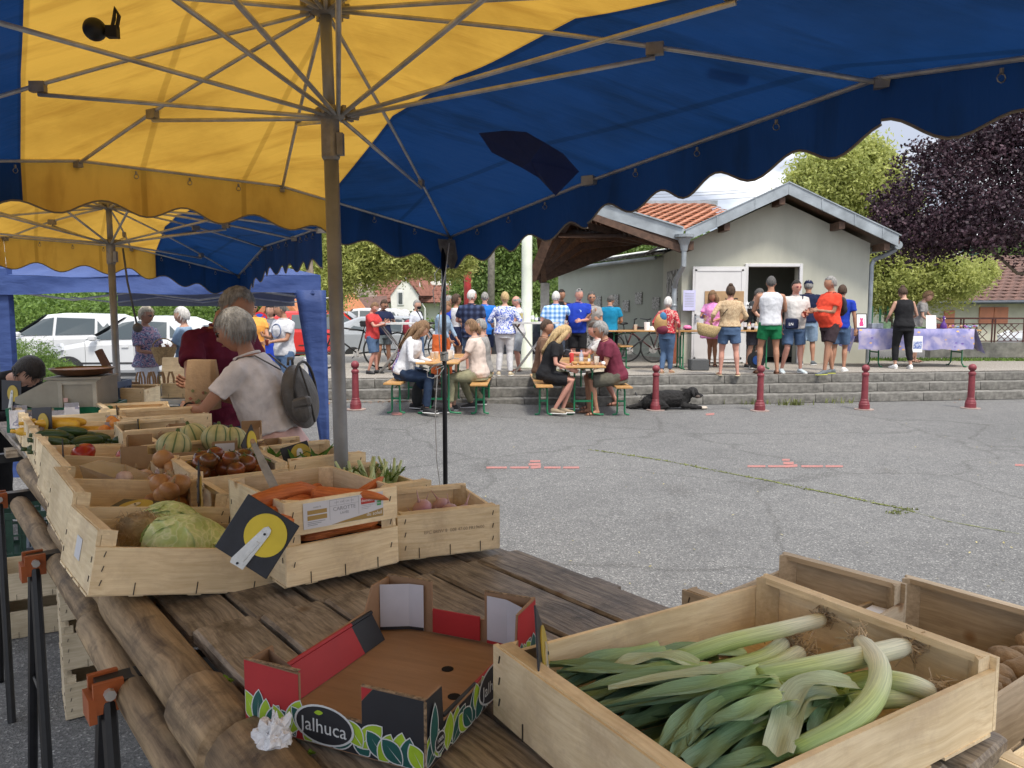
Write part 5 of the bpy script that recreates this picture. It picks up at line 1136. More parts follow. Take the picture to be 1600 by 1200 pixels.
def pile(key,name,meshes,n,box,label,cat,group,rr,seed=1,zj=.01,rotf=None,sc=(.85,1.1)):
 rnd=random.Random(seed); M=CR[key]; x0,x1,y0,y1,z0=box; placed=[]
 tries=0
 while len(placed)<n and tries<n*60:
  tries+=1; s=rnd.uniform(*sc); x=rnd.uniform(x0+rr,x1-rr);y=rnd.uniform(y0+rr,y1-rr); z=z0
  for (a,b_,c,q) in placed:
   d=math.hypot(x-a,y-b_); D=rr*(s+q)*.86
   if d<D: z=max(z,c+math.sqrt(max(0,D*D-d*d)))
  if z>z0+rr*2.6: continue
  placed.append((x,y,z,s))
 for (x,y,z,s) in placed:
  r_=(rnd.uniform(-.6,.6),rnd.uniform(-.6,.6),rnd.uniform(0,6.3)) if not rotf else rotf(rnd)
  put(name,rnd.choice(meshes),M,(x,y,z+rr),r_,label,cat,group,s)
def cabbage_mesh(r,seed):
 b=MB()
 b.ell((0,0,0),r,28,18,0,None,lambda p,d:p*(1+.03*noise.noise(d*2.5+Vector((seed,0,0)))))
 rnd=random.Random(seed)
 for k in range(9):
  th=rnd.uniform(0,6.3); tilt=rnd.uniform(.3,1.2); R_=Matrix.Rotation(th,3,'Z')@Matrix.Rotation(tilt,3,'Y'); n1_,n2_=25,20; vs=[]
  for i in range(n1_):
   for j in range(n2_):
    a=(i/(n1_-1)-.5)*1.9; e=(j/(n2_-1)-.25)*1.75; edge=max(abs(i/(n1_-1)-.5)*2,(j/(n2_-1)))**4
    rad=1.01+.055*k/9+.11*edge+.02*math.exp(-(a*12)**2)+.009*math.sin(26*(e+abs(a)*1.1))+.035*abs(math.sin(a*7+k))*(j/(n2_-1))+.02*noise.noise(Vector((a*3,e*3,seed+k)))
    d=Vector((math.sin(e)*math.cos(a),math.sin(a)*math.cos(e*.3),math.cos(e)*math.cos(a))).normalized(); d=R_@d
    vs.append(Vector((d.x*r[0],d.y*r[1],d.z*r[2]))*rad)
  b.add(vs,[(i*n2_+j,i*n2_+j+1,(i+1)*n2_+j+1,(i+1)*n2_+j) for i in range(n1_-1) for j in range(n2_-1)])
 return b.mesh('cabbage',M_CAB,True)
M=CR['cabb']
def at_in(key,px,py,hz):
 """local crate point under the pixel at local height hz"""
 M=CR[key]; o=Vector((0,0,CAMH)); d=Vector(ray(px,py)); Mi=M.inverted(); ol=Mi@o; dl=Mi.to_3x3()@d; t=(hz-ol.z)/dl.z; return ol+dl*t
for k,(px,py,r,l) in enumerate([(295,860,(.108,.082,.078),'pale green cabbage at the front of the tilted crate'),(262,835,(.092,.085,.08),'pale green cabbage with a brown cut base'),(352,868,(.06,.05,.04),'green cabbage leaf head behind the black price sign')]):
 q=at_in('cabb',px,py,.07); q.z=.078; put('cabbage',cabbage_mesh(r,k+3),M,q,(0,.2,.3+k),l,'cabbage','cabbages in the tilted crate')
for k,(px,py,l) in enumerate([(245,812,'brown rooty celeriac leaning on the crate back'),(312,822,'brown hairy celeriac behind the cabbages')]):
 q=Vector(((.16,.30,.100),(.27,.30,.075))[k]); o=put('celeriac',blobmesh('celeriac',(.050,.046,.042),M_CELE,18,14,.35,4,k),M,q,(0,0,k),l,'celeriac','celeriac in the cabbage crate')
 b=MB(); rnd=random.Random(k)
 for i in range(90):
  d=Vector((rnd.gauss(0,1),rnd.gauss(0,1),rnd.gauss(0,1))).normalized(); p0=Vector((d.x*.048,d.y*.044,d.z*.040)); b.tube([p0,p0+d*.012+Vector((rnd.gauss(0,.008),rnd.gauss(0,.008),rnd.gauss(0,.008))),p0+d*.016+Vector((rnd.gauss(0,.014),rnd.gauss(0,.014),-.012))],.0009,3)
 b.build('root_hairs',M_ROOT,o,kind='stuff')
def carrot_mesh(L_,r,bend,seed):
 b=MB(); rnd=random.Random(seed); pts=[];rr=[]
 for i in range(13):
  s=i/12; pts.append((L_*(s-.5),bend*math.sin(PI*s)+.003*math.sin(s*9+seed),.004*math.sin(s*5+seed)))
  rr.append(r*(1.0-.72*s**1.5)*(.55 if i==0 else 1)*(1+.03*math.sin(s*31+seed)) if i<12 else r*.1)
 b.tube(pts,rr,12); return b.mesh('carrot',M_CARROT,True)
CM=[carrot_mesh(.20,.021,.012,1),carrot_mesh(.17,.018,-.01,2),carrot_mesh(.22,.023,.02,3),carrot_mesh(.18,.017,-.015,4)]
M=CR['carrot']; rnd=random.Random(5)
def putc(M,x,y,z,ya,pi_,k,lab='orange carrot lying in the labelled slatted crate',g='carrots in the labelled crate'):
 put('carrot',CM[k%4],M,(x,y,z),(rnd.uniform(0,6),pi_,ya),lab,'carrot',g,rnd.uniform(.9,1.12))
for i in range(13):   # seen through the slot
 putc(M,rnd.uniform(.12,.18),.055+.012*(i%2),.055+.016*(i%6),rnd.uniform(-.12,.12)+(PI if i%2 else 0),rnd.uniform(-.15,.15),i,'orange carrot seen through the slot under the printed label','carrots behind the crate slot')
for i in range(26): putc(M,rnd.uniform(.10,.19),rnd.uniform(.05,.34),.10+.03*rnd.random()+.04*(i/26),rnd.uniform(-.6,.9)+(PI if i%3==0 else 0),rnd.uniform(-.2,.2),i)
for (px,py,h,ya,k,pi_) in [(400,793,.185,.35,0,-.12),(440,786,.19,.25+PI,1,-.1),(495,770,.205,-.6,2,.12),(560,772,.205,-.55,0,.14),(470,782,.195,.15,3,0),(505,778,.20,-.3,1,.05),(520,762,.20,-.75,2,.1),(455,775,.20,.2,2,.05),(608,758,.19,.3,0,-.3),(425,800,.185,.5,3,0)]:
 q=at_in('carrot',px,py,h); putc(M,min(.24,max(.06,q.x)),min(.37,max(.03,q.y)),h-.012,ya,pi_,k)
b=MB(); b.box((.15,.2,.05),(.27,.37,.09)); o=b.build('crate_shade_block',M_SHADEBLK,None); o.matrix_world=M; tag(o,'dark paper lining deep in the carrot crate','lining')  # solid near-black block stands in for shade beneath the carrots
lab=thing('crate_label','white printed carrot label stapled on the slatted crate','label'); lab.matrix_world=M
M_LW=mat('label_white',(.72,.73,.78),.6,.04); M_KRAFT=mat('kraft_print',(.45,.30,.10),.7,.1); M_REDP=mat('red_print',(.55,.06,.04),.6,.05); M_GRNP=mat('green_print',(.08,.40,.12),.6,.05); M_LWT=mat('white_print',(.85,.85,.85),.6,.02)
def rect(mb,x0,x1,z0,z1,y,mi=0): mb.add([(x0,y,z0),(x1,y,z0),(x1,y,z1),(x0,y,z1)],[(0,1,2,3)],mi)
LZ0=.137;LZ1=.200;LXa=.045;LXb=.258
b=MB(); b.box(((LXa+LXb)/2,-.0018,(LZ0+LZ1)/2),(LXb-LXa,.0008,LZ1-LZ0)); b.build('paper',M_LW,lab)
b=MB(); rect(b,.055,.105,.171,.181,-.0026);rect(b,.055,.105,.157,.168,-.0026)
b.add([(.115,-.0026,.1375),(.257,-.0026,.1375),(.257,-.0026,.158),(.22,-.0026,.152),(.19,-.0026,.148),(.15,-.0026,.143)],[tuple(range(6))]); b.build('kraft_band',M_KRAFT,lab)
b=MB(); rect(b,.196,.234,.175,.192,-.0026); b.build('red_logo',M_REDP,lab)
b=MB(); rect(b,.240,.252,.181,.194,-.0026);rect(b,.240,.252,.166,.178,-.0026); b.build('green_logo',M_GRNP,lab)
b=MB()
for (x0,x1,z0,z1) in((.112,.190,.1975,.1983),(.112,.1128,.150,.198),(.189,.1898,.153,.198),(.112,.190,.183,.1836),(.13,.1305,.183,.198),(.15,.1505,.183,.198),(.17,.1705,.183,.198)): rect(b,x0,x1,z0,z1,-.0026)
for k in range(3): rect(b,.055,.10-.01*k,.152-.004*k,.1535-.004*k,-.0026); rect(b,.197,.23-.006*k,.171-.004*k,.1718-.004*k,-.0026)
b.build('printed_lines',M_GREYINK,lab)
RX=(PI/2,0,0)
text('CAROTTE',.0135,lab,(.151,-.0028,.1745),RX,M_GREYINK,ext=.0001); text('LAVÉE',.0085,lab,(.151,-.0028,.163),RX,M_GREYINK,ext=.0001)
text('demeter',.0105,lab,(.215,-.003,.1838),RX,M_LWT,ext=.0001); text('LOT  CAT  CAL  KG',.0058,lab,(.151,-.0028,.1905),RX,M_GREYINK,ext=.0001)
text('VARIETE',.0055,lab,(.08,-.0028,.187),RX,M_GREYINK,ext=.0001); text('bio',.008,lab,(.246,-.003,.1725),RX,M_LWT,ext=.0001)
text('du soleil',.013,lab,(.232,-.0031,.1475),RX,M_LWT,ext=.0001)
cs=thing('crate_stencil','faint grey stamped code on the turnip crate','stamp'); cs.matrix_world=CR['turnip']
text('EPC 0RIW 8  008 47:00 FR19600',.0125,cs,(.155,-.0012,.072),RX,mat('faded_stamp',(.40,.31,.22),.9,.2),ext=.0001,xs=1)
TM=[]
for k in range(3):
 b=MB(); b.ell((0,0,0),(.03,.03,.024),14,10,0,None,lambda p,d:p*(1+.04*noise.noise(d*3+Vector((k,0,0))))); TM.append(b)
tms=[]
for b in TM: b.tube([(0,0,.02),(.004,.002,.035),(.012,.004,.06)],[.006,.0025,.0008],6); b.tube([(0,0,-.02),(0,0,-.035)],[.006,.001],6); tms.append(b.mesh('turnip',M_TURN,True))
pile('turnip','turnip',tms,15,(.012,.27,.012,.28,.012),'small purple and white turnip in the edge crate','turnip','turnips in the small crate',.027,3)
om=[blobmesh('onion',(.034,.034,.030),M_ONION,16,12,.07,2,k,stem='neck') for k in range(3)]
for m_ in om: pass
pile('onion','onion',om,9,(.24,.39,.12,.40,.03),'golden brown onion in the crate behind the cabbages','onion','onions behind the cabbages',.03,4)
gm=[blobmesh('garlic_bulb',(.028,.028,.024),M_GARL,16,12,.14,3,k,stem='neck') for k in range(3)]
pile('garlic','garlic_bulb',gm,22,(.14,.38,.02,.33,.03),'pinkish garlic bulb in the crate with the net bag','garlic','garlic bulbs in the crate',.024,5)
pile('garlic','onion',om,4,(.27,.39,.02,.16,.065),'pale brown onion among the garlic bulbs','onion','onions among the garlic',.03,6)
b=MB(); q0=Vector((.19,.12,.115)); b.add([q0+Vector(v) for v in((-.12,.03,.02),(.02,-.05,-.02),(.14,.0,-.015),(.03,.08,.02),(-.05,.10,.03))],[(0,1,2,3,4)]); b.add([q0+Vector(v) for v in((-.12,.03,.02),(.02,-.05,-.02),(.0,-.04,-.05),(-.1,.03,-.03))],[(0,1,2,3)])
o=b.build('net_bag',plasticclear('clear_film',(.45,.42,.36),.55,.12)); o.matrix_world=CR['garlic']; tag(o,'crumpled clear film bag resting on the garlic bulbs','bag')
km=[blobmesh('dark_tomato',(.034,.034,.029),M_KUM,18,12,.07,2,k,stem='calyx') for k in range(3)]
pile('kumato','dark_tomato',km,26,(.012,.30,.012,.34,.065),'glossy dark brown tomato in the middle crate','tomato','dark tomatoes in the middle crate',.031,7)
rm=[blobmesh('red_tomato',(.042,.042,.034),M_RTOM,18,12,.09,2,k,stem='calyx') for k in range(2)]
pile('redtom','red_tomato',rm,4,(.05,.37,.04,.20,-.02),'red tomato in the crate behind the garlic','tomato','red tomatoes behind the garlic',.044,8)
def cour(seed,m=M_GREENV,L_=.17,r=.026,name='courgette'):
 b=MB(); b.tube([(-L_/2,0,0),(-L_/4,.006,.002),(0,.01,0),(L_/4,.006,0),(L_/2,0,0)],[r*.75,r*.95,r,r,r*.8],12,rnd=True); b.tube([(-L_/2-r*.5,0,0),(-L_/2-r-.012,0,.002)],[.008,.009],7); return b.mesh(name,m,True)
cgm=[cour(1,L_=.11,r=.024),cour(2,L_=.09,r=.025)]
pile('courg','courgette',cgm,20,(.03,.40,.02,.30,.035),'dark green courgette in the crate behind red tomatoes','courgette','courgettes in the crate',.026,9,rotf=lambda r_:(0,r_.uniform(-.1,.1),r_.uniform(-.5,.5)))
sqm=[cour(3,M_SQ,.15,.023,'yellow_squash'),cour(4,M_SQ,.11,.025,'yellow_squash')]
pile('squash','yellow_squash',sqm,11,(.02,.32,.01,.28,.05),'long yellow squash near the scale','squash','yellow squashes near the scale',.03,10,rotf=lambda r_:(0,r_.uniform(-.1,.1),-.7+r_.uniform(-.4,.4)))
apm=[blobmesh('apricot',(.028,.028,.026),M_APR,12,8,.04,2,k) for k in range(2)]
pile('squash','apricot',apm,7,(.28,.42,.0,.2,.07),'orange apricot beside the yellow squashes','apricot','apricots beside the squashes',.026,11)
mm=[blobmesh('melon',(.066,.066,.061),M_MELON,30,18,.02,2,k,ribs=10,stem='stub') for k in range(3)]
for (px,py,Y,l,s) in [(272,698,2.98,'ribbed melon at the left front of the melon box',1.0),(302,684,3.16,'ribbed melon behind, in the middle of the melon box',1.0),(340,686,3.10,'ribbed melon behind the narrow price sign',.98),(364,688,3.12,'ribbed melon at the right of the melon box',.9)]:
 q=atY(px,py,Y); o=link('melon',mm[random.randint(0,2)],None,q,(.25,.2,random.uniform(0,6))); o.scale=(s,)*3; tag(o,l,'melon','melons in the cardboard box')
M_PRBOX=pattern('printed_white_box',[(.40,.40,.44),(.46,.46,.50),(.22,.22,.30),(.44,.44,.48)],22)
def cbox(label,W_,D_,H_,loc,rot,m=M_CARD,low=.5,print_=None):
 t=thing('cardboard_box',label,'box',loc,rot)
 for (L_,c,r_) in((W_,(W_/2,0,0),0),(W_,(W_/2,D_,0),PI),(D_,(0,D_/2,0),-PI/2),(D_,(W_,D_/2,0),PI/2)):
  b=MB(); k=.22*L_; b.prism([(-L_/2,0),(L_/2,0),(L_/2,H_),(L_/2-k,H_),(L_/2-k,H_*low),(-L_/2+k,H_*low),(-L_/2+k,H_),(-L_/2,H_)],.004,0,Matrix.Translation((0,-.002,0))); w_=b.build('side_panel',m,t,loc=c,rot=r_)
  if print_:
   b=MB(); b.box((L_/2-k/2,-.003,H_*.7),(k*.8,.001,H_*.4)); b.build('white_print',print_,w_)
 b=MB(); b.box((W_/2,D_/2,.003),(W_-.006,D_-.006,.004)); b.build('base_panel',m,t); return t
cbox('brown cardboard box holding the ribbed melons',.40,.30,.085,tp(.62,3.06,1.02),R(22),M_CARD,.6,M_LW)
cbox('torn cardboard box behind the melons',.40,.28,.10,tp(.84,3.42,.99),R(16),M_CARD,.45)
cbox('cardboard box of wrapped fruit with white print right of the melons',.26,.22,.085,tp(.93,2.90,.99),R(30),M_CARD,.55,M_LW)
cbox('white printed cardboard box of yellow squash near the scale',.34,.26,.07,tp(.50,4.12,1.0),R(26),M_PRBOX,.5)
cbox('white printed box at the far left end of the table',.30,.22,.09,tp(.42,4.5,1.02),R(30),M_PRBOX,.6)
b=MB()
for k in range(16):
 q=tp(.93+random.uniform(.03,.24),2.90+random.uniform(.03,.2),1.02+random.uniform(0,.05)); s=.04; b.add([q+Vector((random.uniform(-s,s),random.uniform(-s,s),random.uniform(-s,s)*.8)) for _ in range(4)],[(0,1,2),(0,2,3)])
b.build('wrapping_papers',mat('crumpled_kraft',(.34,.22,.13),.8,.2,20),label='crumpled brown papers poking from the printed box',cat='paper')
b=MB(); b.ell((0,0,0),(.085,.05,.028),16,8,0,None,lambda p,d:p*(1+.12*noise.noise(d*4))); q=atY(238,657,4.15); b.build('red_bag',mat('red_plastic',(.55,.02,.04),.3,.2,14,.4,30),loc=q,smooth=True,label='small red plastic bag on the crate behind the melons',cat='bag')
def frond(o,n,l,spread,rnd,mb,w=.0016):
 for i in range(n):
  a=rnd.uniform(0,6.3); d=Vector((math.cos(a)*spread,math.sin(a)*spread,1)).normalized(); p=o.copy();
  for k in range(3):
   q=p+d*l/3+Vector((rnd.gauss(0,.006),rnd.gauss(0,.006),0)); mb.tube([p,q],w,3,cap=False)
   for j in range(7):
    e=Vector((rnd.gauss(0,1),rnd.gauss(0,1),rnd.gauss(.3,1))).normalized()*l*.16; s=p.lerp(q,rnd.random()); sd=Vector((.0011,.0011,0)); mb.add([s-sd,s+sd,s+e],[(0,1,2)])
   p=q
rnd=random.Random(3); M=CR['fennel']
for k in range(6):
 x=.05+.04*k; y=rnd.uniform(.06,.28); q=Vector((x,y,.07)); b=MB(); b.ell((0,0,0),(.035,.03,.04),12,8)
 for s in range(4): a=s*1.6; b.tube([(.015*math.cos(a),.012*math.sin(a),.02),(.03*math.cos(a),.02*math.sin(a),.07),(.05*math.cos(a)+.01,.03*math.sin(a),.11)],[.009,.007,.004],6)
 o=put('fennel',b.mesh('fennel',M_FBULB,True),M,q,(rnd.uniform(-.5,.5),rnd.uniform(-.5,.5),rnd.uniform(0,6)),'fennel bulb with feathery fronds by the grey pole','fennel','fennel bulbs in the crate')
 fb=MB(); frond(Vector((0,0,.03)),16,.075,1.0,rnd,fb); fb.build('fronds',M_FENN,o,kind='stuff')
b=MB()
for k in range(18):
 q=CR['celery']@Vector((rnd.uniform(.0,.2),rnd.uniform(.05,.3),.12)); d=Vector((rnd.uniform(-.06,.06),rnd.uniform(-.05,.05),.03)); s=Vector((.008,.008,0)); b.add([q-s,q+s,q+d*1.0+s*.6,q+d*1.6,q+d-s*.6],[(0,1,2,3,4)])
b.build('celery_leaves',leafmat('celery_leaf',(.12,.26,.04),(.05,.12,.02),scale=20),label='dark green celery leaves beside the dull price sign',cat='celery')
pm=[blobmesh('potato',(.038,.028,.026),M_POT,14,10,.16,2,k) for k in range(4)]
pile('pot','potato',pm,22,(.26,.37,.20,.58,.0),'dusty brown potato in the right edge crate','potato','potatoes in the right crate',.028,12)
pile('pot2','potato',pm,26,(.02,.38,.05,.48,.02),'dusty brown potato in the bottom right crate','potato','potatoes in the corner crate',.028,13)
b=MB(); b.box((.27,.33,.065),(.035,.12,.008)); o=b.build('white_price_card',M_LWT); o.matrix_world=CR['ra']; tag(o,'white card lying in the brown crate behind the leeks','card')
# ================================================================ LEEKS
def uvmat(name,stops,bump=.25,rough=.45,stripes=True):
 m,t,b=newmat(name); lk=t.links.new; uv=N(t,'ShaderNodeUVMap'); sx=N(t,'ShaderNodeSeparateXYZ'); lk(uv.outputs[0],sx.inputs[0])
 n0_=N(t,'ShaderNodeTexNoise',Scale=9,Detail=3); tc=N(t,'ShaderNodeTexCoord'); lk(tc.outputs['Object'],n0_.inputs['Vector'])
 ma=N(t,'ShaderNodeMath',operation='MULTIPLY_ADD'); ma.inputs[1].default_value=.22; lk(n0_.outputs['Fac'],ma.inputs[0]); sb_=N(t,'ShaderNodeMath',operation='SUBTRACT'); lk(ma.outputs[0],sb_.inputs[0]); sb_.inputs[1].default_value=.11; lk(sx.outputs[0],ma.inputs[2])
 r=ramp(t,stops); lk(sb_.outputs[0],r.inputs[0])
 wv=N(t,'ShaderNodeTexNoise',Scale=1,Detail=4,Roughness=.7); cb_=N(t,'ShaderNodeCombineXYZ'); mx_=N(t,'ShaderNodeMath',operation='MULTIPLY'); mx_.inputs[1].default_value=3; lk(sx.outputs[0],mx_.inputs[0]); my_=N(t,'ShaderNodeMath',operation='MULTIPLY'); my_.inputs[1].default_value=38; lk(sx.outputs[1],my_.inputs[0]); lk(mx_.outputs[0],cb_.inputs[0]); lk(my_.outputs[0],cb_.inputs[1]); lk(cb_.outputs[0],wv.inputs['Vector'])
 r2=ramp(t,[(.3,(.60,.66,.62)),(.65,(1.25,1.22,1.22))]); lk(wv.outputs['Fac'],r2.inputs[0]); a=N(t,'ShaderNodeMixRGB',blend_type='MULTIPLY'); a.inputs[0].default_value=.9; lk(r.outputs[0],a.inputs[1]); lk(r2.outputs[0],a.inputs[2]); lk(a.outputs[0],b.inputs['Base Color'])
 b.inputs['Roughness'].default_value=rough; bp=N(t,'ShaderNodeBump',Strength=bump,Distance=.003); lk(wv.outputs['Fac'],bp.inputs['Height']); lk(bp.outputs[0],b.inputs['Normal'])
 MATS[name]=m; return m
M_SHAFT=uvmat('leek_shaft',[(0,(.80,.80,.66)),(.25,(.76,.78,.56)),(.55,(.55,.66,.27)),(1,(.28,.42,.14))],.15)
M_LLEAF=uvmat('leek_leaf',[(0,(.50,.62,.24)),(.2,(.30,.45,.17)),(.55,(.19,.32,.18)),(1,(.17,.29,.20))],.3,.5)
M_LPALE=uvmat('leek_leaf_pale',[(0,(.50,.60,.34)),(.5,(.42,.52,.36)),(1,(.45,.50,.33))],.3,.5)
def bez(P,n=14):
 out=[]; P=[Vector(p) for p in P]
 for i in range(n+1):
  t=i/n*(len(P)-1); k=min(int(t),len(P)-2); f=t-k; p0=P[max(k-1,0)];p1=P[k];p2=P[k+1];p3=P[min(k+2,len(P)-1)]
  out.append(.5*((2*p1)+(-p0+p2)*f+(2*p0-5*p1+4*p2-p3)*f*f+(-p0+3*p1-3*p2+p3)*f**3))
 return out
def leek_shaft(parent,P,r0,r1):
 pts=bez(P); n=14; b=MB(); rr=[r0*.8]+[r0+(r1-r0)*(i/len(pts)) for i in range(1,len(pts))]; b.tube(pts,rr,n); me=b.mesh('shaft',M_SHAFT,True)
 uv=me.uv_layers.new(name='UVMap')
 for lp in me.loops: uv.data[lp.index].uv=((lp.vertex_index//n)/(len(pts)-1),(lp.vertex_index%n)/n)
 return link('shaft',me,parent)
def leek_leaf(parent,P,w0,w1,up=Vector((0,0,1)),m=None,fold=.5,seed=0,tipcut=False):
 pts=bez(P,18); b=MB(); vs=[];NW=6; us=[]
 for i,p in enumerate(pts):
  t=(pts[min(i+1,len(pts)-1)]-pts[max(i-1,0)]).normalized(); s=t.cross(up).normalized(); n_=s.cross(t); f=i/(len(pts)-1)
  w=(w0*(1-f)+w1*f)*(1 if (tipcut or f<.75) else max(.06,(1-f)/.25))
  for j in range(NW+1):
   q=j/NW-.5; z=fold*w*abs(q)*1.2+.003*math.sin(q*9+i*.6+seed)
   vs.append(p+s*(w*q)+n_*z); us.append((f,q+.5))
 b.add(vs,[(i*(NW+1)+j,i*(NW+1)+j+1,(i+1)*(NW+1)+j+1,(i+1)*(NW+1)+j) for i in range(len(pts)-1) for j in range(NW)])
 me=b.mesh('leaf',m or M_LLEAF,True); uv=me.uv_layers.new(name='UVMap')
 for lp in me.loops: uv.data[lp.index].uv=us[lp.vertex_index]
 return link('leaf',me,parent)
def roots(parent,o,d,rnd,n=46,l=.038):
 b=MB()
 for i in range(n):
  e=(d+Vector((rnd.gauss(0,.7),rnd.gauss(0,.7),rnd.gauss(0,.7)))).normalized()*l*rnd.uniform(.5,1.2); j=Vector((rnd.gauss(0,.006),rnd.gauss(0,.006),rnd.gauss(0,.006)))
  b.tube([o+j*.4,o+e*.4+j,o+e*.8-j,o+e+j*1.2+Vector((0,0,-.006))],.0011,3)
 b.build('roots',M_ROOT,parent,kind='stuff')
def PX(px,py,z): return atZ(px,py,z)
LK=[
 dict(l='long leek lying along the back with its root at the far board',s=[(1285,968,1.03),(1215,985,1.035),(1130,1005,1.035),(1060,1030,1.03)],r=(.0135,.015),lv=[[(1060,1030,1.03),(1000,1040,1.035),(900,1052,1.02)],[(1065,1030,1.03),(1010,1060,1.02),(940,1075,1.01)]]),
 dict(l='leek with splayed root lying behind the thick middle leek',s=[(1225,1005,1.0),(1190,1030,1.0),(1120,1050,1.005)],r=(.014,.017),lv=[[(1120,1050,1.01),(1040,1070,1.02),(930,1080,1.01)]]),
 dict(l='short leek half buried at the back left of the crate',s=[(1250,1020,.995),(1215,1040,1.0),(1170,1055,1.0)],r=(.015,.016),lv=[[(1170,1055,1.0),(1100,1080,1.0),(1000,1110,1.0)]]),
 dict(l='thick leek across the middle with a broken outer leaf',s=[(1415,1010,1.045),(1330,1030,1.05),(1240,1050,1.05),(1180,1062,1.05)],r=(.0165,.0185),lv=[[(1200,1060,1.055),(1140,1070,1.07),(1060,1085,1.06),(940,1105,1.04)],[(1190,1065,1.05),(1120,1110,1.05),(1075,1165,1.04)],[(1190,1060,1.05),(1120,1058,1.06),(950,1075,1.05)]]),
 dict(l='curved leek hooking down toward the near side of the crate',s=[(1345,1003,1.055),(1374,1040,1.062),(1366,1088,1.055),(1322,1135,1.043),(1240,1182,1.035)],r=(.015,.0185),lv=[[(1245,1178,1.035),(1180,1195,1.03),(1080,1215,1.02)]]),
 dict(l='leek bent under the curved one at the right of the crate',s=[(1455,1082,1.02),(1420,1068,1.035),(1365,1062,1.03),(1310,1075,1.02)],r=(.014,.016),lv=[[(1310,1075,1.02),(1290,1120,1.03),(1270,1170,1.03)]]),
 dict(l='leek lying low at the right below the bent one',s=[(1450,1090,1.0),(1400,1090,1.01),(1350,1095,1.01),(1290,1105,1.01)],r=(.015,.0165),lv=[[(1290,1105,1.01),(1200,1140,1.01),(1120,1180,1.0)],[(1290,1100,1.02),(1220,1120,1.03),(1140,1150,1.02)]]),
 dict(l='small leek end poking up at the right corner',s=[(1432,1100,.99),(1425,1120,.99),(1410,1150,.985)],r=(.012,.013),lv=[]),
]
rnd=random.Random(11)
for k,q in enumerate(LK):
 t=thing('leek',q['l'],'leek',group='leeks in the foreground crate'); S=[PX(*p) for p in q['s']]
 leek_shaft(t,S,*q['r']); roots(t,S[0],(S[0]-S[1]).normalized(),rnd)
 for j,lv in enumerate(q['lv']):
  P_=[PX(*p) for p in lv]; leek_leaf(t,P_,.040,.030,m=M_LPALE if (k==3 and j==2) else None,seed=k+j)
t=None
fan=[((1310,1085,1.03),(1240,1100,1.05),(1215,1180,1.045),.052,M_LPALE),
 ((1340,1075,1.05),(1250,1075,1.06),(1200,1160,1.035),.045,M_LPALE),
 ((1230,1075,1.05),(1110,1105,1.05),(1020,1180,1.03),.048,None),
 ((1215,1070,1.05),(1080,1085,1.045),(925,1120,1.03),.045,None),
 ((1160,1060,1.045),(1030,1060,1.05),(880,1085,1.03),.042,None),
 ((1200,1090,1.04),(1110,1130,1.045),(1045,1190,1.03),.050,None),
 ((1240,1110,1.03),(1150,1150,1.04),(1080,1200,1.03),.046,None),
 ((1120,1075,1.03),(1000,1095,1.03),(900,1130,1.01),.040,None),
 ((1100,1055,1.04),(990,1050,1.045),(870,1050,1.03),.036,None),
 ((1060,1040,1.03),(960,1045,1.035),(850,1040,1.02),.034,None),
 ((1260,1120,1.02),(1190,1170,1.03),(1130,1215,1.02),.045,None),
 ((1280,1100,1.035),(1225,1130,1.045),(1150,1145,1.03),.042,M_LPALE),
 ((1180,1100,1.02),(1080,1150,1.02),(1000,1195,1.01),.045,None),
 ((1130,1090,1.01),(1020,1125,1.015),(940,1150,1.0),.044,None),
 ((1090,1045,1.045),(1020,1030,1.05),(950,1045,1.035),.038,M_LPALE),
 ((1040,1060,1.02),(950,1080,1.02),(880,1110,1.0),.040,None),
 ((1330,1110,1.02),(1290,1160,1.02),(1230,1205,1.01),.04,None),
 ((1230,1095,1.055),(1160,1120,1.06),(1095,1140,1.05),.040,None)]
for k in range(0,len(fan),3):
 t=thing('leek',['leek of broad blue green leaves folded over at the crate centre','leek of long dark leaves pointing to the near left corner','leek with flattened leaves along the near board','leek with pale folded leaf tips behind the sign','leek with narrow leaves under the thick one','leek with dark leaf tips low in the crate'][k//3],'leek',group='leeks in the foreground crate')
 for j in range(3):
  if k+j<len(fan):
   a,b_,c,w,m_=fan[k+j]; A_,B_,C_=PX(*a),PX(*b_),PX(*c); leek_leaf(t,[A_,A_.lerp(B_,.5)+Vector((0,0,.006)),B_,B_.lerp(C_,.55)+Vector((0,0,.002)),C_],w,w*.72,m=m_,seed=k+j,fold=.35,tipcut=(j==0))
   if j==0: leek_shaft(t,[A_+(A_-B_)*.6+Vector((0,0,-.03)),A_+(A_-B_)*.2+Vector((0,0,-.02)),A_+Vector((0,0,-.012))],.014,.018)
t=thing('leek','leek leaves packed in the shadow at the bottom of the crate','leek',group='leeks in the foreground crate')
rnd=random.Random(21); M=CR['leek']
for k in range(26):
 x=rnd.uniform(.05,.37); y0=rnd.uniform(.3,.45); y1=y0-rnd.uniform(.2,.3); z=rnd.uniform(.02,.055)
 P_=[M@Vector((x,y0,z)),M@Vector((x+rnd.uniform(-.04,.04),(y0+y1)/2,z+.018)),M@Vector((x+rnd.uniform(-.08,.08),max(.03,y1),z))]
 leek_leaf(t,P_,.045,.03,seed=k)
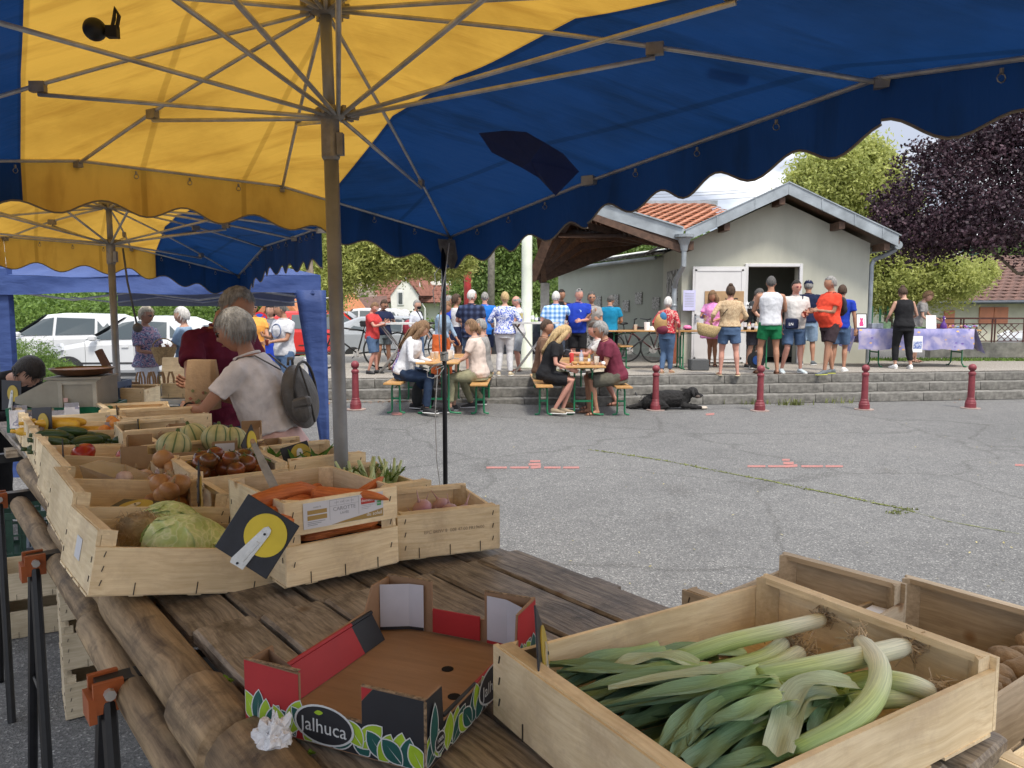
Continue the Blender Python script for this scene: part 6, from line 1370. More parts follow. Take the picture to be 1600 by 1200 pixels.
# ================================================================ CARDBOARD FRUIT BOX (printed)
JM=cmat((-.4225,1.165,.944),R(-23.6))@Matrix.Scale(1.049,4); JW,JD,JH=.312,.397,.104
jb=thing('fruit_box','empty printed cardboard fruit box, red and black with lime leaves','box'); jb.matrix_world=JM
M_JRED=mat('print_red',(.42,.025,.03),.55,.12,5); M_JBLK=mat('print_black',(.022,.024,.03),.5,.15,8); M_JTEAL=mat('print_teal',(.015,.095,.085),.5,.1); M_JLIME=mat('print_lime',(.33,.50,.03),.5,.12,30); M_JWHT=mat('print_white',(.60,.62,.62),.5,.05); M_JGREY=mat('inner_white',(.56,.56,.62),.6,.08,6)
M_CARDI=mat('box_cardboard',(.33,.20,.115),.8,.14,4,.15,80,stretch=(1,8,1)); M_CEDGE=mat('cardboard_edge',(.36,.25,.15),.9,.5,120,.6,150)
def jpan(name,poly,M_,m,th=.004,parent=jb):
 b=MB(); b.prism(poly,th,0); o=b.build(name,m,parent); o.matrix_parent_inverse=Matrix(); o.matrix_local=M_; return o
def Mt(x,y,z,a=0,tilt=0): return Matrix.Translation((x,y,z))@Matrix.Rotation(a,4,'Z')@Matrix.Rotation(tilt,4,'X')
H1=JH;Hl=.050
b=MB(); b.box((JW/2,JD/2,.006),(JW-.006,JD-.006,.005)); fl_=b.build('base_panel',M_CARDI,jb)
b=MB()
for (x,y) in((.20,.27),(.255,.19)): b.lathe([(.0105,0),(.0105,.0006)],16,0,(x,y,.0088))
b.build('vent_hole',M_SHADEBLK,fl_)
fp=[(0,0),(JW,0),(JW,H1),(JW-.102,H1),(JW-.102,Hl),(.102,Hl-.002),(.102,H1-.004),(0,H1)]
fw=jpan('front_panel',fp,Mt(0,0,.002),M_CARDI)
E_=.0009
def ov(poly,y,m,parent,name='print'): b=MB(); b.add([(a,y,c) for a,c in poly],[tuple(range(len(poly)))]); return b.build(name,m,parent)
ov([(0.001,.002),(.118,.002),(.17,.03),(.19,Hl-.001),(.102,Hl-.003),(.1015,H1-.005),(.001,H1-.001)],-E_,M_JRED,fw,'red_print')
ov([(.118,.002),(JW-.001,.002),(JW-.001,H1-.001),(JW-.082,H1-.001),(JW-.101,H1-.022),(JW-.101,Hl-.001),(.19,Hl-.001),(.17,.03)],-E_,M_JBLK,fw,'black_print')
ov([(JW-.101,H1-.021),(JW-.083,H1-.001),(JW-.101,H1-.001)],-E_*1.1,M_JRED,fw,'red_print')
def leafpoly(cx,cz,l,w,a,n=9):
 pts=[]
 for i in range(n+1): f=i/n; pts.append((l*(f-.5),w*math.sin(PI*f)**.8*.5))
 for i in range(n-1,0,-1): f=i/n; pts.append((l*(f-.5),-w*math.sin(PI*f)**.8*.5))
 ca,sa=math.cos(a),math.sin(a); return [(cx+x*ca-z*sa,cz+x*sa+z*ca) for x,z in pts]
def clipz(poly,z0=.003,z1=.2,x0=-1,x1=9): return [(min(max(x,x0),x1),min(max(z,z0),z1)) for x,z in poly]
def leaves(parent,x0,x1,rnd,y0=-E_*2,skip=None,hs=1):
 bw,bt,bl,bv=MB(),MB(),MB(),MB(); x=x0; k=0
 while x<x1:
  lime=k%2==0; l=rnd.uniform(.040,.058)*hs; w=rnd.uniform(.022,.03)*hs; a=rnd.uniform(.7,2.4); z=rnd.uniform(.018,.034)*hs
  if not(skip and skip[0]<x<skip[1] ):
   y=y0-E_*.25*(k%5)
   P_=clipz(leafpoly(x,z,l+.004,w+.004,a),.003,.2,x0-.01,x1+.008); bw.add([(p,y,q) for p,q in P_],[tuple(range(len(P_)))])
   P_=clipz(leafpoly(x,z,l,w,a),.004,.2,x0-.009,x1+.007); (bl if lime else bt).add([(p,y-E_*.12,q) for p,q in P_],[tuple(range(len(P_)))])
   v0=Vector((x-math.cos(a)*l*.45,y-E_*.2,z-math.sin(a)*l*.45));v1=Vector((x+math.cos(a)*l*.25,y-E_*.2,z+math.sin(a)*l*.25)); s=Vector((-math.sin(a),0,math.cos(a)))*.0007
   if v0.z>.004: bv.add([v0-s,v0+s,v1],[(0,1,2)])
  x+=rnd.uniform(.010,.016); k+=1
 for mb_,m_,nm in((bw,M_JWHT,'leaf_outline'),(bt,M_JTEAL,'teal_leaf_print'),(bl,M_JLIME,'lime_leaf_print'),(bv,M_JWHT,'leaf_vein')):
  if mb_.v: mb_.build(nm,m_,parent,kind='stuff')
leaves(fw,.012,.303,random.Random(5))
def oval(parent,cx,cz,a,b_,y):
 for (k,m_,yy) in((1,M_JWHT,0),(.93,M_JBLK,.0004)):
  ov([(cx+a*k*math.cos(2*PI*i/32),cz+b_*(k if k==1 else .90)*math.sin(2*PI*i/32)) for i in range(32)],y-yy,m_,parent,'logo_oval')
oval(fw,.148,.034,.052,.030,-.0042)
text('Jalhuca',.029,fw,(.148,-.0052,.031),RX,M_JWHT,ext=.0001)
ov(clipz(leafpoly(.140,.052,.016,.007,.15)),-.0051,M_JLIME,fw,'leaf_print');
sp_=[(0,0),(JD,0),(JD,H1),(JD-.075,H1),(JD-.10,Hl+.02),(.09,Hl),(.055,Hl),(.05,H1-.002),(0,H1)]
rw=jpan('side_panel',[(0,0),(JD,0),(JD,H1+.004),(JD-.08,H1),(JD-.085,Hl+.004),(.05,Hl),(.046,H1),(0,H1)],Mt(JW,0,.002,PI/2),M_CARDI)
ov([(.001,.002),(.20,.002),(.20,Hl),(.05,Hl-.001),(.0455,H1-.001),(.001,H1-.001)],-E_,M_JBLK,rw,'black_print')
ov([(.20,.002),(JD-.001,.002),(JD-.001,H1),(JD-.081,H1-.001),(JD-.086,Hl),(.20,Hl)],-E_,M_JRED,rw,'red_print')
leaves(rw,.008,.385,random.Random(9)); oval(rw,.205,.036,.05,.030,-.0042); text('Jalhuca',.027,rw,(.205,-.0052,.033),RX,M_JWHT,ext=.0001)
ov(leafpoly(.018,.055,.075,.024,1.5),-.0040,M_JWHT,rw,'leaf_outline'); ov(leafpoly(.018,.055,.070,.020,1.5),-.0043,M_JTEAL,rw,'leaf_print')
ov([(.033+.015*math.cos(i*.393),.030+.015*math.sin(i*.393)) for i in range(16)],-.0046,M_JWHT,rw,'seal'); ov([(.033+.0132*math.cos(i*.393),.030+.0132*math.sin(i*.393)) for i in range(16)],-.0048,M_JBLK,rw,'seal');
text('100%',.0085,rw,(.033,-.0052,.033),RX,M_JWHT,ext=.0001); text('NATURAL',.0048,rw,(.033,-.0052,.025),RX,M_JWHT,ext=.0001)
lw=jpan('side_panel',[(0,0),(JD,0),(JD,H1),(JD-.06,H1),(JD-.085,Hl+.012),(.07,Hl+.004),(.06,H1-.004),(0,H1-.004)],Mt(.004,0,.002,PI/2),M_CARDI)
def flap(x0,y0,x1,y1,inx,iny,h,split,nm='fold_flap'):
 b=MB(); T=Vector((0,0,h)); a=Vector((x0,y0,0));c=Vector((x1,y1,0)); n_=Vector((inx,iny,0))
 for (f0,f1,mi) in split:
  p=a.lerp(c,f0);q=a.lerp(c,f1); b.add([p+T,q+T,q+n_+Vector((0,0,.010)),p+n_+Vector((0,0,.010)),p+T-Vector((0,0,.003)),q+T-Vector((0,0,.003))],[(0,3,2,1)],mi); b.tube([p+T,q+T],.004,6,mi)
 return b.build(nm,[M_JRED,M_JBLK,M_CARDI],jb)
flap(.006,.075,.006,JD-.07,.03,0,.058,[(0,.74,0),(.74,1,1)])
flap(JW-.006,.06,JW-.006,JD-.09,-.010,0,.052,[(0,.42,1),(.42,1,0)])
bk_=jpan('back_panel',[(0,0),(JW,0),(JW,H1+.002),(JW-.10,H1),(JW-.10,Hl),(.10,Hl),(.10,H1+.004),(0,H1+.004)],Mt(0,JD-.004,.002),M_CARDI)
b=MB(); b.box((.155,JD-.009,.036),(.10,.003,.046)); b.build('red_flap',M_JRED,jb)
for (x0,x1,xm) in((.006,.085,.055),(JW-.092,JW-.006,JW-.05)):
 b=MB(); y1=JD-.010; z0=.012; z1=H1-.002
 L_=[(x0,y1-.03 if x0<.1 else y1,0),(xm,y1-.004,0),(x1,y1 if x0<.1 else y1-.03,0)]
 for i in range(2): p,q=Vector(L_[i]),Vector(L_[i+1]); b.add([p+Vector((0,0,z0)),q+Vector((0,0,z0)),q+Vector((0,0,z1)),p+Vector((0,0,z1))],[(0,1,2,3)])
 o=b.build('white_lining',M_JGREY,jb)
 b=MB();
 for i in range(2): p,q=Vector(L_[i])+Vector((0,-.001,0)),Vector(L_[i+1])+Vector((0,-.001,0)); b.add([p+Vector((0,0,z0)),q+Vector((0,0,z0)),q+Vector((0,0,z0+.006)),p+Vector((0,0,z0+.006))],[(0,1,2,3)])
 b.build('dark_band',M_JBLK if x0<.1 else M_JRED,o)
for (xa_,xb_2) in((.004,.102),(JW-.102,JW-.004)):
 b=MB(); b.add([(xa_,.004,.01),(xb_2,.004,.01),((xa_ if xa_<.1 else xb_2),.05,.01),(xa_,.004,H1-.003),(xb_2,.004,H1-.003),((xa_ if xa_<.1 else xb_2),.05,H1-.003)],[(1,2,5,4)]); b.build('corner_fold',M_CARDI,jb)
for (x0,x1,y,z) in((0,.102,.002,H1+.0025),(JW-.102,JW,.002,H1+.0025),(.102,JW-.102,.002,Hl+.0025),(0,.10,JD-.002,H1+.006),(JW-.10,JW,JD-.002,H1+.004)): b=MB(); b.box(((x0+x1)/2,y,z),(x1-x0,.0055,.0012)); b.build('cut_edge',M_CEDGE,jb)
b=MB(); b.box((JW+.0005,.0,.054),(.003,.003,H1-.006))
b.build('cut_edge',M_CEDGE,jb)
b=MB(); rnd=random.Random(2); q=atZ(428,1170,.955)
b.ell((0,0,0),(.026,.024,.035),26,20,0,None,lambda p,d:p*(1+.55*noise.noise(d*3.1)+.28*noise.noise(d*9))); b.build('crumpled_bag',mat('white_film',(.80,.80,.82),.25,.08,30,.5,70),loc=q+Vector((0,0,.012)),label='crumpled white plastic bag jammed by the printed box',cat='plastic bag')
b=MB()
for k in range(16): a=rnd.uniform(0,6.3); d=Vector((math.cos(a),math.sin(a),rnd.uniform(.2,1)))*.012; s=Vector((-d.y,d.x,0))*.5; b.add([Vector((0,0,0)),d*.6+s,d,d*.6-s],[(0,1,2,3)])
me=b.mesh('leaf_scrap',leafmat('scrap_leaf',(.25,.42,.04),(.12,.25,.03),scale=30))
for (px,py,s,l) in((355,1066,1.0,'curled green leaf scrap on the plank beside the log'),(487,1178,.55,'tiny green leaf scrap on the plank before the box')): o=link('leaf_scrap',me,None,atZ(px,py,.942)); o.scale=(s,)*3; tag(o,l,'leaf scrap')
# ================================================================ SCALE, BACK TABLE, BAGS
sc=thing('market_scale','grey market scale with brown pan on the green plastic crate','scale',(-2.68,4.12,1.075),R(8))
M_SCG=mat('scale_grey',(.33,.31,.25),.5,.12,8); M_PAN=mat('pan_brown',(.16,.075,.035),.35,.3,10,metal=.4); M_PANY=mat('pan_inside',(.45,.20,.03),.4,.2,8)
b=MB(); b.add([(.0,0,.0+.03),(.10,0,0),(.42,0,0),(.42,0,.15),(.17,0,.15),(.0,0,.06),(.0,.30,.03),(.10,.30,0),(.42,.30,0),(.42,.30,.15),(.17,.30,.15),(.0,.30,.06)],[(0,1,2,3,4,5),(11,10,9,8,7,6),(0,6,7,1),(1,7,8,2),(2,8,9,3),(3,9,10,4),(4,10,11,5),(5,11,6,0)]); b.build('body',M_SCG,sc)
b=MB(); b.box((.235,-.006,.07),(.02,.014,.13)); b.box((.41,-.006,.07),(.02,.014,.14)); b.box((.32,-.003,.135),(.2,.01,.015)); b.build('rib',mat('scale_trim',(.42,.40,.33),.5),sc)
b=MB(); b.box((.262,-.015,.045),(.022,.002,.022)); b.build('sticker',mat('pink_sticker',(.7,.45,.4),.6),sc)
b=MB(); b.box((.29,.15,.158),(.29,.28,.012)); b.build('platform',M_SCG,sc)
b=MB(); b.lathe([(.08,.165),(.13,.175),(.165,.205),(.168,.208),(.13,.182),(.06,.172)],24,0,(.29,.15,0)); b.build('pan',M_PAN,sc,smooth=True)
b=MB(); b.lathe([(.155,.199),(.155,.2)],24,0,(.29,.15,0)); b.build('pan_contents',M_PANY,sc)
b=MB(); b.add([(.02,-.001,.066),(.165,-.001,.148),(.165,.3,.148),(.02,.3,.066)],[(0,1,2,3)]); o=b.build('display',mat('display_dark',(.04,.05,.05),.3),sc,loc=(0,0,.003))
bt=thing('back_table','white topped table behind carrying crates and paper bags','table',(-3.35,5.6,0),R(4))
b=MB(); b.bbox((.56,.4,.93),(1.12,.8,.04),.006); b.build('table_top',mat('white_laminate',(.6,.62,.62),.4,.08),bt)
for (x,y) in((.06,.06),(1.06,.06),(.06,.74),(1.06,.74)): b=MB(); b.box((x,y,.455),(.04,.04,.91)); b.build('leg',M_STEEL,bt)
b=MB(); b.box((.85,-.005,.72),(.52,.012,.36)); b.build('hanging_cloth',mat('grey_green_sheet',(.10,.13,.115),.8,.2,6),bt)
addcrate('bt1','pale crate with oval handles on the back table',.34,.30,.09,.10,(-2.62,5.68,.955),R(5),'y')
addcrate('bt2','large pale crate standing below the paper bags',.50,.30,.17,.18,(-2.95,5.05,.90),R(5),'y')
b=MB(); b.bbox((0,0,.14),(.40,.012,.28),.004); b.build('wood_panel',M_CRATE,loc=(-2.62,6.15,.955),rot=(R(-14),0,R(3)),label='pale wooden panel leaning behind the paper bags',cat='panel')
M_KBAG=mat('kraft_bag',(.30,.19,.10),.85,.15,6,.2,30)
for k,(px,l) in enumerate([(226,'leftmost brown paper bag with tall handles on back table'),(243,'second brown paper bag with tall handles'),(258,'third brown paper bag with tall handles'),(273,'rightmost brown paper bag with tall handles')]):
 q=atY(px,628,5.9); t=thing('paper_bag',l,'paper bag',(q.x,5.85,q.z),R(5+k*6),group='brown paper bags on the back table')
 b=MB(); b.box((0,0,.06),(.062,.10,.13),tap=1.05); b.build('bag_body',M_KBAG,t)
 for y in(-.03,.03): b=MB(); b.tube([(-.022,y,.12),(-.020,y,.19),(-.008,y,.235),(.008,y,.235),(.020,y,.19),(.022,y,.12)],.007,6,flat=.5); b.build('handle',M_KBAG,t)
b=MB(); b.lathe([(.05,0),(.08,.02),(.10,.07),(.097,.07),(.07,.02)],16); b.build('wicker_bowl',mat('dark_wicker',(.16,.09,.05),.8,.3,40),loc=atY(196,612,5.8),label='small dark wicker bowl behind the second grey pole',cat='bowl')
pc=plastic_crate('blue grey plastic crate standing behind the scale',.13,.25,.22,tuple(atY(150,650,5.0)),R(5),mat('blue_plastic',(.07,.12,.22),.4,.2))
b=MB(); b.box((0,0,0),(.04,.04,.4)); b.build('brown_post',mat('brown_stick',(.14,.06,.03),.7,.2),loc=atY(175,588,5.3),rot=(0,R(-25),0),label='short brown wooden stick leaning near the scale pan',cat='stick')
# ================================================================ PEOPLE
Q=[];POST={}
def queue_remesh(mb,name,mats,parent,voxel,smooth=2,disp=0,ds=.12,post=None):
 me=mb.mesh(name,mats); o=link(name,me,parent)
 md=o.modifiers.new('r','REMESH'); md.mode='VOXEL'; md.voxel_size=voxel; md.adaptivity=0
 if smooth: sm=o.modifiers.new('s','SMOOTH'); sm.factor=.6; sm.iterations=smooth
 if disp:
  key='clothnoise%.2f'%ds
  tx=bpy.data.textures.get(key) or bpy.data.textures.new(key,'CLOUDS'); tx.noise_scale=ds; tx.noise_depth=2
  dm=o.modifiers.new('d','DISPLACE'); dm.texture=tx; dm.strength=disp; dm.mid_level=.5; dm.texture_coords='LOCAL'
 Q.append(o)
 if post: POST[o.name]=post
 return o
SK={'fair':mat('skin_fair',(.47,.27,.195),.55,.08,9,spec=.3,rand=.0),'tan':mat('skin_tan',(.37,.19,.12),.55,.1,9,spec=.3),'pink':mat('skin_pink',(.50,.25,.19),.55,.08,9,spec=.3)}
M_EYE=mat('eye_dark',(.02,.015,.012),.3,.1); M_EYEW=mat('eye_white',(.7,.68,.65),.4,.02); M_LIP=mat('lip',(.42,.14,.12),.5,.1)
M_BLK=cloth('black_cloth',(.014,.014,.016)); M_SHOEB=mat('shoe_black',(.02,.02,.022),.6,.2); M_SHOEW=mat('shoe_white',(.75,.75,.74),.6,.06); M_SHOEG=mat('shoe_grey',(.13,.15,.17),.7,.3,25); M_SANDAL=mat('sandal_brown',(.12,.06,.035),.6,.2); M_SHOEBR=mat('shoe_brown',(.20,.11,.06),.7,.2)
M_GLASS=mat('sunglass',(.01,.01,.012),.15,.05,spec=.8)
H_={'grey':mat('hair_grey',(.30,.29,.275),.75,.35,26,.8,60,stretch=(2.2,2.2,.35),c2=(.12,.115,.11)),'white':mat('hair_white',(.62,.60,.57),.75,.2,26,.8,60,stretch=(2.2,2.2,.35)),'brown':mat('hair_brown',(.075,.042,.025),.7,.4,26,.8,60,stretch=(2.2,2.2,.35)),'dark':mat('hair_dark',(.022,.016,.013),.6,.3,26,.8,60,stretch=(2.2,2.2,.35)),'blonde':mat('hair_blonde',(.50,.36,.18),.7,.3,26,.8,60,stretch=(2.2,2.2,.35),c2=(.26,.17,.08)),'lbrown':mat('hair_light_brown',(.22,.13,.065),.7,.3,26,.8,60,stretch=(2.2,2.2,.35),c2=(.10,.055,.03)),'sblond':mat('hair_silver_blonde',(.55,.48,.36),.7,.25,26,.8,60,stretch=(2.2,2.2,.35)),'dgrey':mat('hair_dark_grey',(.10,.095,.09),.75,.3,26,.8,60,stretch=(2.2,2.2,.35))}
def mix(a,b,t): return a+(b-a)*t
def tring(c,rx_,ry_,n=14,fw=Vector((0,-1,0)),up=Vector((0,0,1)),e=.85):
 side=fw.cross(up).normalized(); out=[]
 for i in range(n):
  a=2*PI*i/n; ca,sa=math.cos(a),math.sin(a); k=1
  out.append(c+side*rx_*(abs(ca)**e)*(1 if ca>=0 else -1)+fw*ry_*(abs(sa)**e)*(1 if sa>=0 else -1))
 return out
def person(label,loc,yaw,h,sex='m',w=1.0,belly=0,lean=0,tw=0,head=(0,0),skin='fair',sit=None,legs=None,L=(.16,-.02,.46),Rr=(-.16,-.02,.46),elb=(.5,.5),
     top=('tee',M_BLK),bottom=('shorts',M_BLK),shoes=('shoe',M_SHOEB),hair=('short','grey'),vox=.015,glasses=None,extra=None,hem=.50,mask=False,stance=.055,group=None,gl_mat=None,cap=None,fingers=True):
 """local frame: the person faces -Y; +X is the person's left. Lengths are fractions of the height h."""
 t=thing('person',label,'person',loc,yaw,group); fem=(sex=='f')
 dz=0
 if sit: dz=(sit/h+.055)-.50
 rv=random.Random(label); head=(head[0]+rv.uniform(-.28,.28),head[1]+rv.uniform(-.05,.12)); lean=lean+rv.uniform(-.02,.05)
 if legs is None and not sit: q_=rv.uniform(-.02,.02); q2=rv.choice((-1,1)); legs=[((stance+q_*.5,-.012-.03*(q2>0),.275),(stance*1.2+q_,.012-.035*rv.random(),.04)),((-stance+q_*.5,-.012-.03*(q2<0),.275),(-stance*1.2+q_,.02+.03*rv.random(),.04))]; L=(L[0]+rv.uniform(-.015,.03),L[1],L[2]+rv.uniform(-.02,.02))
 pz=.52+dz; rot=Matrix.Rotation(lean,3,'X'); piv=Vector((0,0,pz)); twm=Matrix.Rotation(tw,3,'Z')
 def T(p):   # torso point given upright (fraction) -> leaned, scaled
  p=Vector(p)+Vector((0,0,dz)); f=min(1,max(0,(p.z-pz)/.30)); r=Matrix.Rotation(lean*(.55+.45*f),3,'X')
  q=r@(p-piv); q=Matrix.Rotation(tw*f,3,'Z')@q; return (q+piv)*h
 def Rt(f=1): return Matrix.Rotation(tw*f,3,'Z')@Matrix.Rotation(lean*(.55+.45*f),3,'X')
 sw=.098 if fem else .112
 tors=[(.47,.050*w,.045*w,0),(.485,.085*w,.068*w,0),(.52,(.100 if fem else .092)*w,.072*w,.004),(.56,(.094 if fem else .088)*w,.068*w+belly*.4,-.003-belly*.4),(.61,(.078 if fem else .084)*w,.058*w+belly,-.004-belly),(.655,(.078 if fem else .087)*w,.058*w+belly*.9,-.004-belly*.8),(.70,(.086 if fem else .096)*w,(.068 if fem else .066)*w+belly*.3,-.008-belly*.2),(.745,(.090 if fem else .104)*w,(.072 if fem else .068)*w,-.010),(.785,(.088 if fem else .103)*w,.060*w,-.004),(.815,.080*w,.050,0),(.838,.052,.040,.004),(.850,.034,.034,.006)]
 def torso_rings(z0,z1,gr,gz=0,flare=None,n=14):
  R_=[]
  zs=[q for q in tors if z0<=q[0]<=z1]
  def at(z):
   for a,b in zip(tors,tors[1:]):
    if a[0]<=z<=b[0]: f=(z-a[0])/(b[0]-a[0]); return tuple(mix(a[i],b[i],f) for i in range(4))
   return tors[0] if z<tors[0][0] else tors[-1]
  zz=sorted(set([z0]+[q[0] for q in zs]+[z1]))
  for z in zz:
   if gr>0 and z==tors[0][0]: continue
   _,a,b,y=at(max(z,.485) if gr>0 else z); g_=gr+(flare*(max(0,.58-z)) if flare else 0)
   f=min(1,max(0,(z-.52)/.3)); M_=Rt(f)
   c=T((0,y,z)); a,b=a*1.0,b*1.0; R_.append(tring(c,(a+g_)*h,(b+g_)*h,n,M_@Vector((0,-1,0)),M_@Vector((0,0,1))))
  return R_
 body=MB(); body.loft(torso_rings(.47,.850,0))
 nk=T((0,.006,.84));
 hy_,hp_=head; HM=Matrix.Rotation(tw,3,'Z')@Matrix.Rotation(lean*.55,3,'X')@Matrix.Rotation(hy_,3,'Z')@Matrix.Rotation(hp_,3,'X')
 hb=T((0,.002,.868)); hc=hb+HM@Vector((0,-.012,.066))*h
 body.tube([nk-Vector((0,0,.02*h)),nk,hb+HM@Vector((0,.004,.008))*h,hc],[.038*h*(.9 if fem else 1.08),.031*h*(.9 if fem else 1.1),.030*h*(.9 if fem else 1.08),.028*h],10)
 hips=[T((s*.052*w,0,.50)) for s in(1,-1)]
 if legs is None:
  if sit: legs=[((.075,-.245,None),(.085,-.25,.045)),((-.075,-.245,None),(-.085,-.25,.045))]
  else: legs=[((stance,-.012,.275),(stance*1.15,.012,.04)),((-stance,-.012,.275),(-stance*1.15,.012,.04))]
 knees=[];ank=[]
 for i,(k,a) in enumerate(legs):
  kz=k[2] if k[2] is not None else (sit/h+.035)
  knees.append(Vector((k[0],k[1],kz))*h); ank.append(Vector(a)*h)
 for i,s in enumerate((1,-1)):
  a,k,f=hips[i],knees[i],ank[i]; ww=.85+.15*w
  body.tube([a+Vector((0,0,.02*h)),a.lerp(k,.25),a.lerp(k,.6),k,k.lerp(f,.3)+Vector((0,.006*h,0)),k.lerp(f,.65),f],[.055*h*ww,.052*h*ww,.041*h*ww,.030*h*ww,.032*h*ww,.023*h,.0175*h],10)
  fd=(Vector((f.x-k.x,min(-.001,(k.y-f.y)-.001) if 0 else 0,0))*.0+Vector((s*.18,-1,0))).normalized()
  if shoes[0] in('sandal','bare','flat'): body.tube([f+Vector((0,.02*h,-.02*h)),f+Vector((0,0,-.012*h)),f+fd*.05*h+Vector((0,0,-.024*h)),f+fd*.095*h+Vector((0,0,-.032*h))],[.016*h,.019*h,(.022*h,.014*h),(.022*h,.008*h)],8,rnd=False)
 hands=[];arms=[]
 L1,L2=.165,.145
 for i,(s,tg) in enumerate(((1,L),(-1,Rr))):
  S=T((s*sw*(.6+.4*w),.004,.800)); Hd=Vector(tg)*h+Vector((0,0,dz*h))
  d=Hd-S; dist=d.length; mx_=(L1+L2)*h*.995
  if dist>mx_: Hd=S+d*(mx_/dist); d=Hd-S; dist=mx_
  a=(L1*L1*h*h-L2*L2*h*h+dist*dist)/(2*dist); hh=math.sqrt(max(0,L1*L1*h*h-a*a)); dn=d.normalized()
  hint=Vector((s*elb[i],.55,-.6)); hint=(hint-dn*hint.dot(dn)).normalized(); E_=S+dn*a+hint*hh
  aw=.85+.15*w; fm=.86 if fem else 1
  body.tube([S+Vector((-s*.03*h,0,.0)),S,S.lerp(E_,.5),E_,E_.lerp(Hd,.35),Hd],[.030*h*fm,.031*h*fm*aw,.027*h*fm*aw,.0215*h*fm,.0215*h*fm,.0145*h*fm],9)
  arms.append((S,E_,Hd)); hands.append((Hd,(Hd-E_).normalized(),s))
 near=vox<.01
 body.ell(hc,(.034*h,.040*h,.052*h),14,10,0,HM)
 det=MB()
 def hfn(p,d):
  k=1.0; fr=max(0,-d.y); lo=max(0,-d.z)
  k-=.20*lo*lo*(1-.35*fr)+.10*lo*abs(d.x)                      # narrow the jaw
  q=Vector((p.x*k,p.y*k,p.z))
  g_=lambda x0,z0,sx,sz: math.exp(-((d.x-x0)/sx)**2-((d.z-z0)/sz)**2)
  if fr>.25:
   f=fr
   q.y-=.0125*h*g_(0,-.14,.13,.17)*f       # nose
   q.y-=.006*h*g_(0,-.26,.16,.09)*f
   q.y+=.0065*h*(g_(.34,.04,.17,.11)+g_(-.34,.04,.17,.11))*f   # eye sockets
   q.y-=.0035*h*(g_(.0,.2,.7,.10))*f       # brow
   q.y-=.0045*h*g_(0,-.55,.25,.10)*f       # lips
   q.y+=.003*h*g_(0,-.68,.3,.07)*f
   q.y-=.006*h*g_(0,-.86,.3,.14)*f         # chin
   q.x+=.003*h*(1 if d.x>0 else -1)*g_(.62 if d.x>0 else -.62,-.2,.25,.2)
  if d.y>0.2 and d.z<-.1: q.y-=.012*h*min(1,(-d.z))*d.y
  return q
 nu,nv=(36,28) if near else (22,18)
 det.ell(hc,(.0465*h,.0585*h,.069*h),nu,nv,0,HM,hfn)
 for s in(1,-1):
  det.ell(hc+HM@Vector((s*.0455,.006,-.004))*h,(.0055*h,.011*h,.018*h),8,6,0,HM@rz(s*.3))
  ec=hc+HM@Vector((s*.0165,-.0505,.0025))*h
  det.ell(ec,(.0080*h,.004*h,.0046*h),8,6,1,HM); det.ell(ec+HM@Vector((0,-.0035,0))*h,(.0042*h,.0022*h,.0044*h),6,4,2,HM)
  det.ell(hc+HM@Vector((s*.0175,-.0525,.0150))*h,(.0120*h,.0030*h,.0026*h),8,4,4,HM@ry(s*.12))
 det.ell(hc+HM@Vector((0,-.0535,-.0365))*h,(.0125*h,.003*h,.0030*h),10,4,3,HM)
 for (Hd,dv,s) in hands:
  side=dv.cross(Vector((0,0,1)));  side=side.normalized() if side.length>.1 else Vector((1,0,0)); nm=side.cross(dv).normalized()
  if fingers=='curl': cur=.9
  else: cur=.45
  wa=(nm*.8+side*.35).normalized(); na=dv.cross(wa).normalized(); inward=-1 if na.x*s>0 else 1; na=na*inward
  pc=Hd+dv*.030*h; Rm=Matrix((wa,dv,na)).transposed()
  det.ell(pc,(.0215*h,.031*h,.0095*h),10,8,0,Rm)
  det.ell(Hd+dv*.004*h,(.0145*h,.018*h,.0115*h),8,6,0,Rm)
  for fi,(off,ln) in enumerate(((.0155,.036),(.0055,.041),(-.0055,.038),(-.0155,.030))):
   o_=pc+wa*off*h+dv*.022*h; d1=(dv+na*cur*.5).normalized(); d2=(dv*(1-cur*.7)+na*cur*1.1).normalized(); d3=(dv*(.6-cur)+na*cur*1.2).normalized()
   det.tube([o_,o_+d1*ln*.45*h,o_+d1*ln*.45*h+d2*ln*.32*h,o_+d1*ln*.45*h+d2*ln*.32*h+d3*ln*.25*h],[.0058*h,.0055*h,.0050*h,.0038*h],6)
  o_=Hd+wa*.015*h+dv*.010*h; det.tube([o_,o_+(wa*.7+dv*.7+na*.3).normalized()*.022*h,o_+(wa*.7+dv*.7+na*.3).normalized()*.022*h+(dv*.8+na*.6).normalized()*.018*h],[.0075*h,.0065*h,.0048*h],6)
 mats=[SK[skin],M_EYEW,M_EYE,M_LIP,H_[hair[1]] if hair[1] in H_ else H_['brown']]
 def post(o,det=det,mats=mats):
  me=o.data; bm=bmesh.new(); bm.from_mesh(me)
  for f in bm.faces: f.material_index=0
  vs=[bm.verts.new(v) for v in det.v]
  for f,mi in zip(det.f,det.m):
   try: q=bm.faces.new([vs[i] for i in f]); q.material_index=mi
   except ValueError: pass
  bm.to_mesh(me); bm.free(); me.materials.clear()
  for m_ in mats: me.materials.append(m_)
 queue_remesh(body,'body',SK[skin],t,vox,2,post=post)
 cv=max(.011,vox*.9) if not near else .010
 dsp=.010 if not near else .014
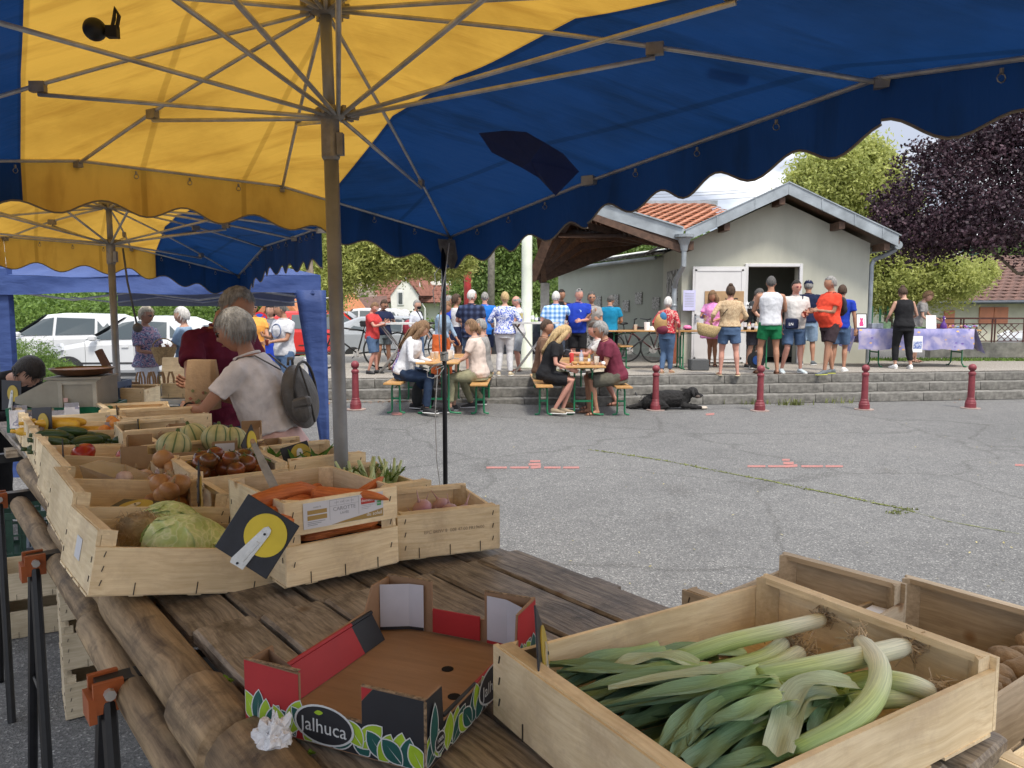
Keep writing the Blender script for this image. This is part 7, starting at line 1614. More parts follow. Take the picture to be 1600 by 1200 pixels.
 def sleeves(mb,frac,gr,cuff=1.0,hang=0):
  for i,(S,E_,Hd) in enumerate(arms):
   s=1 if i==0 else -1; a0=S+Vector((-s*.035*h,0,.002*h)); fm=.86 if fem else 1
   if frac<=1:
    e=S.lerp(E_,frac); mb.tube([a0,S,S.lerp(E_,frac*.5),e],[(.032+gr)*h*fm,(.034+gr)*h*fm,(.031+gr)*h*fm*cuff,(.030+gr)*h*fm*cuff],10)
   else:
    e=E_.lerp(Hd,(frac-1)); mb.tube([a0,S,S.lerp(E_,.5),E_,E_.lerp(Hd,(frac-1)*.5),e],[(.032+gr)*h*fm,(.034+gr)*h*fm,(.030+gr)*h*fm,(.025+gr)*h*fm,(.023+gr)*h*fm,(.018+gr)*h*fm*cuff],10)
 kind,tm=top[0],top[1]; hm=hem
 if kind!='none':
  mb=MB(); gr=.014+(.004 if kind in('shirt','loose','blouse') else 0)
  nt_=.835 if kind!='tank' else .80
  zt0=hm
  mb.loft(torso_rings(zt0,.838 if kind not in('dress',) else .825,gr,flare=.12 if kind in('loose','blouse') else None))
  if kind in('tee','shirt'): sleeves(mb,.72 if kind=='shirt' else .62,.006,1.12)
  if kind=='loose': sleeves(mb,.75,.008,1.3)
  if kind=='blouse': sleeves(mb,1.35,.006,1.2)
  if kind=='long': sleeves(mb,1.85,.004)
  if kind=='jacket': sleeves(mb,1.7,.008)
  o=queue_remesh(mb,{'tee':'t_shirt','shirt':'shirt','long':'top','tank':'tank_top','loose':'blouse','blouse':'blouse','jacket':'jacket','dress':'dress'}.get(kind,'top'),tm,t,cv,2,dsp*h,.075)
  if kind in('tee','shirt') :
   mb=MB(); c=T((0,.004,.846)); M_=Rt(1); rg=tring(c,.040*h,.042*h,14,M_@Vector((0,-1,0)),M_@Vector((0,0,1))); rg.append(rg[0]); mb.tube(rg,.0045*h if kind=='tee' else .008*h,6,cap=False); mb.build('collar',tm,o,smooth=True)
  if kind=='dress' :
   pass
 bk,bm_=bottom[0],bottom[1]
 def leg_cloth(frac,g0,g1,name,z0=.575):
  mb=MB(); mb.loft(torso_rings(.452,z0,.006))
  for i in range(2):
   a,k,f=hips[i],knees[i],ank[i]; ww=.85+.15*w; P_=[a+Vector((0,0,.03*h)),a.lerp(k,.25)]; rr=[.058*h*ww+g0*h,.057*h*ww+g0*h]
   if frac<=1: P_+= [a.lerp(k,frac*.7),a.lerp(k,frac)]; rr+=[.052*h*ww+g1*h,.050*h*ww+g1*h]
   else: P_+= [a.lerp(k,.65),k,k.lerp(f,.4),k.lerp(f,frac-1)]; rr+=[.045*h*ww+g1*h,.036*h*ww+g1*h,.034*h*ww+g1*h,.026*h+g1*h]
   mb.tube(P_,rr,12)
  return queue_remesh(mb,name,bm_,t,cv,2,dsp*h*.9,.09)
 if bk=='shorts': leg_cloth(bottom[2] if len(bottom)>2 else .85,.004,.008,'shorts')
 elif bk=='trousers': leg_cloth(bottom[2] if len(bottom)>2 else 1.93,.003,.006,'trousers')
 elif bk=='jeans': leg_cloth(bottom[2] if len(bottom)>2 else 1.93,.004,.005,'jeans')
 elif bk in('skirt','dress'):
  zl=bottom[2]; mb=MB()
  if sit:
   mb.loft(torso_rings(.475,.575,.012))
   for i in range(2): a,k=hips[i],knees[i]; mb.tube([a+Vector((0,0,.02*h)),a.lerp(k,.5),a.lerp(k,zl)],[.066*h,.06*h,.058*h],12)
  else:
   rg=[]
   for q in range(7):
    z=mix(.60,zl,q/6); f=q/6; rg.append(tring(Vector((0,0,z*h)),(.092*w+.02+.045*f*(bottom[3] if len(bottom)>3 else 1))*h,(.070*w+.016+.04*f*(bottom[3] if len(bottom)>3 else 1))*h,18))
   mb.loft(rg)
  queue_remesh(mb,'skirt' if bk=='skirt' else 'dress_skirt',bm_,t,cv,1,dsp*h*1.4,.07)
 for i,s in enumerate((1,-1)):
  f=ank[i]; fd=Vector((s*.2,-1,0)).normalized(); sd=Vector((-fd.y,fd.x,0)); st_,sm_=shoes[0],shoes[1]
  base=Vector((f.x,f.y,f.z-.04*h))
  if sit is None or True:
   mb=MB()
   def sring(x,wd,zb,zt): c=base+fd*x*h; return [c+sd*wd*h*math.cos(a)+Vector((0,0,(zb+(zt-zb)*(.5+.5*math.sin(a)))*h)) for a in [2*PI*q/10 for q in range(10)]]
   if st_ in('shoe','trainer'):
    mb.loft([sring(-.034,.012,.004,.040),sring(-.026,.021,.003,.052),sring(0,.023,.003,.058),sring(.03,.024,.003,.046),sring(.06,.028,.003,.034),sring(.09,.027,.003,.026),sring(.107,.016,.004,.018)])
    o=mb.build('shoe',sm_,t,smooth=True); mb=MB(); mb.loft([sring(-.036,.014,0,.010),sring(-.02,.025,0,.012),sring(.06,.031,0,.012),sring(.095,.028,0,.012),sring(.112,.014,0,.010)]); mb.build('sole',shoes[2] if len(shoes)>2 else M_SHOEW,o,smooth=True)
   else:
    mb.loft([sring(-.036,.014,0,.008),sring(-.02,.022,0,.008),sring(.06,.028,0,.008),sring(.095,.024,0,.008),sring(.112,.012,0,.008)]); o=mb.build('shoe',sm_,t,smooth=True)
    mb=MB()
    for x,hh_ in((.045,.036),(.075,.026)): c=base+fd*x*h; mb.tube([c-sd*.026*h+Vector((0,0,.004*h)),c-sd*.018*h+Vector((0,0,hh_*.85*h)),c+Vector((0,0,hh_*h)),c+sd*.018*h+Vector((0,0,hh_*.85*h)),c+sd*.026*h+Vector((0,0,.004*h))],.006*h,6,flat=.5)
    mb.build('strap',sm_,o,smooth=True)
 hk=hair[0]; hmt=H_[hair[1]]; mb=MB()
 if hk!='bald':
  def hr(p,d,front=.30,low=-.35,g=1.09):
   k=g+.05*noise.noise(d*5+Vector((h*9,0,0))); cut=0
   lim=front+ .0
   face=(-d.y>.15) and (d.z<front-( .12*abs(d.x)))
   side=(-d.y>-.25) and (d.z<-.15) and not(hk in('bob','long','pony'))
   lowb=d.z<low
   if face or side or lowb: k=.86
   return Vector((p.x*k,p.y*k,p.z*k))
  ps={'short':dict(front=.52,low=-.42,g=1.08),'buzz':dict(front=.55,low=-.35,g=1.035),'thin':dict(front=.80,low=-.30,g=1.03),'full':dict(front=.46,low=-.50,g=1.16),'bob':dict(front=.50,low=-.62,g=1.17),'long':dict(front=.5,low=-.6,g=1.13),'pony':dict(front=.55,low=-.5,g=1.07),'bun':dict(front=.55,low=-.5,g=1.08),'ring':dict(front=-.2,low=-.4,g=1.05),'crop':dict(front=.46,low=-.36,g=1.13)}[hk]
  def hr2(p,d):
   q=hr(p,d,**ps)
   if hk=='ring' and d.z>.45: q=p*.9
   return q
  mb.ell(hc+HM@Vector((0,.005,.004))*h,(.0475*h,.0595*h,.0695*h),32 if near else 24,24 if near else 18,0,HM,hr2)
  if hk in('long',):
   P_=[hc+HM@Vector((0,.045,.02))*h,hc+HM@Vector((0,.06,-.05))*h,T((0,.06,.80)),T((0,.068,.74)),T((.01,.07,.70))]
   mb.tube(P_,[.036*h,(.052*h,.034*h),(.060*h,.026*h),(.052*h,.018*h),(.022*h,.008*h)],14)
   for q in range(46):
    jx=rv.uniform(-.055,.055); jy=rv.uniform(0,.028); tt_=rv.uniform(-.02,.03); mb.tube([P_[0]+Vector((jx*.5,jy,.0))*h,P_[1]+Vector((jx*.9,jy,0))*h,P_[2]+Vector((jx*1.1,jy,0))*h,P_[3]+Vector((jx*1.2+rv.uniform(-.01,.01),jy,0))*h,P_[4]+Vector((jx*1.1+rv.uniform(-.015,.015),jy*.6,tt_))*h],[.004*h,.006*h,.006*h,.005*h,.0015*h],4)
   for s in(1,-1): mb.tube([hc+HM@Vector((s*.038,.0,.03))*h,hc+HM@Vector((s*.048,.004,-.03))*h,T((s*.055,.0,.81)),T((s*.06,-.01,.76))],[.020*h,.026*h,.026*h,.012*h],8)
  if hk=='bob':
   mb.tube([hc+HM@Vector((0,.035,.01))*h,hc+HM@Vector((0,.040,-.045))*h,hc+HM@Vector((0,.038,-.065))*h],[.03*h,(.042*h,.026*h),(.030*h,.016*h)],12)
  if hk=='pony': mb.tube([hc+HM@Vector((0,.05,.0))*h,hc+HM@Vector((0,.072,-.015))*h,hc+HM@Vector((0,.074,-.05))*h,hc+HM@Vector((0,.066,-.085))*h],[.012*h,.018*h,.016*h,.005*h],8)
  if hk=='bun': mb.ell(hc+HM@Vector((0,.028,.070))*h,(.026*h,.026*h,.022*h),12,8,0,HM,lambda p,d:p*(1+.2*noise.noise(d*3)))
  me=mb.mesh('hair',hmt,True); o=link('hair',me,t)
  if hk not in('ring','bald'):
   rs_=random.Random(int(h*9999)); sb2=MB(); ax_=(.0475*ps['g'],.0595*ps['g'],.0695*ps['g']); crn=Vector((0,.35,1)).normalized(); nst=2600 if near else 260; sl_=.020 if hk in('short','buzz','thin') else .036
   for _ in range(nst):
    d=Vector((rs_.gauss(0,1),rs_.gauss(0,1),rs_.gauss(.2,1))).normalized()
    if (-d.y>.05 and d.z<ps['front']+.08-.1*abs(d.x)) or (-d.y>.3 and d.z<.62) or d.z<ps['low']+.12 or (-d.y>-.2 and d.z<-.05 and hk not in('bob','long')): continue
    tg=(d*crn.dot(d)-crn); tg=(tg.normalized() if tg.length>.05 else Vector((1,0,0)))
    tg=(tg+Vector((rs_.gauss(0,.25),rs_.gauss(0,.2),rs_.gauss(0,.15)))).normalized(); P3=[]
    for q in range(4): dd=(d+tg*(q*sl_/3/.055)).normalized(); P3.append(hc+HM@Vector((dd.x*ax_[0],dd.y*ax_[1],dd.z*ax_[2]))*h*(1.0+.012*q+rs_.uniform(0,.03)*q/3))
    wv=(d.cross(tg))*(.0009*h if near else .0022*h); wv=HM@wv
    sb2.add([P3[0]-wv,P3[0]+wv,P3[1]+wv,P3[1]-wv,P3[2]+wv*.8,P3[2]-wv*.8,P3[3]],[(0,1,2,3),(3,2,4,5),(5,4,6)])
   if sb2.v: sb2.build('hair_strands',hmt,o,kind='stuff')
 if cap:
  mb=MB(); mb.ell(hc+HM@Vector((0,.002,.010))*h,(.056*h,.068*h,.068*h),20,12,0,HM,lambda p,d: p if d.z>0 else Vector((p.x*.9,p.y*.9,p.z*.1)))
  c=hc+HM@Vector((0,-.062,.014))*h; mb.ell(c,(.038*h,.034*h,.004*h),14,6,0,HM@rx(.2)); mb.build('cap',cap,t,smooth=True)
 if glasses:
  mb=MB(); up=.0 if glasses!='onhead' else .062
  for s in(1,-1):
   gc=hc+HM@Vector((s*.0175,-.0555 if not up else -.03,.002+up))*h; mb.ell(gc,(.0125*h,.0028*h,.0095*h),12,6,0,HM@rz(s*.15))
   if not up: mb.tube([gc+HM@Vector((s*.011,.0,.003))*h,hc+HM@Vector((s*.047,.0,.002))*h],.0016*h,5)
  mb.tube([hc+HM@Vector((-.006,-.057 if not up else -.03,.003+up))*h,hc+HM@Vector((.006,-.057 if not up else -.03,.003+up))*h],.0016*h,5)
  o=mb.build('glasses',gl_mat or M_GLASS,t,smooth=True)
 if mask:
  mb=MB(); mb.ell(hc+HM@Vector((0,-.036,-.030))*h,(.035*h,.030*h,.029*h),14,10,0,HM); mb.build('face_mask',M_BLK,t,smooth=True)
 info=dict(T=T,Rt=Rt,hc=hc,HM=HM,arms=arms,hands=hands,h=h,t=t,rings=torso_rings,loc=Vector(loc),yaw=yaw)
 if extra: extra(info)
 return info
def wpos(info,p): return Matrix.Translation(info['loc'])@Matrix.Rotation(info['yaw'],4,'Z')@Vector(p)
M_CUP=plasticclear('clear_cup',(.85,.85,.82),.5,.15); M_CUPR=plasticclear('red_drink_cup',(.35,.05,.03),.8,.2)
def cup(loc,label,m=None,s=1,name='plastic_cup'):
 b=MB(); b.lathe([(.026*s,0),(.036*s,.11*s),(.038*s,.112*s),(.034*s,.11*s),(.025*s,.004)],14); return b.build(name,m or M_CUP,loc=loc,smooth=True,label=label,cat='cup')
def incup(info,i,label,m=None,s=1): hd,dv,sd=info['hands'][i]; cup(wpos(info,hd+dv*.035*info['h']+Vector((0,-.01,-.05))),label,m,s)
def backpack(info,label,m,w_=.27,hh=.40,d=.13,z=.70,name='backpack',strapm=None,side=0):
 h=info['h']; T=info['T']; M_=info['Rt'](.7); c=T((side,.105+d*.28/h,z)); t=thing(name,label,'bag',(0,0,0)); t.matrix_world=Matrix.Translation(info['loc'])@Matrix.Rotation(info['yaw'],4,'Z')
 b=MB(); b.ell(c,(w_/2,d/2,hh/2),18,14,0,M_,lambda p,q:Vector((p.x*(1+.25*abs(q.z)),p.y,p.z))); b.build('pack_body',m,t,smooth=True)
 b=MB(); b.ell(c+M_@Vector((0,d*.42,-hh*.16)),(w_*.36,d*.26,hh*.24),12,8,0,M_); b.build('pocket',m,t,smooth=True)
 b=MB()
 for s in(1,-1): b.tube([c+M_@Vector((s*w_*.22,-d*.3,hh*.42)),T((s*.062,.045,.835)),T((s*.068,-.01,.845)),T((s*.075,-.078,.78)),T((s*.085,-.06,.70)),T((s*.088,.03,.64)),c+M_@Vector((s*w_*.3,-d*.2,-hh*.35))],.011,6,flat=.4)
 b.build('strap',strapm or m,t,smooth=True); return t
def strapline(info,pts,m,r=.007,name='strap'):
 b=MB(); b.tube([info['T'](p) for p in pts],r,6,flat=.4); return b.build(name,m,info['t'],smooth=True)
DEN=cloth('denim_blue',(.075,.125,.22)); DENL=cloth('denim_light',(.22,.31,.42)); DEND=cloth('denim_dark',(.02,.035,.07)); NAVY=cloth('navy_cloth',(.012,.018,.05)); WHT=cloth('white_cloth',(.58,.58,.60)); WHT2=cloth('off_white_cloth',(.52,.50,.48)); GRY=cloth('grey_cloth',(.26,.25,.24)); KHA=cloth('khaki_cloth',(.26,.25,.16)); KHA2=cloth('dark_khaki',(.10,.095,.075)); MAR=cloth('maroon_cloth',(.105,.010,.028)); MAR2=cloth('wine_cloth',(.14,.025,.045)); REDC=cloth('red_cloth',(.50,.05,.05)); ORR=cloth('orange_red_cloth',(.72,.07,.035)); GRN=cloth('green_cloth',(.012,.16,.06)); BLU=cloth('royal_blue_cloth',(.015,.045,.36)); BRB=cloth('bright_blue_cloth',(.02,.16,.58)); TUR=cloth('turquoise_cloth',(.01,.20,.36)); PINK=cloth('pale_pink_cloth',(.62,.40,.36)); ORA=cloth('orange_cloth',(.72,.33,.07)); DKB=cloth('dark_brown_cloth',(.045,.03,.035)); LTB=cloth('light_grey_blue',(.36,.40,.46)); ORD=cloth('rust_orange_cloth',(.50,.11,.03))
PLB=pattern('blue_white_plaid',[(.55,.65,.78),(.25,.42,.68),(.08,.20,.46)],75,'plaid'); PLN=pattern('navy_plaid',[(.05,.07,.14),(.018,.025,.06),(.01,.014,.035)],60,'plaid')
FLB=pattern('blue_floral',[(.10,.14,.45),(.60,.63,.75),(.14,.2,.5),(.6,.62,.72)],20); FLR=pattern('red_floral',[(.40,.03,.05),(.45,.05,.06),(.55,.35,.3),(.38,.03,.05)],26); FLM=pattern('multi_floral',[(.30,.07,.12),(.10,.12,.28),(.45,.38,.45),(.42,.08,.12),(.08,.10,.2)],16); FLP=pattern('pink_print',[(.66,.22,.50),(.72,.32,.58),(.66,.25,.52)],26); FLBE=pattern('beige_print',[(.50,.38,.24),(.40,.28,.17),(.55,.44,.29)],30); FLG=pattern('dark_floral',[(.10,.12,.2),(.45,.28,.33),(.07,.09,.18),(.35,.38,.45),(.1,.08,.15)],22); CAMO=pattern('grey_camo',[(.10,.10,.10),(.30,.29,.28),(.17,.17,.16)],12)
def at_ground(px,py,z=PZ): return atZ(px,py,z)
def height(px,pyt,Y,z): return atY(px,pyt,Y).z-z
def stand(px,pyf,pyt,z=PZ):
 p=atZ(px,pyf,z) if z is not None else atG(px,pyf); zz=p.z; return p,(atY(px,pyt,p.y).z-zz)*1.0
FRONT,BACK,RIGHT,LEFT=0,PI,PI/2,-PI/2
def P_(label,px,pyf,pyt,yaw,z=PZ,hmul=1,**k):
 p,h=stand(px,pyf,pyt,z); return person(label,p,yaw,h*hmul,**k)
i=P_('woman in red patterned cardigan and jeans carrying a striped bag on her back',1041,583,465,R(150),sex='f',w=1.05,top=('blouse',FLR),bottom=('jeans',DEN),hair=('full','white'),shoes=('sandal',mat('sandal_beige',(.5,.35,.22),.7)),L=(.17,-.06,.56),Rr=(-.15,-.05,.54),legs=[((.05,-.03,.275),(.045,.06,.04)),((-.045,-.02,.275),(-.04,-.03,.04))],hem=.53)
t=thing('shoulder_bag','tan, red and blue bag hanging behind the red cardigan woman','bag',(0,0,0)); t.matrix_world=Matrix.Translation(i['loc'])@Matrix.Rotation(i['yaw'],4,'Z')
b=MB(); c=i['T']((.05,.12,.655)); b.ell(c,(.125,.09,.18),14,10); b.build('bag_body',mat('tan_leather',(.42,.25,.10),.6,.2),t,smooth=True); b=MB(); b.ell(c+Vector((-.045,.035,-.11)),(.115,.07,.085),12,8); b.build('red_panel',MAR2,t,smooth=True); b=MB(); b.ell(c+Vector((-.05,.015,.12)),(.07,.06,.09),12,8); b.build('blue_panel',cloth('teal_blue_cloth',(.05,.16,.30)),t,smooth=True)
i=P_('woman in pink dress holding a phone by the white door',1113,572,454,R(-25),sex='f',w=1.1,belly=.008,lean=.05,head=(R(-20),R(18)),top=('tee',FLP),bottom=('dress',FLP,.37,1.2),hair=('long','lbrown'),shoes=('sandal',M_SANDAL),L=(.02,-.17,.62),Rr=(-.10,-.20,.66),hem=.55,stance=.035,skin='tan')
hd,dv,_=i['hands'][1]; b=MB(); b.box((0,0,0),(.075,.012,.14)); b.build('phone',mat('blue_phone',(.12,.12,.40),.3),loc=wpos(i,hd+dv*.06),rot=(R(50),0,R(20)),label='phone in a blue case held by the pink dress woman',cat='phone')
i=P_('woman in beige blouse and denim shorts with a straw bag',1138,587,446,R(172),sex='f',w=1.12,top=('blouse',FLBE),bottom=('shorts',DEN,.62),hair=('bun','brown'),shoes=('flat',mat('cream_shoe',(.62,.52,.36),.7)),L=(.19,-.05,.60),Rr=(-.14,-.10,.60),hem=.545,skin='pink',stance=.075)
strapline(i,[(-.05,-.03,.85),(-.03,.05,.84),(.04,.085,.74),(.10,.07,.66)],M_BLK,.006)
b=MB(); q=atY(1106,516,i['loc'].y-.1); b.loft([[q+ry(.2)@Vector((rx_*math.cos(a),ry_*math.sin(a),z)) for a in [k*PI/10 for k in range(20)]] for rx_,ry_,z in((.10,.04,-.115),(.15,.07,-.10),(.19,.085,-.03),(.215,.08,.05),(.22,.06,.10),(.20,.045,.098))]); b.tube([q+Vector((-.08,0,.09)),q+Vector((-.01,0,.24)),q+Vector((.08,0,.10))],.008,6); b.build('straw_bag',mat('woven_straw',(.42,.31,.15),.85,.3,50,.7,90),smooth=True,label='woven straw bag hanging from the beige blouse woman arm',cat='bag')
i=P_('man in dark printed T shirt working behind the bar table',1176,575,450,R(35),w=1.05,lean=.08,head=(R(25),R(22)),top=('tee',cloth('charcoal_cloth',(.03,.033,.036))),bottom=('shorts',cloth('dark_slate',(.06,.06,.075)),.95),hair=('buzz','dgrey'),L=(.10,-.20,.60),Rr=(-.02,-.22,.60),hem=.50,skin='fair')
pr=thing('shirt_print','white star print on the barman sleeve','print',(0,0,0)); b=MB(); q=atY(1168,474,i['loc'].y-.24); st_pts=[(( .05 if k%2==0 else .02)*math.sin(k*PI/5),( .05 if k%2==0 else .02)*math.cos(k*PI/5)) for k in range(10)]; b.prism(st_pts,.003,0,Matrix.Translation(q)); b.build('star',M_LWT,pr)
text('LINUS',.07,pr,q+Vector((0,0,-.08)),RX,M_LWT,ext=.0005)
i=P_('man in white sleeveless shirt and green shorts seen from behind',1201,584,432,R(176),w=1.08,top=('tank',cloth('white_sleeveless',(.55,.56,.59))),bottom=('shorts',GRN,.62),hair=('buzz','dgrey'),shoes=('sandal',M_SANDAL),L=(.10,-.18,.66),Rr=(-.11,-.18,.66),hem=.50,skin='tan',stance=.075,head=(R(-18),R(5)))
i=P_('man with glasses in white T shirt with navy cross body bag',1238,583,439,R(4),w=1.15,belly=.022,top=('tee',WHT2),bottom=('shorts',DEN,.85),hair=('short','dark'),shoes=('trainer',mat('pale_trainer',(.45,.52,.55),.7,.2)),L=(.03,-.17,.64),Rr=(-.155,-.03,.50),glasses='g',gl_mat=mat('red_frame',(.2,.03,.04),.4),hem=.47,skin='pink',stance=.08)
incup(i,0,'cup of dark red drink held by the man with glasses',M_CUPR)
strapline(i,[(.055,.04,.845),(.06,-.05,.835),(.03,-.088,.74),(-.03,-.095,.64),(-.07,-.10,.57)],NAVY,.010)
b=MB(); q=i['T']((-.075,-.115,.545)); b.bbox((0,0,0),(.24,.06,.19),.02); o=b.build('cross_body_bag',NAVY,loc=wpos(i,q),rot=R(4),smooth=False,label='navy cross body bag with white letters at the hip',cat='bag'); text('LN',.07,o,(-.03,-.032,-.01),RX,M_LWT)
i=P_('man in navy T shirt, light denim shorts and navy cap',1259,570,438,R(155),w=1.1,top=('tee',NAVY),bottom=('shorts',DENL,.95),hair=('short','grey'),cap=NAVY,shoes=('shoe',M_SHOEG),L=(.12,-.17,.60),Rr=(-.14,-.12,.58),hem=.50,skin='tan',head=(R(10),0))
i=P_('heavy man in orange red T shirt and dark shorts with black backpack',1294,585,433,R(-78),w=1.22,belly=.04,top=('tee',ORR),bottom=('shorts',DKB,.72),hair=('short','grey'),shoes=('trainer',M_SHOEG,mat('yellow_sole',(.5,.5,.1),.7)),L=(.04,-.17,.66),Rr=(-.11,-.19,.64),hem=.47,skin='tan',legs=[((.06,-.06,.275),(.065,-.09,.04)),((-.06,.03,.275),(-.065,.09,.04))])
backpack(i,'black backpack on the orange red shirt man',mat('black_nylon',(.018,.02,.022),.7,.2),.26,.36,.13,.70)
P_('person hidden behind the orange red shirt man, legs and blue shorts visible',1311,580,446,R(150),w=.95,top=('tee',BLU),bottom=('shorts',DEN,.8),hair=('short','brown'),shoes=('trainer',M_SHOEW),skin='tan',hem=.5)
i=P_('woman in black sleeveless jumpsuit seen from behind at the purple table',1409,576,447,R(178),sex='f',w=1.12,lean=.06,head=(0,R(25)),top=('tank',M_BLK),bottom=('trousers',M_BLK,1.75),hair=('bun','brown'),shoes=('trainer',M_SHOEW),L=(.13,-.16,.60),Rr=(-.13,-.16,.60),hem=.5,skin='fair',stance=.07)
i=P_('woman with tousled light brown hair leaning over the purple table',1428,566,453,R(60),sex='f',lean=.25,head=(0,R(20)),top=('tee',GRY),bottom=('trousers',GRY,1.4),hair=('full','lbrown'),shoes=('flat',M_SANDAL),L=(.12,-.28,.58),Rr=(-.1,-.2,.55),skin='fair')
i=P_('man in blue and white plaid shirt with hand on hip, seen from behind',868,583,456,R(178),w=1.12,top=('shirt',PLB),bottom=('shorts',cloth('slate_shorts',(.07,.09,.13)),1.0),hair=('short','white'),L=(.12,-.14,.60),Rr=(-.13,.0,.585),elb=(.5,1.6),hem=.46,skin='pink')
P_('man in dark top standing behind the plaid shirt man',876,572,453,R(10),w=1.05,top=('tee',M_BLK),bottom=('trousers',M_BLK),hair=('short','dark'),L=(.04,-.14,.76),Rr=(-.12,-.1,.6),skin='tan')
i=P_('man in royal blue printed T shirt with sunglasses on his head',903,583,452,R(-22),w=1.15,belly=.02,head=(R(50),0),top=('tee',BLU),bottom=('shorts',M_BLK,.9),hair=('buzz','grey'),glasses='onhead',L=(.06,-.16,.62),Rr=(-.12,-.12,.60),hem=.48,skin='pink')
incup(i,1,'plastic cup held by the royal blue shirt man')
b=MB(); q=i['T']((0.01,-.098,.735)); lp=[(.10*math.cos(a*.35)*(.9),.035*math.sin(a*.35)+.01) for a in range(18)]; b.prism(lp,.004,0); o=b.build('shirt_print',mat('pale_print',(.45,.6,.72),.8),i['t'],loc=q,rot=(-.1,0,0)); b=MB(); b.prism([(-.06,-.05),(.07,-.04),(.06,-.03),(-.05,-.038)],.004,0); b.build('pink_print',mat('pink_print_solid',(.65,.2,.3),.8),o)
i=P_('woman with sunglasses in grey T shirt and camouflage shorts drinking',923,583,457,R(8),sex='f',w=1.05,top=('tee',GRY),bottom=('shorts',CAMO,.85),hair=('short','dgrey'),glasses='g',L=(.03,-.17,.66),Rr=(-.035,-.15,.745),hem=.50,skin='tan')
incup(i,1,'plastic cup raised by the grey T shirt woman')
i=P_('man in turquoise T shirt with his back turned',952,575,461,R(165),w=1.08,head=(0,R(25)),top=('tee',TUR),bottom=('shorts',M_BLK,.9),hair=('thin','dgrey'),L=(.10,-.15,.62),Rr=(-.10,-.15,.62),hem=.49,skin='tan')
i=P_('woman in blue floral blouse and white trousers seen from behind',789,587,457,R(176),sex='f',w=1.15,top=('blouse',FLB),bottom=('jeans',WHT),hair=('short','blonde'),shoes=('shoe',mat('cream_shoe',(.62,.52,.36),.7)),L=(.16,-.12,.62),Rr=(-.17,-.10,.62),hem=.50,stance=.06)
i=P_('bald man in white T shirt and light grey shorts at the tall table',810,580,463,R(-80),w=1.12,belly=.015,top=('tee',WHT),bottom=('shorts',LTB,1.0),hair=('ring','grey'),shoes=('sandal',M_SANDAL),L=(.08,-.22,.66),Rr=(-.10,-.20,.66),hem=.48,skin='pink')
i=P_('man in navy plaid shirt and denim shorts seen from behind',737,588,454,R(172),w=1.15,top=('shirt',PLN),bottom=('shorts',DEN,.9),hair=('short','white'),shoes=('sandal',M_SANDAL),L=(.12,-.16,.64),Rr=(-.16,-.02,.48),hem=.45,head=(R(-28),0),skin='pink')
P_('man in bright blue polo shirt behind the navy plaid man',758,578,457,R(160),w=1.12,top=('tee',BRB),bottom=('shorts',NAVY,.9),hair=('thin','grey'),L=(.12,-.16,.64),Rr=(-.14,-.1,.6),hem=.46,skin='pink')
i=P_('woman with short brown hair and glasses in sleeveless white top and navy skirt',714,583,461,R(120),sex='f',w=1.08,top=('tank',WHT),bottom=('skirt',NAVY,.36,.4),hair=('full','brown'),glasses='g',shoes=('sandal',M_SANDAL),L=(.10,-.18,.62),Rr=(-.15,-.04,.5),hem=.54,skin='tan')
P_('man in blue shirt half hidden behind the black post',701,582,463,R(100),w=1.0,top=('tee',BLU),bottom=('shorts',LTB,.9),hair=('short','grey'),skin='tan',L=(.1,-.16,.6))
i=P_('woman in light denim jacket and rust orange dress standing at the bench table',690,600,470,R(65),sex='f',w=1.05,z=.35,lean=.08,head=(R(10),R(18)),top=('jacket',DENL),bottom=('dress',ORD,.12,.75),hair=('short','lbrown'),L=(.10,-.20,.50),Rr=(-.04,-.18,.48),hem=.54,skin='tan',shoes=('sandal',M_SANDAL))
i=P_('woman in black face mask and dark scarf with a red bag',652,578,469,R(62),sex='f',w=1.0,top=('long',cloth('pale_grey_top',(.55,.57,.63))),bottom=('jeans',DEN),hair=('buzz','grey'),mask=True,L=(.1,-.1,.52),Rr=(-.12,-.06,.52),hem=.48,skin='fair')
b=MB(); T=i['T']; b.tube([T((.03,-.07,.60)),T((.035,-.085,.72)),T((.045,-.05,.83)),T((0,.04,.865)),T((-.045,-.04,.83)),T((-.02,-.085,.72)),T((-.02,-.07,.58))],.03,8,flat=.6); b.build('scarf',M_BLK,i['t'],smooth=True)
b=MB(); b.ell((0,0,0),(.12,.06,.17),12,8); b.build('red_shoulder_bag',mat('red_leather_print',(.30,.03,.05),.6,.4,16),loc=wpos(i,i['T']((-.13,.05,.60))),smooth=True,label='red patterned bag on the masked woman shoulder',cat='bag')
i=P_('man in red T shirt and denim shorts looking at his phone',583,584,472,R(72),w=1.12,top=('tee',REDC),bottom=('shorts',DEN,.9),hair=('short','lbrown'),shoes=('shoe',M_SHOEB,M_SHOEB),L=(.02,-.22,.70),Rr=(-.06,-.22,.70),head=(0,R(18)),glasses='g',gl_mat=M_STEEL,hem=.47,skin='pink')
i=P_('woman in navy V neck T shirt and grey shorts holding a tablet',600,578,468,R(25),sex='f',w=1.1,top=('tee',NAVY),bottom=('shorts',cloth('grey_denim',(.16,.19,.2)),.62),hair=('short','brown'),shoes=('sandal',M_SANDAL),L=(.10,-.20,.70),Rr=(-.04,-.20,.69),head=(R(10),R(22)),glasses='g',hem=.50,skin='tan',stance=.07)
hd,dv,_=i['hands'][0]; b=MB(); b.box((0,0,0),(.2,.13,.014)); b.build('tablet',M_BLACKP,loc=wpos(i,hd+dv*.07+Vector((0,0,.02))),rot=(0,0,R(20)),label='black tablet held flat by the navy T shirt woman',cat='tablet')
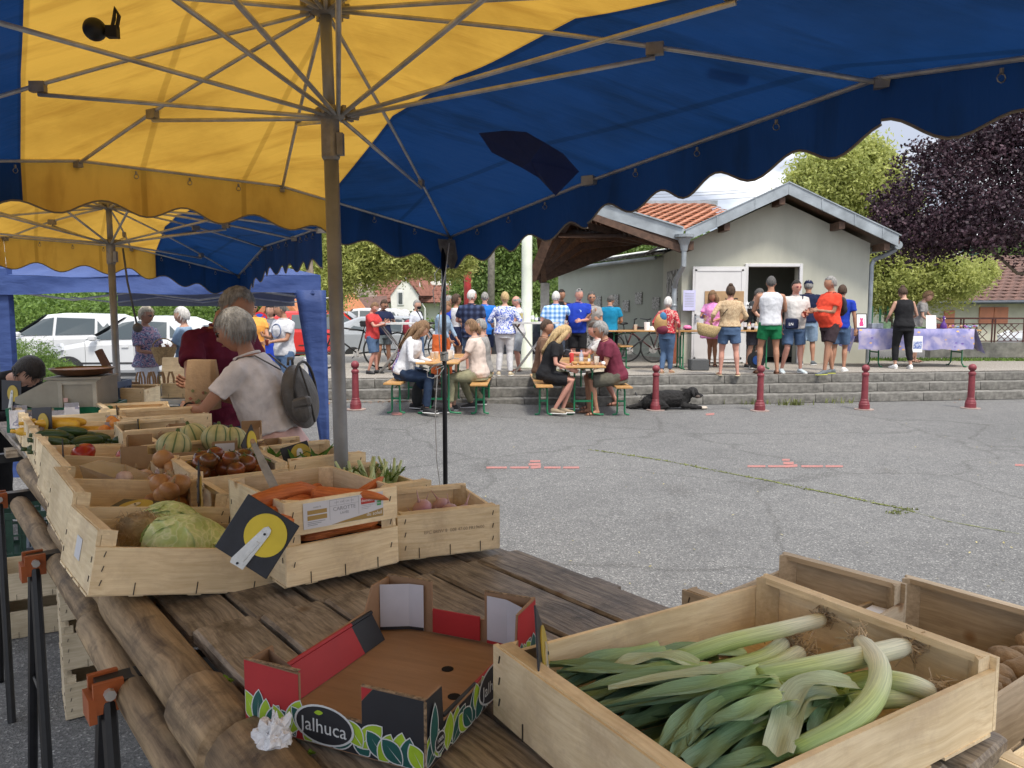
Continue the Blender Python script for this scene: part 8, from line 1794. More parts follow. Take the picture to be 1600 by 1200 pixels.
i=P_('man in white T shirt with blue ring print holding a cup, standing on the asphalt',447,632,473,R(-38),z=None,w=1.12,top=('tee',WHT),bottom=('jeans',DEN),hair=('buzz','dgrey'),shoes=('trainer',mat('beige_trainer',(.5,.47,.38),.7)),L=(.03,-.18,.63),Rr=(-.10,-.16,.68),hem=.47,head=(R(-20),R(12)),skin='tan')
incup(i,0,'small cup of red drink held by the white T shirt man',M_CUPR,.8)
b=MB(); q=i['T']((.005,-.088,.73)); rg=[Vector((.115*math.cos(a*PI/12),0,.105*math.sin(a*PI/12))) for a in range(25)]; b.tube(rg,.008,5,cap=False); rp=b.build('shirt_print',mat('slate_print',(.12,.16,.28),.8),i['t'],loc=q,rot=(-.05,0,0)); b=MB(); b.tube([(-.07,0,.0),(-.04,0,.04),(-.02,0,-.02),(.0,0,.03),(.03,0,-.03),(.07,0,.03)],.006,5); b.build('script_print',mat('slate_print',(.12,.16,.28)),rp)
i=P_('man in orange T shirt with glasses turned to the white T shirt man',399,625,470,R(48),z=None,w=1.1,top=('tee',ORA),bottom=('shorts',GRY,.9),hair=('short','dgrey'),glasses='g',L=(.04,-.20,.62),Rr=(-.08,-.16,.60),skin='tan')
i=P_('woman with dark bob in grey top and blue skirt behind the white T shirt man',427,617,476,R(20),z=None,sex='f',top=('tee',cloth('slate_top',(.14,.15,.17))),bottom=('skirt',BLU,.3),hair=('bob','dark'),Rr=(-.08,-.16,.74),skin='fair',head=(R(-30),0))
q=atY(406,500,i['loc'].y+.6); sg=thing('no_parking_sign','round blue and red no parking sign behind the orange T shirt man','sign',(q.x,q.y,0)); b=MB(); b.tube([(0,0.02,0),(0,.02,q.z)],.02,8); b.build('post',M_STEEL,sg)
b=MB(); b.lathe([(.15,0),(.15,.01)],24); o=b.build('sign_disc',mat('sign_red',(.5,.02,.03),.5,.03),sg,loc=(0,0,q.z),rot=(PI/2,0,0)); b=MB(); b.lathe([(.115,.0),(.115,.012)],24); b.build('blue_disc',mat('sign_blue',(.02,.08,.45),.5,.03),o); b=MB(); b.box((0,0,.008),(.25,.03,.014),rot=rz(.8)); b.box((0,0,.008),(.25,.03,.013),rot=rz(-.8)); b.build('cross_bar',mat('sign_red',(.5,.02,.03)),o)
i=person('woman with curly blonde hair, floral blouse and white trousers holding a basket',(atY(229,560,10.7).x,10.7,0),R(75),1.65,sex='f',w=1.0,top=('loose',FLG),bottom=('trousers',WHT,1.5),hair=('full','sblond'),glasses='g',L=(.06,-.16,.66),Rr=(-.06,-.16,.62),hem=.50,skin='tan')
bk_=thing('wicker_basket','light wicker basket hanging from the floral blouse woman arm','basket',atY(256,552,10.4)); b=MB(); b.lathe([(.07,-.16),(.10,-.12),(.16,.06),(.165,.08),(.155,.06),(.09,-.12)],18); b.build('basket_body',mat('wicker',(.42,.27,.12),.8,.3,40,.8,70),bk_); b=MB(); b.tube([(.15*math.cos(a*PI/8),0,.07+.13*math.sin(a*PI/8)) for a in range(9)],.008,6); b.build('handle',mat('wicker',(.42,.27,.12)),bk_)
i=person('white haired person in light blue holding a phone, half hidden by the maroon man',(atY(291,560,11).x,11,0),R(-75),1.64,sex='f',top=('loose',DENL),bottom=('trousers',DENL,1.8),hair=('full','white'),L=(.03,-.22,.64),Rr=(-.12,-.16,.6),skin='fair')
person('dark haired seller bending over the far left end of the stall',(-4.3,5.35,0),R(60),1.58,lean=1.0,head=(0,R(30)),top=('long',M_BLK),bottom=('trousers',M_BLK),hair=('full','dark'),L=(.05,-.42,.58),Rr=(-.1,-.42,.56),skin='fair')
person('second dark haired seller crouched beside the scale',(-3.95,5.75,0),R(62),1.58,sex='f',lean=1.0,head=(0,R(30)),top=('long',M_BLK),bottom=('trousers',M_BLK),hair=('bob','dark'),L=(.05,-.4,.56),Rr=(-.1,-.4,.56),skin='fair')
i1=person('grey haired man in maroon T shirt filling a paper bag at the stall',(-1.84,4.78,0),R(60),1.79,w=1.02,belly=.012,lean=.12,head=(R(8),R(32)),vox=.0085,top=('tee',MAR),bottom=('trousers',DEND),hair=('thin','grey'),glasses='g',L=(.01,-.23,.68),Rr=(-.09,-.215,.665),elb=(.6,1.4),hem=.50,skin='tan')
i2=person('short haired grey woman in pale T shirt and pink trousers with a backpack',(-1.28,4.20,0),R(-98),1.64,sex='f',w=1.06,belly=.01,lean=.34,head=(0,R(6)),vox=.0085,top=('tee',cloth('pale_blush_cloth',(.70,.65,.635))),bottom=('trousers',PINK),hair=('crop','grey'),glasses='g',L=(.06,-.29,.655),Rr=(-.03,-.30,.71),elb=(1.2,.5),hem=.575,skin='tan')
pb_=thing('paper_bag','brown paper bag with printed vegetables held between the couple','paper bag',atY(317,602,4.20),R(-8))
b=MB(); b.loft([[Vector((x*s,y*s2,z)) for x,y in((-.075,-.05),(.075,-.05),(.085,0),(.075,.05),(-.075,.05),(-.085,0))] for z,s,s2 in((-.13,1,1),(-.05,1.03,1.05),(.06,.95,.9),(.14,.9,.6))]); b.build('bag_body',mat('brown_paper',(.36,.235,.13),.85,.15,8,.5,14),pb_)
b=MB(); rnd=random.Random(4)
for k in range(9): x=rnd.uniform(-.05,.05); z=rnd.uniform(-.10,-.02); b.add([(x-.012,-.0545,z),(x,-.0545,z-.010),(x+.012,-.0545,z),(x,-.0545,z+.010)],[(0,1,2,3)],k%2)
b.build('veg_print',[mat('faded_red',(.30,.10,.06),.8),mat('faded_green',(.17,.18,.07),.8)],pb_)
bp_=thing('leather_backpack','grey leather backpack with flap pocket on the near woman back','bag',(0,0,0)); bp_.matrix_world=Matrix.Translation(i2['loc'])@Matrix.Rotation(i2['yaw'],4,'Z')
M_LEA=mat('grey_leather',(.115,.105,.095),.5,.18,9,.35,45); T=i2['T']; M_=i2['Rt'](.6)@rx(-.05); c=T((.0,.118,.665));
b=MB(); b.ell(c,(.135,.075,.185),28,20,0,M_,lambda p,d:Vector((p.x*(1+.22*min(1,abs(d.z)*1.1)*(1 if d.z<0 else .3)),p.y*(1+.15*(1-abs(d.z))),p.z*(.96)))); b.build('pack_body',M_LEA,bp_,smooth=True)
b=MB(); b.tube([c+M_@Vector((.135*math.sin(a)*1.06,.035+.028*abs(math.cos(a)),.183*math.cos(a))) for a in [k*PI/10-PI*.5 for k in range(11)]],.008,6); b.tube([c+M_@Vector((.06,.068,.16)),c+M_@Vector((.075,.086,0)),c+M_@Vector((.06,.072,-.15))],.006,6); b.build('zip',mat('zip_dark',(.05,.045,.04),.5),bp_,smooth=True)
b=MB(); b.ell(c+M_@Vector((.135,.05,-.07)),(.035,.055,.07),12,10,0,M_); b.bbox(c+M_@Vector((.15,.07,-.03)),(.05,.10,.055),.012,rot=M_); b.build('side_pocket',M_LEA,bp_,smooth=False)
b=MB(); b.tube([c+M_@Vector((-.03,-.01,.18)),c+M_@Vector((-.025,.0,.215)),c+M_@Vector((.025,.0,.215)),c+M_@Vector((.03,-.01,.18))],.011,8,flat=.6); b.build('handle',M_LEA,bp_,smooth=True)
b=MB()
for s in(1,-1): b.tube([c+M_@Vector((s*.04,-.05,.165)),T((s*.05,.055,.83)),T((s*.06,.0,.842)),T((s*.068,-.060,.79)),T((s*.074,-.058,.74))],.0085,6,flat=.5)
b.build('strap',M_LEA,bp_,smooth=True)
b=MB(); hd,dv,_=i2['hands'][0]; e=i2['arms'][0][1]; p_=hd-dv*.03; sd_=dv.cross(Vector((0,0,1))).normalized(); up_=sd_.cross(dv); b.tube([p_+(sd_*math.cos(a)+up_*math.sin(a))*.027 for a in [k*PI/8 for k in range(17)]],.005,6); b.build('bracelet',M_BLK,i2['t'],smooth=True)
# ================================================================ BEER TABLES, BENCHES, SEATED PEOPLE
M_BTOP=grain('varnished_pine',(.52,.30,.12),(.40,.21,.07),.35,0,30,.08,False,.05); M_GLEG=mat('green_steel',(.015,.17,.075),.4,.15,10)
def beer_table(label,loc,rot,L_=2.2,W_=.60,H_=.77,name='beer_table',cat='table',group='beer tables'):
 t=thing(name,label,cat,loc,rot,group); b=MB(); b.bbox((0,0,H_-.014),(W_,L_,.028),.004); b.build('table_top' if cat=='table' else 'seat',M_BTOP,t)
 b=MB()
 for y in(-L_*.3,L_*.3): b.box((0,y,H_-.038),(W_*.9,.07,.02))
 b.build('cleat',M_BTOP,t)
 for y in(-L_*.36,L_*.36):
  ww=W_*.30;
  for s in(-1,1):
   b=MB(); b.tube([(s*ww*.55,y,H_-.045),(s*ww*.75,y,H_-.10),(s*ww*.75,y,.08),(s*ww*.85,y,.025),(s*ww*1.45,y,.013),(s*ww*1.75,y,.013)],.0145,8); b.build('leg',M_GLEG,t,smooth=True)
  b=MB(); b.box((0,y,.22),(ww*1.5,.012,.03)); b.box((0,y,H_-.05),(ww*1.6,.04,.02)); b.tube([(0,y,H_-.09),(0,y*.35,H_-.045)],.008,6); b.build('cross_brace',M_GLEG,t)
 return t
def bench(label,loc,rot,L_=2.2): return beer_table(label,loc,rot,L_,.25,.47,'bench','bench','benches')
YT=12.15
c1=atG(697,655); c1=Vector((c1.x,c1.y+.95,gz(c1.x,c1.y)))
k1=R(-2)
def near_at(px,py): return atG(px,py)
def place_set(pxl,pxr,pyleg,pxbl,pxbr,labels,yaw):
 q=atG((pxl+pxr)/2,pyleg); L_=2.2; d=Vector((-math.sin(yaw),math.cos(yaw),0)); off=L_*.36
 c=Vector((q.x,q.y,0))+d*off; c.z=gz(c.x,c.y); beer_table(labels[0],c,yaw)
 outs=[c]
 for px,lb in((pxbl,labels[1]),(pxbr,labels[2])):
  q2=atG(px,pyleg-.0); b_=Vector((q2.x,q2.y,0))+d*off; b_.z=gz(b_.x,b_.y); bench(lb,b_,yaw); outs.append(b_)
 return outs,d
(o1,bl1,br1),d1=place_set(640,734,648,619,750,['beer table on the asphalt behind the black post','beer bench under the long haired woman in the white cardigan','beer bench under the woman in beige at the left table'],R(-1))
(o2,bl2,br2),d2=place_set(885,937,649,849,970,['beer table on the asphalt with food, drinks and a red can','beer bench under the blonde woman in black','beer bench under the man in the maroon T shirt'],R(1))
def sitp(label,base,d,off,yaw,h,side=0,**k):
 p=base+d*off; p=Vector((p.x+side,p.y,p.z)); return person(label,p,yaw,h,sit=.47,**k)
i=sitp('woman with long brown hair and white cardigan seated at the left table',bl1,d1,-.70,R(82),1.66,sex='f',lean=.35,head=(R(5),R(28)),top=('long',WHT),bottom=('jeans',DEND),hair=('long','lbrown'),shoes=('shoe',M_SHOEB),L=(.04,-.26,.60),Rr=(-.10,-.24,.60),legs=[((.06,-.23,None),(.06,-.17,.045)),((-.05,-.235,None),(-.055,-.22,.045))],hem=.50,side=.10,skin='fair')
i=sitp('grey haired woman in red and blue patterned T shirt seated at the left table',bl1,d1,-.15,R(78),1.60,sex='f',w=1.15,lean=.30,head=(R(5),R(22)),glasses='g',top=('tee',FLM),bottom=('jeans',DEND,1.5),hair=('full','grey'),shoes=('shoe',M_SHOEB),L=(.06,-.24,.60),Rr=(-.10,-.22,.60),hem=.47,side=.0,skin='pink',legs=[((.06,-.22,None),(.06,-.10,.045)),((-.05,-.22,None),(-.055,-.12,.045))])
i=sitp('blond woman in beige T shirt and khaki trousers seated with her back to view',br1,d1,-.62,R(-98),1.66,sex='f',w=1.08,lean=.10,head=(R(-8),R(8)),top=('tee',cloth('sand_cloth',(.56,.46,.40))),bottom=('trousers',KHA,1.8),hair=('pony','lbrown'),shoes=('trainer',mat('charcoal_shoe',(.045,.045,.05),.7)),L=(.10,-.24,.60),Rr=(-.08,-.25,.60),hem=.48,side=-.02,skin='fair')
i=sitp('person half hidden beyond the blond woman, grey trousers and trainers',br1,d1,.0,R(-92),1.64,lean=.1,top=('tee',GRY),bottom=('trousers',KHA),hair=('short','grey'),shoes=('trainer',M_SHOEB),side=.03,skin='fair',legs=[((.06,-.23,None),(.06,-.12,.045)),((-.05,-.23,None),(-.055,-.02,.06))])
i=sitp('woman with long wavy blonde hair in black dress seated at the right table',bl2,d2,-.70,R(84),1.68,sex='f',w=1.05,lean=.30,head=(R(8),R(24)),top=('tee',M_BLK),bottom=('dress',M_BLK,.80),hair=('long','blonde'),shoes=('trainer',mat('tan_trainer',(.28,.22,.15),.8,.2)),L=(.03,-.22,.60),Rr=(-.09,-.22,.58),hem=.48,side=.04,skin='pink',legs=[((.05,-.24,None),(.05,-.15,.045)),((-.04,-.24,None),(-.035,-.08,.05))])
i=sitp('man in maroon T shirt and grey shorts with sunglasses seated at the right table',br2,d2,-.70,R(-84),1.80,w=1.15,lean=.30,head=(R(-5),R(5)),top=('tee',MAR2),bottom=('shorts',KHA2,.95),hair=('full','grey'),glasses='g',shoes=('sandal',M_SANDAL),L=(.05,-.25,.62),Rr=(-.02,-.26,.60),hem=.48,side=-.06,skin='tan',legs=[((.07,-.24,None),(.06,-.18,.045)),((-.06,-.24,None),(-.07,-.22,.045))])
i=sitp('person hidden behind the maroon shirt man holding up a camera',br2,d2,.10,R(-86),1.72,w=.95,lean=.22,top=('tee',WHT2),bottom=('shorts',mat('beige_short',(.45,.40,.33),.9),.95),hair=('short','brown'),shoes=('sandal',M_SANDAL),L=(.02,-.32,.70),Rr=(-.05,-.30,.69),side=-.12,skin='pink',legs=[((.08,-.2,None),(.10,-.16,.045)),((-.10,.02,.26),(-.14,.14,.045))])
hd,dv,_=i['hands'][0]; b=MB(); b.bbox((0,0,0),(.11,.06,.12),.015); b.tube([(-.05,0,0),(-.09,0,0)],.035,12); b.build('camera_in_hand',M_BLACKP,loc=wpos(i,hd+dv*.09),rot=(0,.3,0),label='black camera held out over the right table',cat='camera')
i=sitp('person seated across the far side of the right table, brown shoes visible',bl2,d2,.05,R(88),1.70,lean=.15,top=('tee',cloth('brown_cloth',(.14,.08,.05))),bottom=('trousers',KHA),hair=('short','brown'),shoes=('shoe',M_SHOEBR),side=.0,skin='tan')
def on(o,x,y,z=.77): return Vector((o.x+x,o.y+y,o.z+z))
def bottle(label,loc,m,h_=.26,r=.035,capm=None,name='bottle'):
 t=thing(name,label,'bottle',loc); b=MB(); b.lathe([(r*.9,0),(r,.01),(r,h_*.55),(r*.85,h_*.66),(r*.38,h_*.82),(r*.36,h_*.94)],14); b.build('glass',m,t,smooth=True); b=MB(); b.lathe([(r*.42,h_*.93),(r*.42,h_)],10); b.build('cap',capm or M_SHOEB,t)
 b=MB(); b.lathe([(r*1.02,h_*.2),(r*1.02,h_*.48)],14,cap=False); b.build('label',M_LW,t,smooth=True); return t
M_BGL=mat('dark_bottle',(.015,.02,.015),.1,.1); M_CLB=plasticclear('clear_bottle',(.55,.65,.75),.55,.1)
def can(label,loc,m,r=.033,h_=.16,cat='can',name='drink_can'): b=MB(); b.lathe([(r*.85,0),(r,.012),(r,h_-.012),(r*.85,h_),(r*.7,h_-.004)],14); return b.build(name,m,loc=loc,smooth=True,label=label,cat=cat)
can('red drink can near the blonde woman on the right table',on(o2,-.14,-.45),REDC)
bottle('clear water bottle with lilac label on the right table',on(o2,.02,-.35),M_CLB,.20,.034,mat('lilac_cap',(.3,.25,.5),.5))
bottle('slim yellowish sauce bottle on the right table',on(o2,.13,-.5),mat('mustard_bottle',(.5,.35,.12),.4),.17,.022)
cup(on(o2,.21,-.82),'tall clear plastic cup near the front edge of the right table',None,1.15)
M_BREAD=mat('bread',(.48,.28,.11),.8,.3,14)
for k,(x,y,l) in enumerate([(-.12,-.75,'yellow bread roll at the left of the right table'),(-.02,-.8,'bread sandwich in the middle of the right table'),(.07,-.78,'long bread roll beside the cup')]):
 b=MB(); b.ell((0,0,.025),(.055,.04,.028),12,8,0,None,lambda p,d:p*(1+.15*noise.noise(d*3+Vector((k,0,0))))); b.build('bread_roll',M_BREAD,loc=on(o2,x,y),smooth=True,label=l,cat='bread')
b=MB(); b.ell((0,0,.03),(.035,.035,.03),12,8); b.build('paper_ball',M_LWT,loc=on(o2,.31,-.86),smooth=True,label='crumpled white tissue ball at the right table edge',cat='tissue')
b=MB(); b.box((0,0,.003),(.28,.22,.004)); b.build('paper_tray',M_PAPERW,loc=on(o2,-.02,-.6),rot=.2,label='white paper under the food on the right table',cat='paper')
cup(on(o1,-.16,-.35),'white paper cup beside the denim jacket woman',M_LWT,.95); cup(on(o1,-.1,-.3),'second white paper cup at the left table',M_LWT,.95); cup(on(o1,.12,-.5),'tall clear cup on the left table near the beige woman',None,1.3);
bottle('clear bottle standing on the left table behind the cups',on(o1,.12,-.1),M_CLB,.24,.034)
for k,(px,py,w_,hh,l) in enumerate([(652,640,.17,.42,'black bag on the asphalt under the left bench'),(672,636,.15,.36,'second black bag leaning under the left table')]):
 q=atG(px,py); b=MB(); b.ell((0,0,hh/2),(w_/2,.10,hh/2),12,10,0,None,lambda p,d:Vector((p.x*(1+.1*noise.noise(d*2)),p.y,p.z))); b.build('black_bag',mat('black_nylon',(.018,.02,.022),.7,.2),loc=q,smooth=True,label=l,cat='bag')
def ptab(px,pyt,Y,yaw,L_,label,W_=.6): q=atY(px,pyt,Y); return beer_table(label,(q.x,q.y,PZ),yaw,L_,W_)
ptab(1012,522,15.4,R(88),1.9,'beer table on the plateau beside the red cardigan woman')
ptab(1128,520,15.55,R(90),2.4,'bar table with bottles in front of the white door')
bench('empty bench on the plateau left of the bicycle',(atY(962,540,15.9).x,15.9,PZ),R(8),1.6)
qy=15.5
for k,(px,hh,m_,l) in enumerate([(1164,.32,M_BGL,'dark wine bottle at the left of the bar bottles'),(1172,.22,mat('red_bottle',(.4,.03,.03),.3),'small red capped bottle on the bar'),(1176,.28,M_BGL,'second dark bottle behind the red one'),(1170,.16,mat('pale_liquid',(.62,.5,.34),.4),'short pale bottle at the front of the bar'),(1181,.18,mat('pale_liquid',(.62,.5,.34),.4),'second short pale bottle on the bar')]):
 q=atY(px,520,qy-.05*k); bottle(l,(q.x,q.y,PZ+.77),m_,hh,.036)
for k,px in enumerate((1187,1187.5)): q=atY(px,520,qy-.12); cup((q.x,q.y,PZ+.77+k*.06),['tall stack of clear cups on the bar','upper part of the cup stack'][k],None,2.0)
for k,(px,l) in enumerate([(1074,'pink packet on the table right of the red cardigan woman')]): q=atY(px,516,15.4); b=MB(); b.ell((0,0,.05),(.09,.07,.05),10,8,0,None,lambda p,d:p*(1+.2*noise.noise(d*3))); b.build('pink_packet',mat('pink_plastic',(.75,.2,.4),.4),loc=(q.x,q.y,PZ+.77),smooth=True,label=l,cat='packet')
cup(Vector((atY(993,522,15.4).x,15.4,PZ+.77)),'white cup at the left end of the plateau table',M_LWT,1.0)
t=thing('paper_cups','white cup and jug cluster on the plateau table beside the woman','cup',(atY(1010,520,15.4).x,15.35,PZ+.77)); b=MB(); b.lathe([(.05,0),(.06,.16),(.055,.16)],14); b.build('jug',M_LWT,t); b=MB(); b.lathe([(.06,0),(.06,.08),(.055,.08)],14,0,(.1,0,0)); b.build('bowl',M_LWT,t)
b=MB(); q=atY(1091,578,15.0); b.bbox((q.x,15.0,PZ+.11),(.35,.3,.21),.01); b.build('speaker_box',mat('dark_grille',(.09,.095,.10),.6,.3,60),label='dark grey speaker box on the ground under the bar table',cat='speaker'); b=MB();
rl_=thing('cable_reel','round black cable reel with blue centre on the plateau','cable reel',(atY(1179,566,15.2).x,15.1,PZ),0)
b=MB(); b.lathe([(.165,-.05),(.165,-.04),(.11,-.038),(.11,.038),(.165,.04),(.165,.05)],22); b.build('drum',mat('reel_black',(.02,.02,.022),.5),rl_,loc=(0,0,.19),rot=(PI/2,0,0)); b=MB(); b.lathe([(.09,0),(.09,.015)],18); b.build('socket_plate',mat('reel_blue',(.02,.08,.30),.4),rl_,loc=(0,-.052,.19),rot=(PI/2,0,0)); b=MB(); b.tube([(-.15,0,0),(0,0,.38),(.15,0,0)],.01,6); b.build('stand',M_STEEL,rl_)
def mange(label,px,pyt,Y,w_=.85):
 q=atY(px,pyt,Y); H_=q.z-PZ; t=thing('tall_table',label,'table',(q.x,Y,PZ),0,'tall standing tables'); b=MB(); b.lathe([(w_/2,H_-.03),(w_/2,H_)],28); b.build('table_top',mat('pale_table_top',(.55,.55,.54),.4,.08),t)
 for s in(-1,1):
  for y in(-.14,.14): b=MB(); b.tube([(s*.33,y,H_-.04),(-s*.36,y,.0)],.014,8); b.build('leg',M_STEEL,t,smooth=True)
 b=MB(); b.tube([(-.34,-.14,.05),(-.34,.14,.05)],.01,6); b.tube([(.34,-.14,.05),(.34,.14,.05)],.01,6); b.build('cross_bar',M_STEEL,t)
 return t,H_
t1,hh1=mange('pale topped folding tall table beside the red T shirt man',623,504,14.3,.8); t2,hh2=mange('pale topped folding tall table in front of the round column',833,503,13.9,.95)
q=atY(813,500,13.8); cup((q.x,13.8,PZ+hh2),'half full cup of yellow drink on the tall table',plasticclear('yellow_drink',(.7,.6,.25),.7),1.4)
for k,(px,l) in enumerate([(832,'green glass bottle on the tall table'),(838,'second green bottle on the tall table')]): q=atY(px,500,13.9); bottle(l,(q.x,13.9+.05*k,PZ+hh2),mat('pale_green_glass',(.35,.45,.2),.2),.24-.08*k,.03)
ar=thing('artisan_table','long beer table under the purple flowered cloth','table',(atY(1427,525,16.1).x,16.1,PZ),R(90));
LX=(atY(1520,520,16.1).x-atY(1338,520,16.1).x)
b=MB(); b.bbox((0,0,.755),(.68,LX,.028),.004); b.build('table_top',M_BTOP,ar)
for y in(-LX*.38,LX*.33):
 for s in(-1,1): b=MB(); b.tube([(s*.18,y,.72),(s*.2,y,.08),(s*.28,y,.013),(s*.36,y,.013)],.0145,8); b.build('leg',M_GLEG,ar,smooth=True)
 b=MB(); b.box((0,y,.3),(.38,.012,.03)); b.build('cross_brace',M_GLEG,ar)
def purple():
 m,t,b=newmat('purple_flower_cloth'); lk=t.links.new; tc=N(t,'ShaderNodeTexCoord'); n=N(t,'ShaderNodeTexNoise',Scale=5,Detail=6,Distortion=.4); lk(tc.outputs['Object'],n.inputs['Vector']); r=ramp(t,[(.32,(.13,.14,.33)),(.5,(.24,.23,.42)),(.66,(.38,.34,.46))]); lk(n.outputs['Fac'],r.inputs[0])
 v=N(t,'ShaderNodeTexVoronoi',Scale=6.5); mp=N(t,'ShaderNodeMapping'); mp.inputs['Scale'].default_value=(1,1,1.8); lk(tc.outputs['Object'],mp.inputs['Vector']); lk(mp.outputs[0],v.inputs['Vector']); r2=ramp(t,[(.16,(1,1,1)),(.24,(0,0,0))]); lk(v.outputs['Distance'],r2.inputs[0]); sp=N(t,'ShaderNodeSeparateColor'); lk(v.outputs['Color'],sp.inputs[0]); r3=ramp(t,[(0,(.62,.36,.10)),(.5,(.12,.08,.28)),(.75,(.60,.34,.12))]); r3.color_ramp.interpolation='CONSTANT'; lk(sp.outputs[0],r3.inputs[0])
 mx=N(t,'ShaderNodeMixRGB'); lk(r2.outputs[0],mx.inputs[0]); lk(r.outputs[0],mx.inputs[1]); lk(r3.outputs[0],mx.inputs[2]); lk(mx.outputs[0],b.inputs['Base Color']); b.inputs['Roughness'].default_value=.8; return m
M_PUR=purple()
b=MB(); x0=atY(1338,520,15.8).x;x1=atY(1518,520,15.8).x; zt_=PZ+.785; yf=15.70; yb_=16.5; drop=.42
nx_=40; vs=[]
prof=[(yb_,-.30),(yb_,0),(yf,0),(yf-.01,-.14),(yf-.02,-.28),(yf-.03,-drop)]
for i in range(nx_+1):
 x=x0+(x1-x0)*i/nx_
 for (y,z) in prof: vs.append(Vector((x+.01*math.sin(z*20),y+(.012*math.sin(i*1.1)+.01*math.sin(i*.5))*(-z/.3),zt_+z+(.012*math.sin(i*.7) if z<-.2 else 0))))
m_=len(prof); b.add(vs,[(i*m_+j,i*m_+j+1,(i+1)*m_+j+1,(i+1)*m_+j) for i in range(nx_) for j in range(m_-1)])
for s,xe in((1,x1),(-1,x0)):
 vs=[]
 for j in range(9):
  y=yb_+(yf-.01-yb_)*j/8;
  for k in range(5): f=k/4; vs.append(Vector((xe+s*(.03+.20*f*(.6+.4*j/8)+.03*math.sin(j*1.6)*f)*(1 if s>0 else .75),y,zt_-.001-f*(.30+.20*j/8)+.02*math.sin(j*2)*f)))
 b.add(vs,[(j*5+k,j*5+k+1,(j+1)*5+k+1,(j+1)*5+k) for j in range(8) for k in range(4)])
b.build('tablecloth',M_PUR,smooth=True,label='purple and gold flowered cloth draped over the artisan table',cat='tablecloth')
def onp(px,y=15.9,dz=0): return Vector((atY(px,515,y).x,y,zt_+.002+dz))
fr_=thing('framed_picture','framed picture with pink cat like figure on the purple cloth','picture',onp(1346),R(-8)); b=MB();
b.bbox((0,0,.16),(.22,.015,.31),.003); b.build('frame',M_SHOEB,fr_,rot=(R(-10),0,R(0))); b=MB(); b.box((0,-.010,.16),(.18,.003,.27)); o=b.build('sheet',M_LWT,fr_,rot=(R(-10),0,0))
b=MB(); fig=[(-.04,.05),(.03,.05),(.035,.12),(.02,.16),(.03,.19),(.028,.235),(.012,.215),(-.012,.215),(-.03,.24),(-.032,.19),(-.022,.16),(-.045,.11)]; b.add([(x,-.0125,z) for x,z in fig],[tuple(range(12))]); b.tube([(.035,-.013,.07),(.065,-.013,.11),(.05,-.013,.17),(.062,-.013,.2)],.004,4); b.build('pink_figure',mat('magenta_print',(.65,.06,.22),.7),o)
for k,(px,s_,m_,l,cat) in enumerate([(1368,(.24,.2,.11),mat('clear_tray',(.30,.33,.36),.3,.3,14),'small clear tray of trinkets beside the framed picture','tray'),(1382,(.16,.2,.14),mat('green_box',(.16,.26,.14),.5,.3,20),'green box beside the trinket tray','box'),(1393,(.14,.22,.03),mat('dark_case',(.03,.035,.05),.4),'dark display case at the black jumpsuit woman elbow','case'),(1436,(.18,.2,.03),mat('green_mat',(.10,.22,.06),.8),'flat green mat behind the jumpsuit woman','mat'),(1470,(.20,.18,.09),mat('brown_boxes',(.30,.10,.07),.7,.3,20),'small red brown box behind the white card','box')]):
 b=MB(); b.bbox((0,0,s_[2]/2),s_,.004); b.build(cat.replace(' ','_'),m_,loc=onp(px,16.05),label=l,cat=cat)
cd_=thing('white_card','white card with faint drawing standing on the purple table','card',onp(1455,15.85),R(2)); b=MB(); b.box((0,0,.14),(.21,.004,.27)); b.build('sheet',M_LWT,cd_,rot=(R(-7),0,0)); b=MB();
for k in range(14): x=random.uniform(-.07,.05); z=random.uniform(.05,.22); b.box((x,-.004,z),(random.uniform(.02,.05),.001,.003))
b.build('drawing_lines',M_GREYINK,cd_,rot=(R(-7),0,0))
t=thing('purple_doll','small purple figurine with white collar on the table','figurine',onp(1474,15.9)); b=MB(); b.lathe([(.05,0),(.065,.03),(.05,.10),(.022,.14),(.02,.19),(.026,.22),(.02,.25),(.004,.26)],14); b.build('figurine_body',mat('purple_glaze',(.10,.03,.22),.35),t,smooth=True); b=MB(); b.ell((.008,-.045,.03),(.02,.012,.02),8,6); b.ell((.01,-.012,.21),(.018,.015,.016),8,6); b.build('white_trim',M_LWT,t)
b=MB(); rnd=random.Random(8)
for k in range(26): b.ell((rnd.uniform(-.28,.28),rnd.uniform(-.1,.1),.03+rnd.uniform(0,.03)),(.03,.02,.02),6,4,k%4)
b.build('trinkets',[mat('trinket_a',(.5,.25,.15),.6),mat('trinket_b',(.2,.3,.45),.6),mat('trinket_c',(.55,.45,.3),.6),mat('trinket_d',(.3,.1,.3),.6)],loc=onp(1503,15.95),kind='stuff',label='heap of small coloured trinkets at the right of the purple table')
sh_=thing('poster_sheet','white sheet with blue print pinned on the front of the purple cloth','poster',(atY(1435,538,15.6).x,15.635,PZ+.48),0); b=MB(); b.box((0,0,0),(.20,.004,.33)); b.build('sheet',M_LWT,sh_); b=MB(); b.box((0,-.004,-.02),(.17,.002,.15)); b.build('print',pattern('blue_print',[(.15,.2,.45),(.5,.55,.7),(.1,.13,.3)],30),sh_)
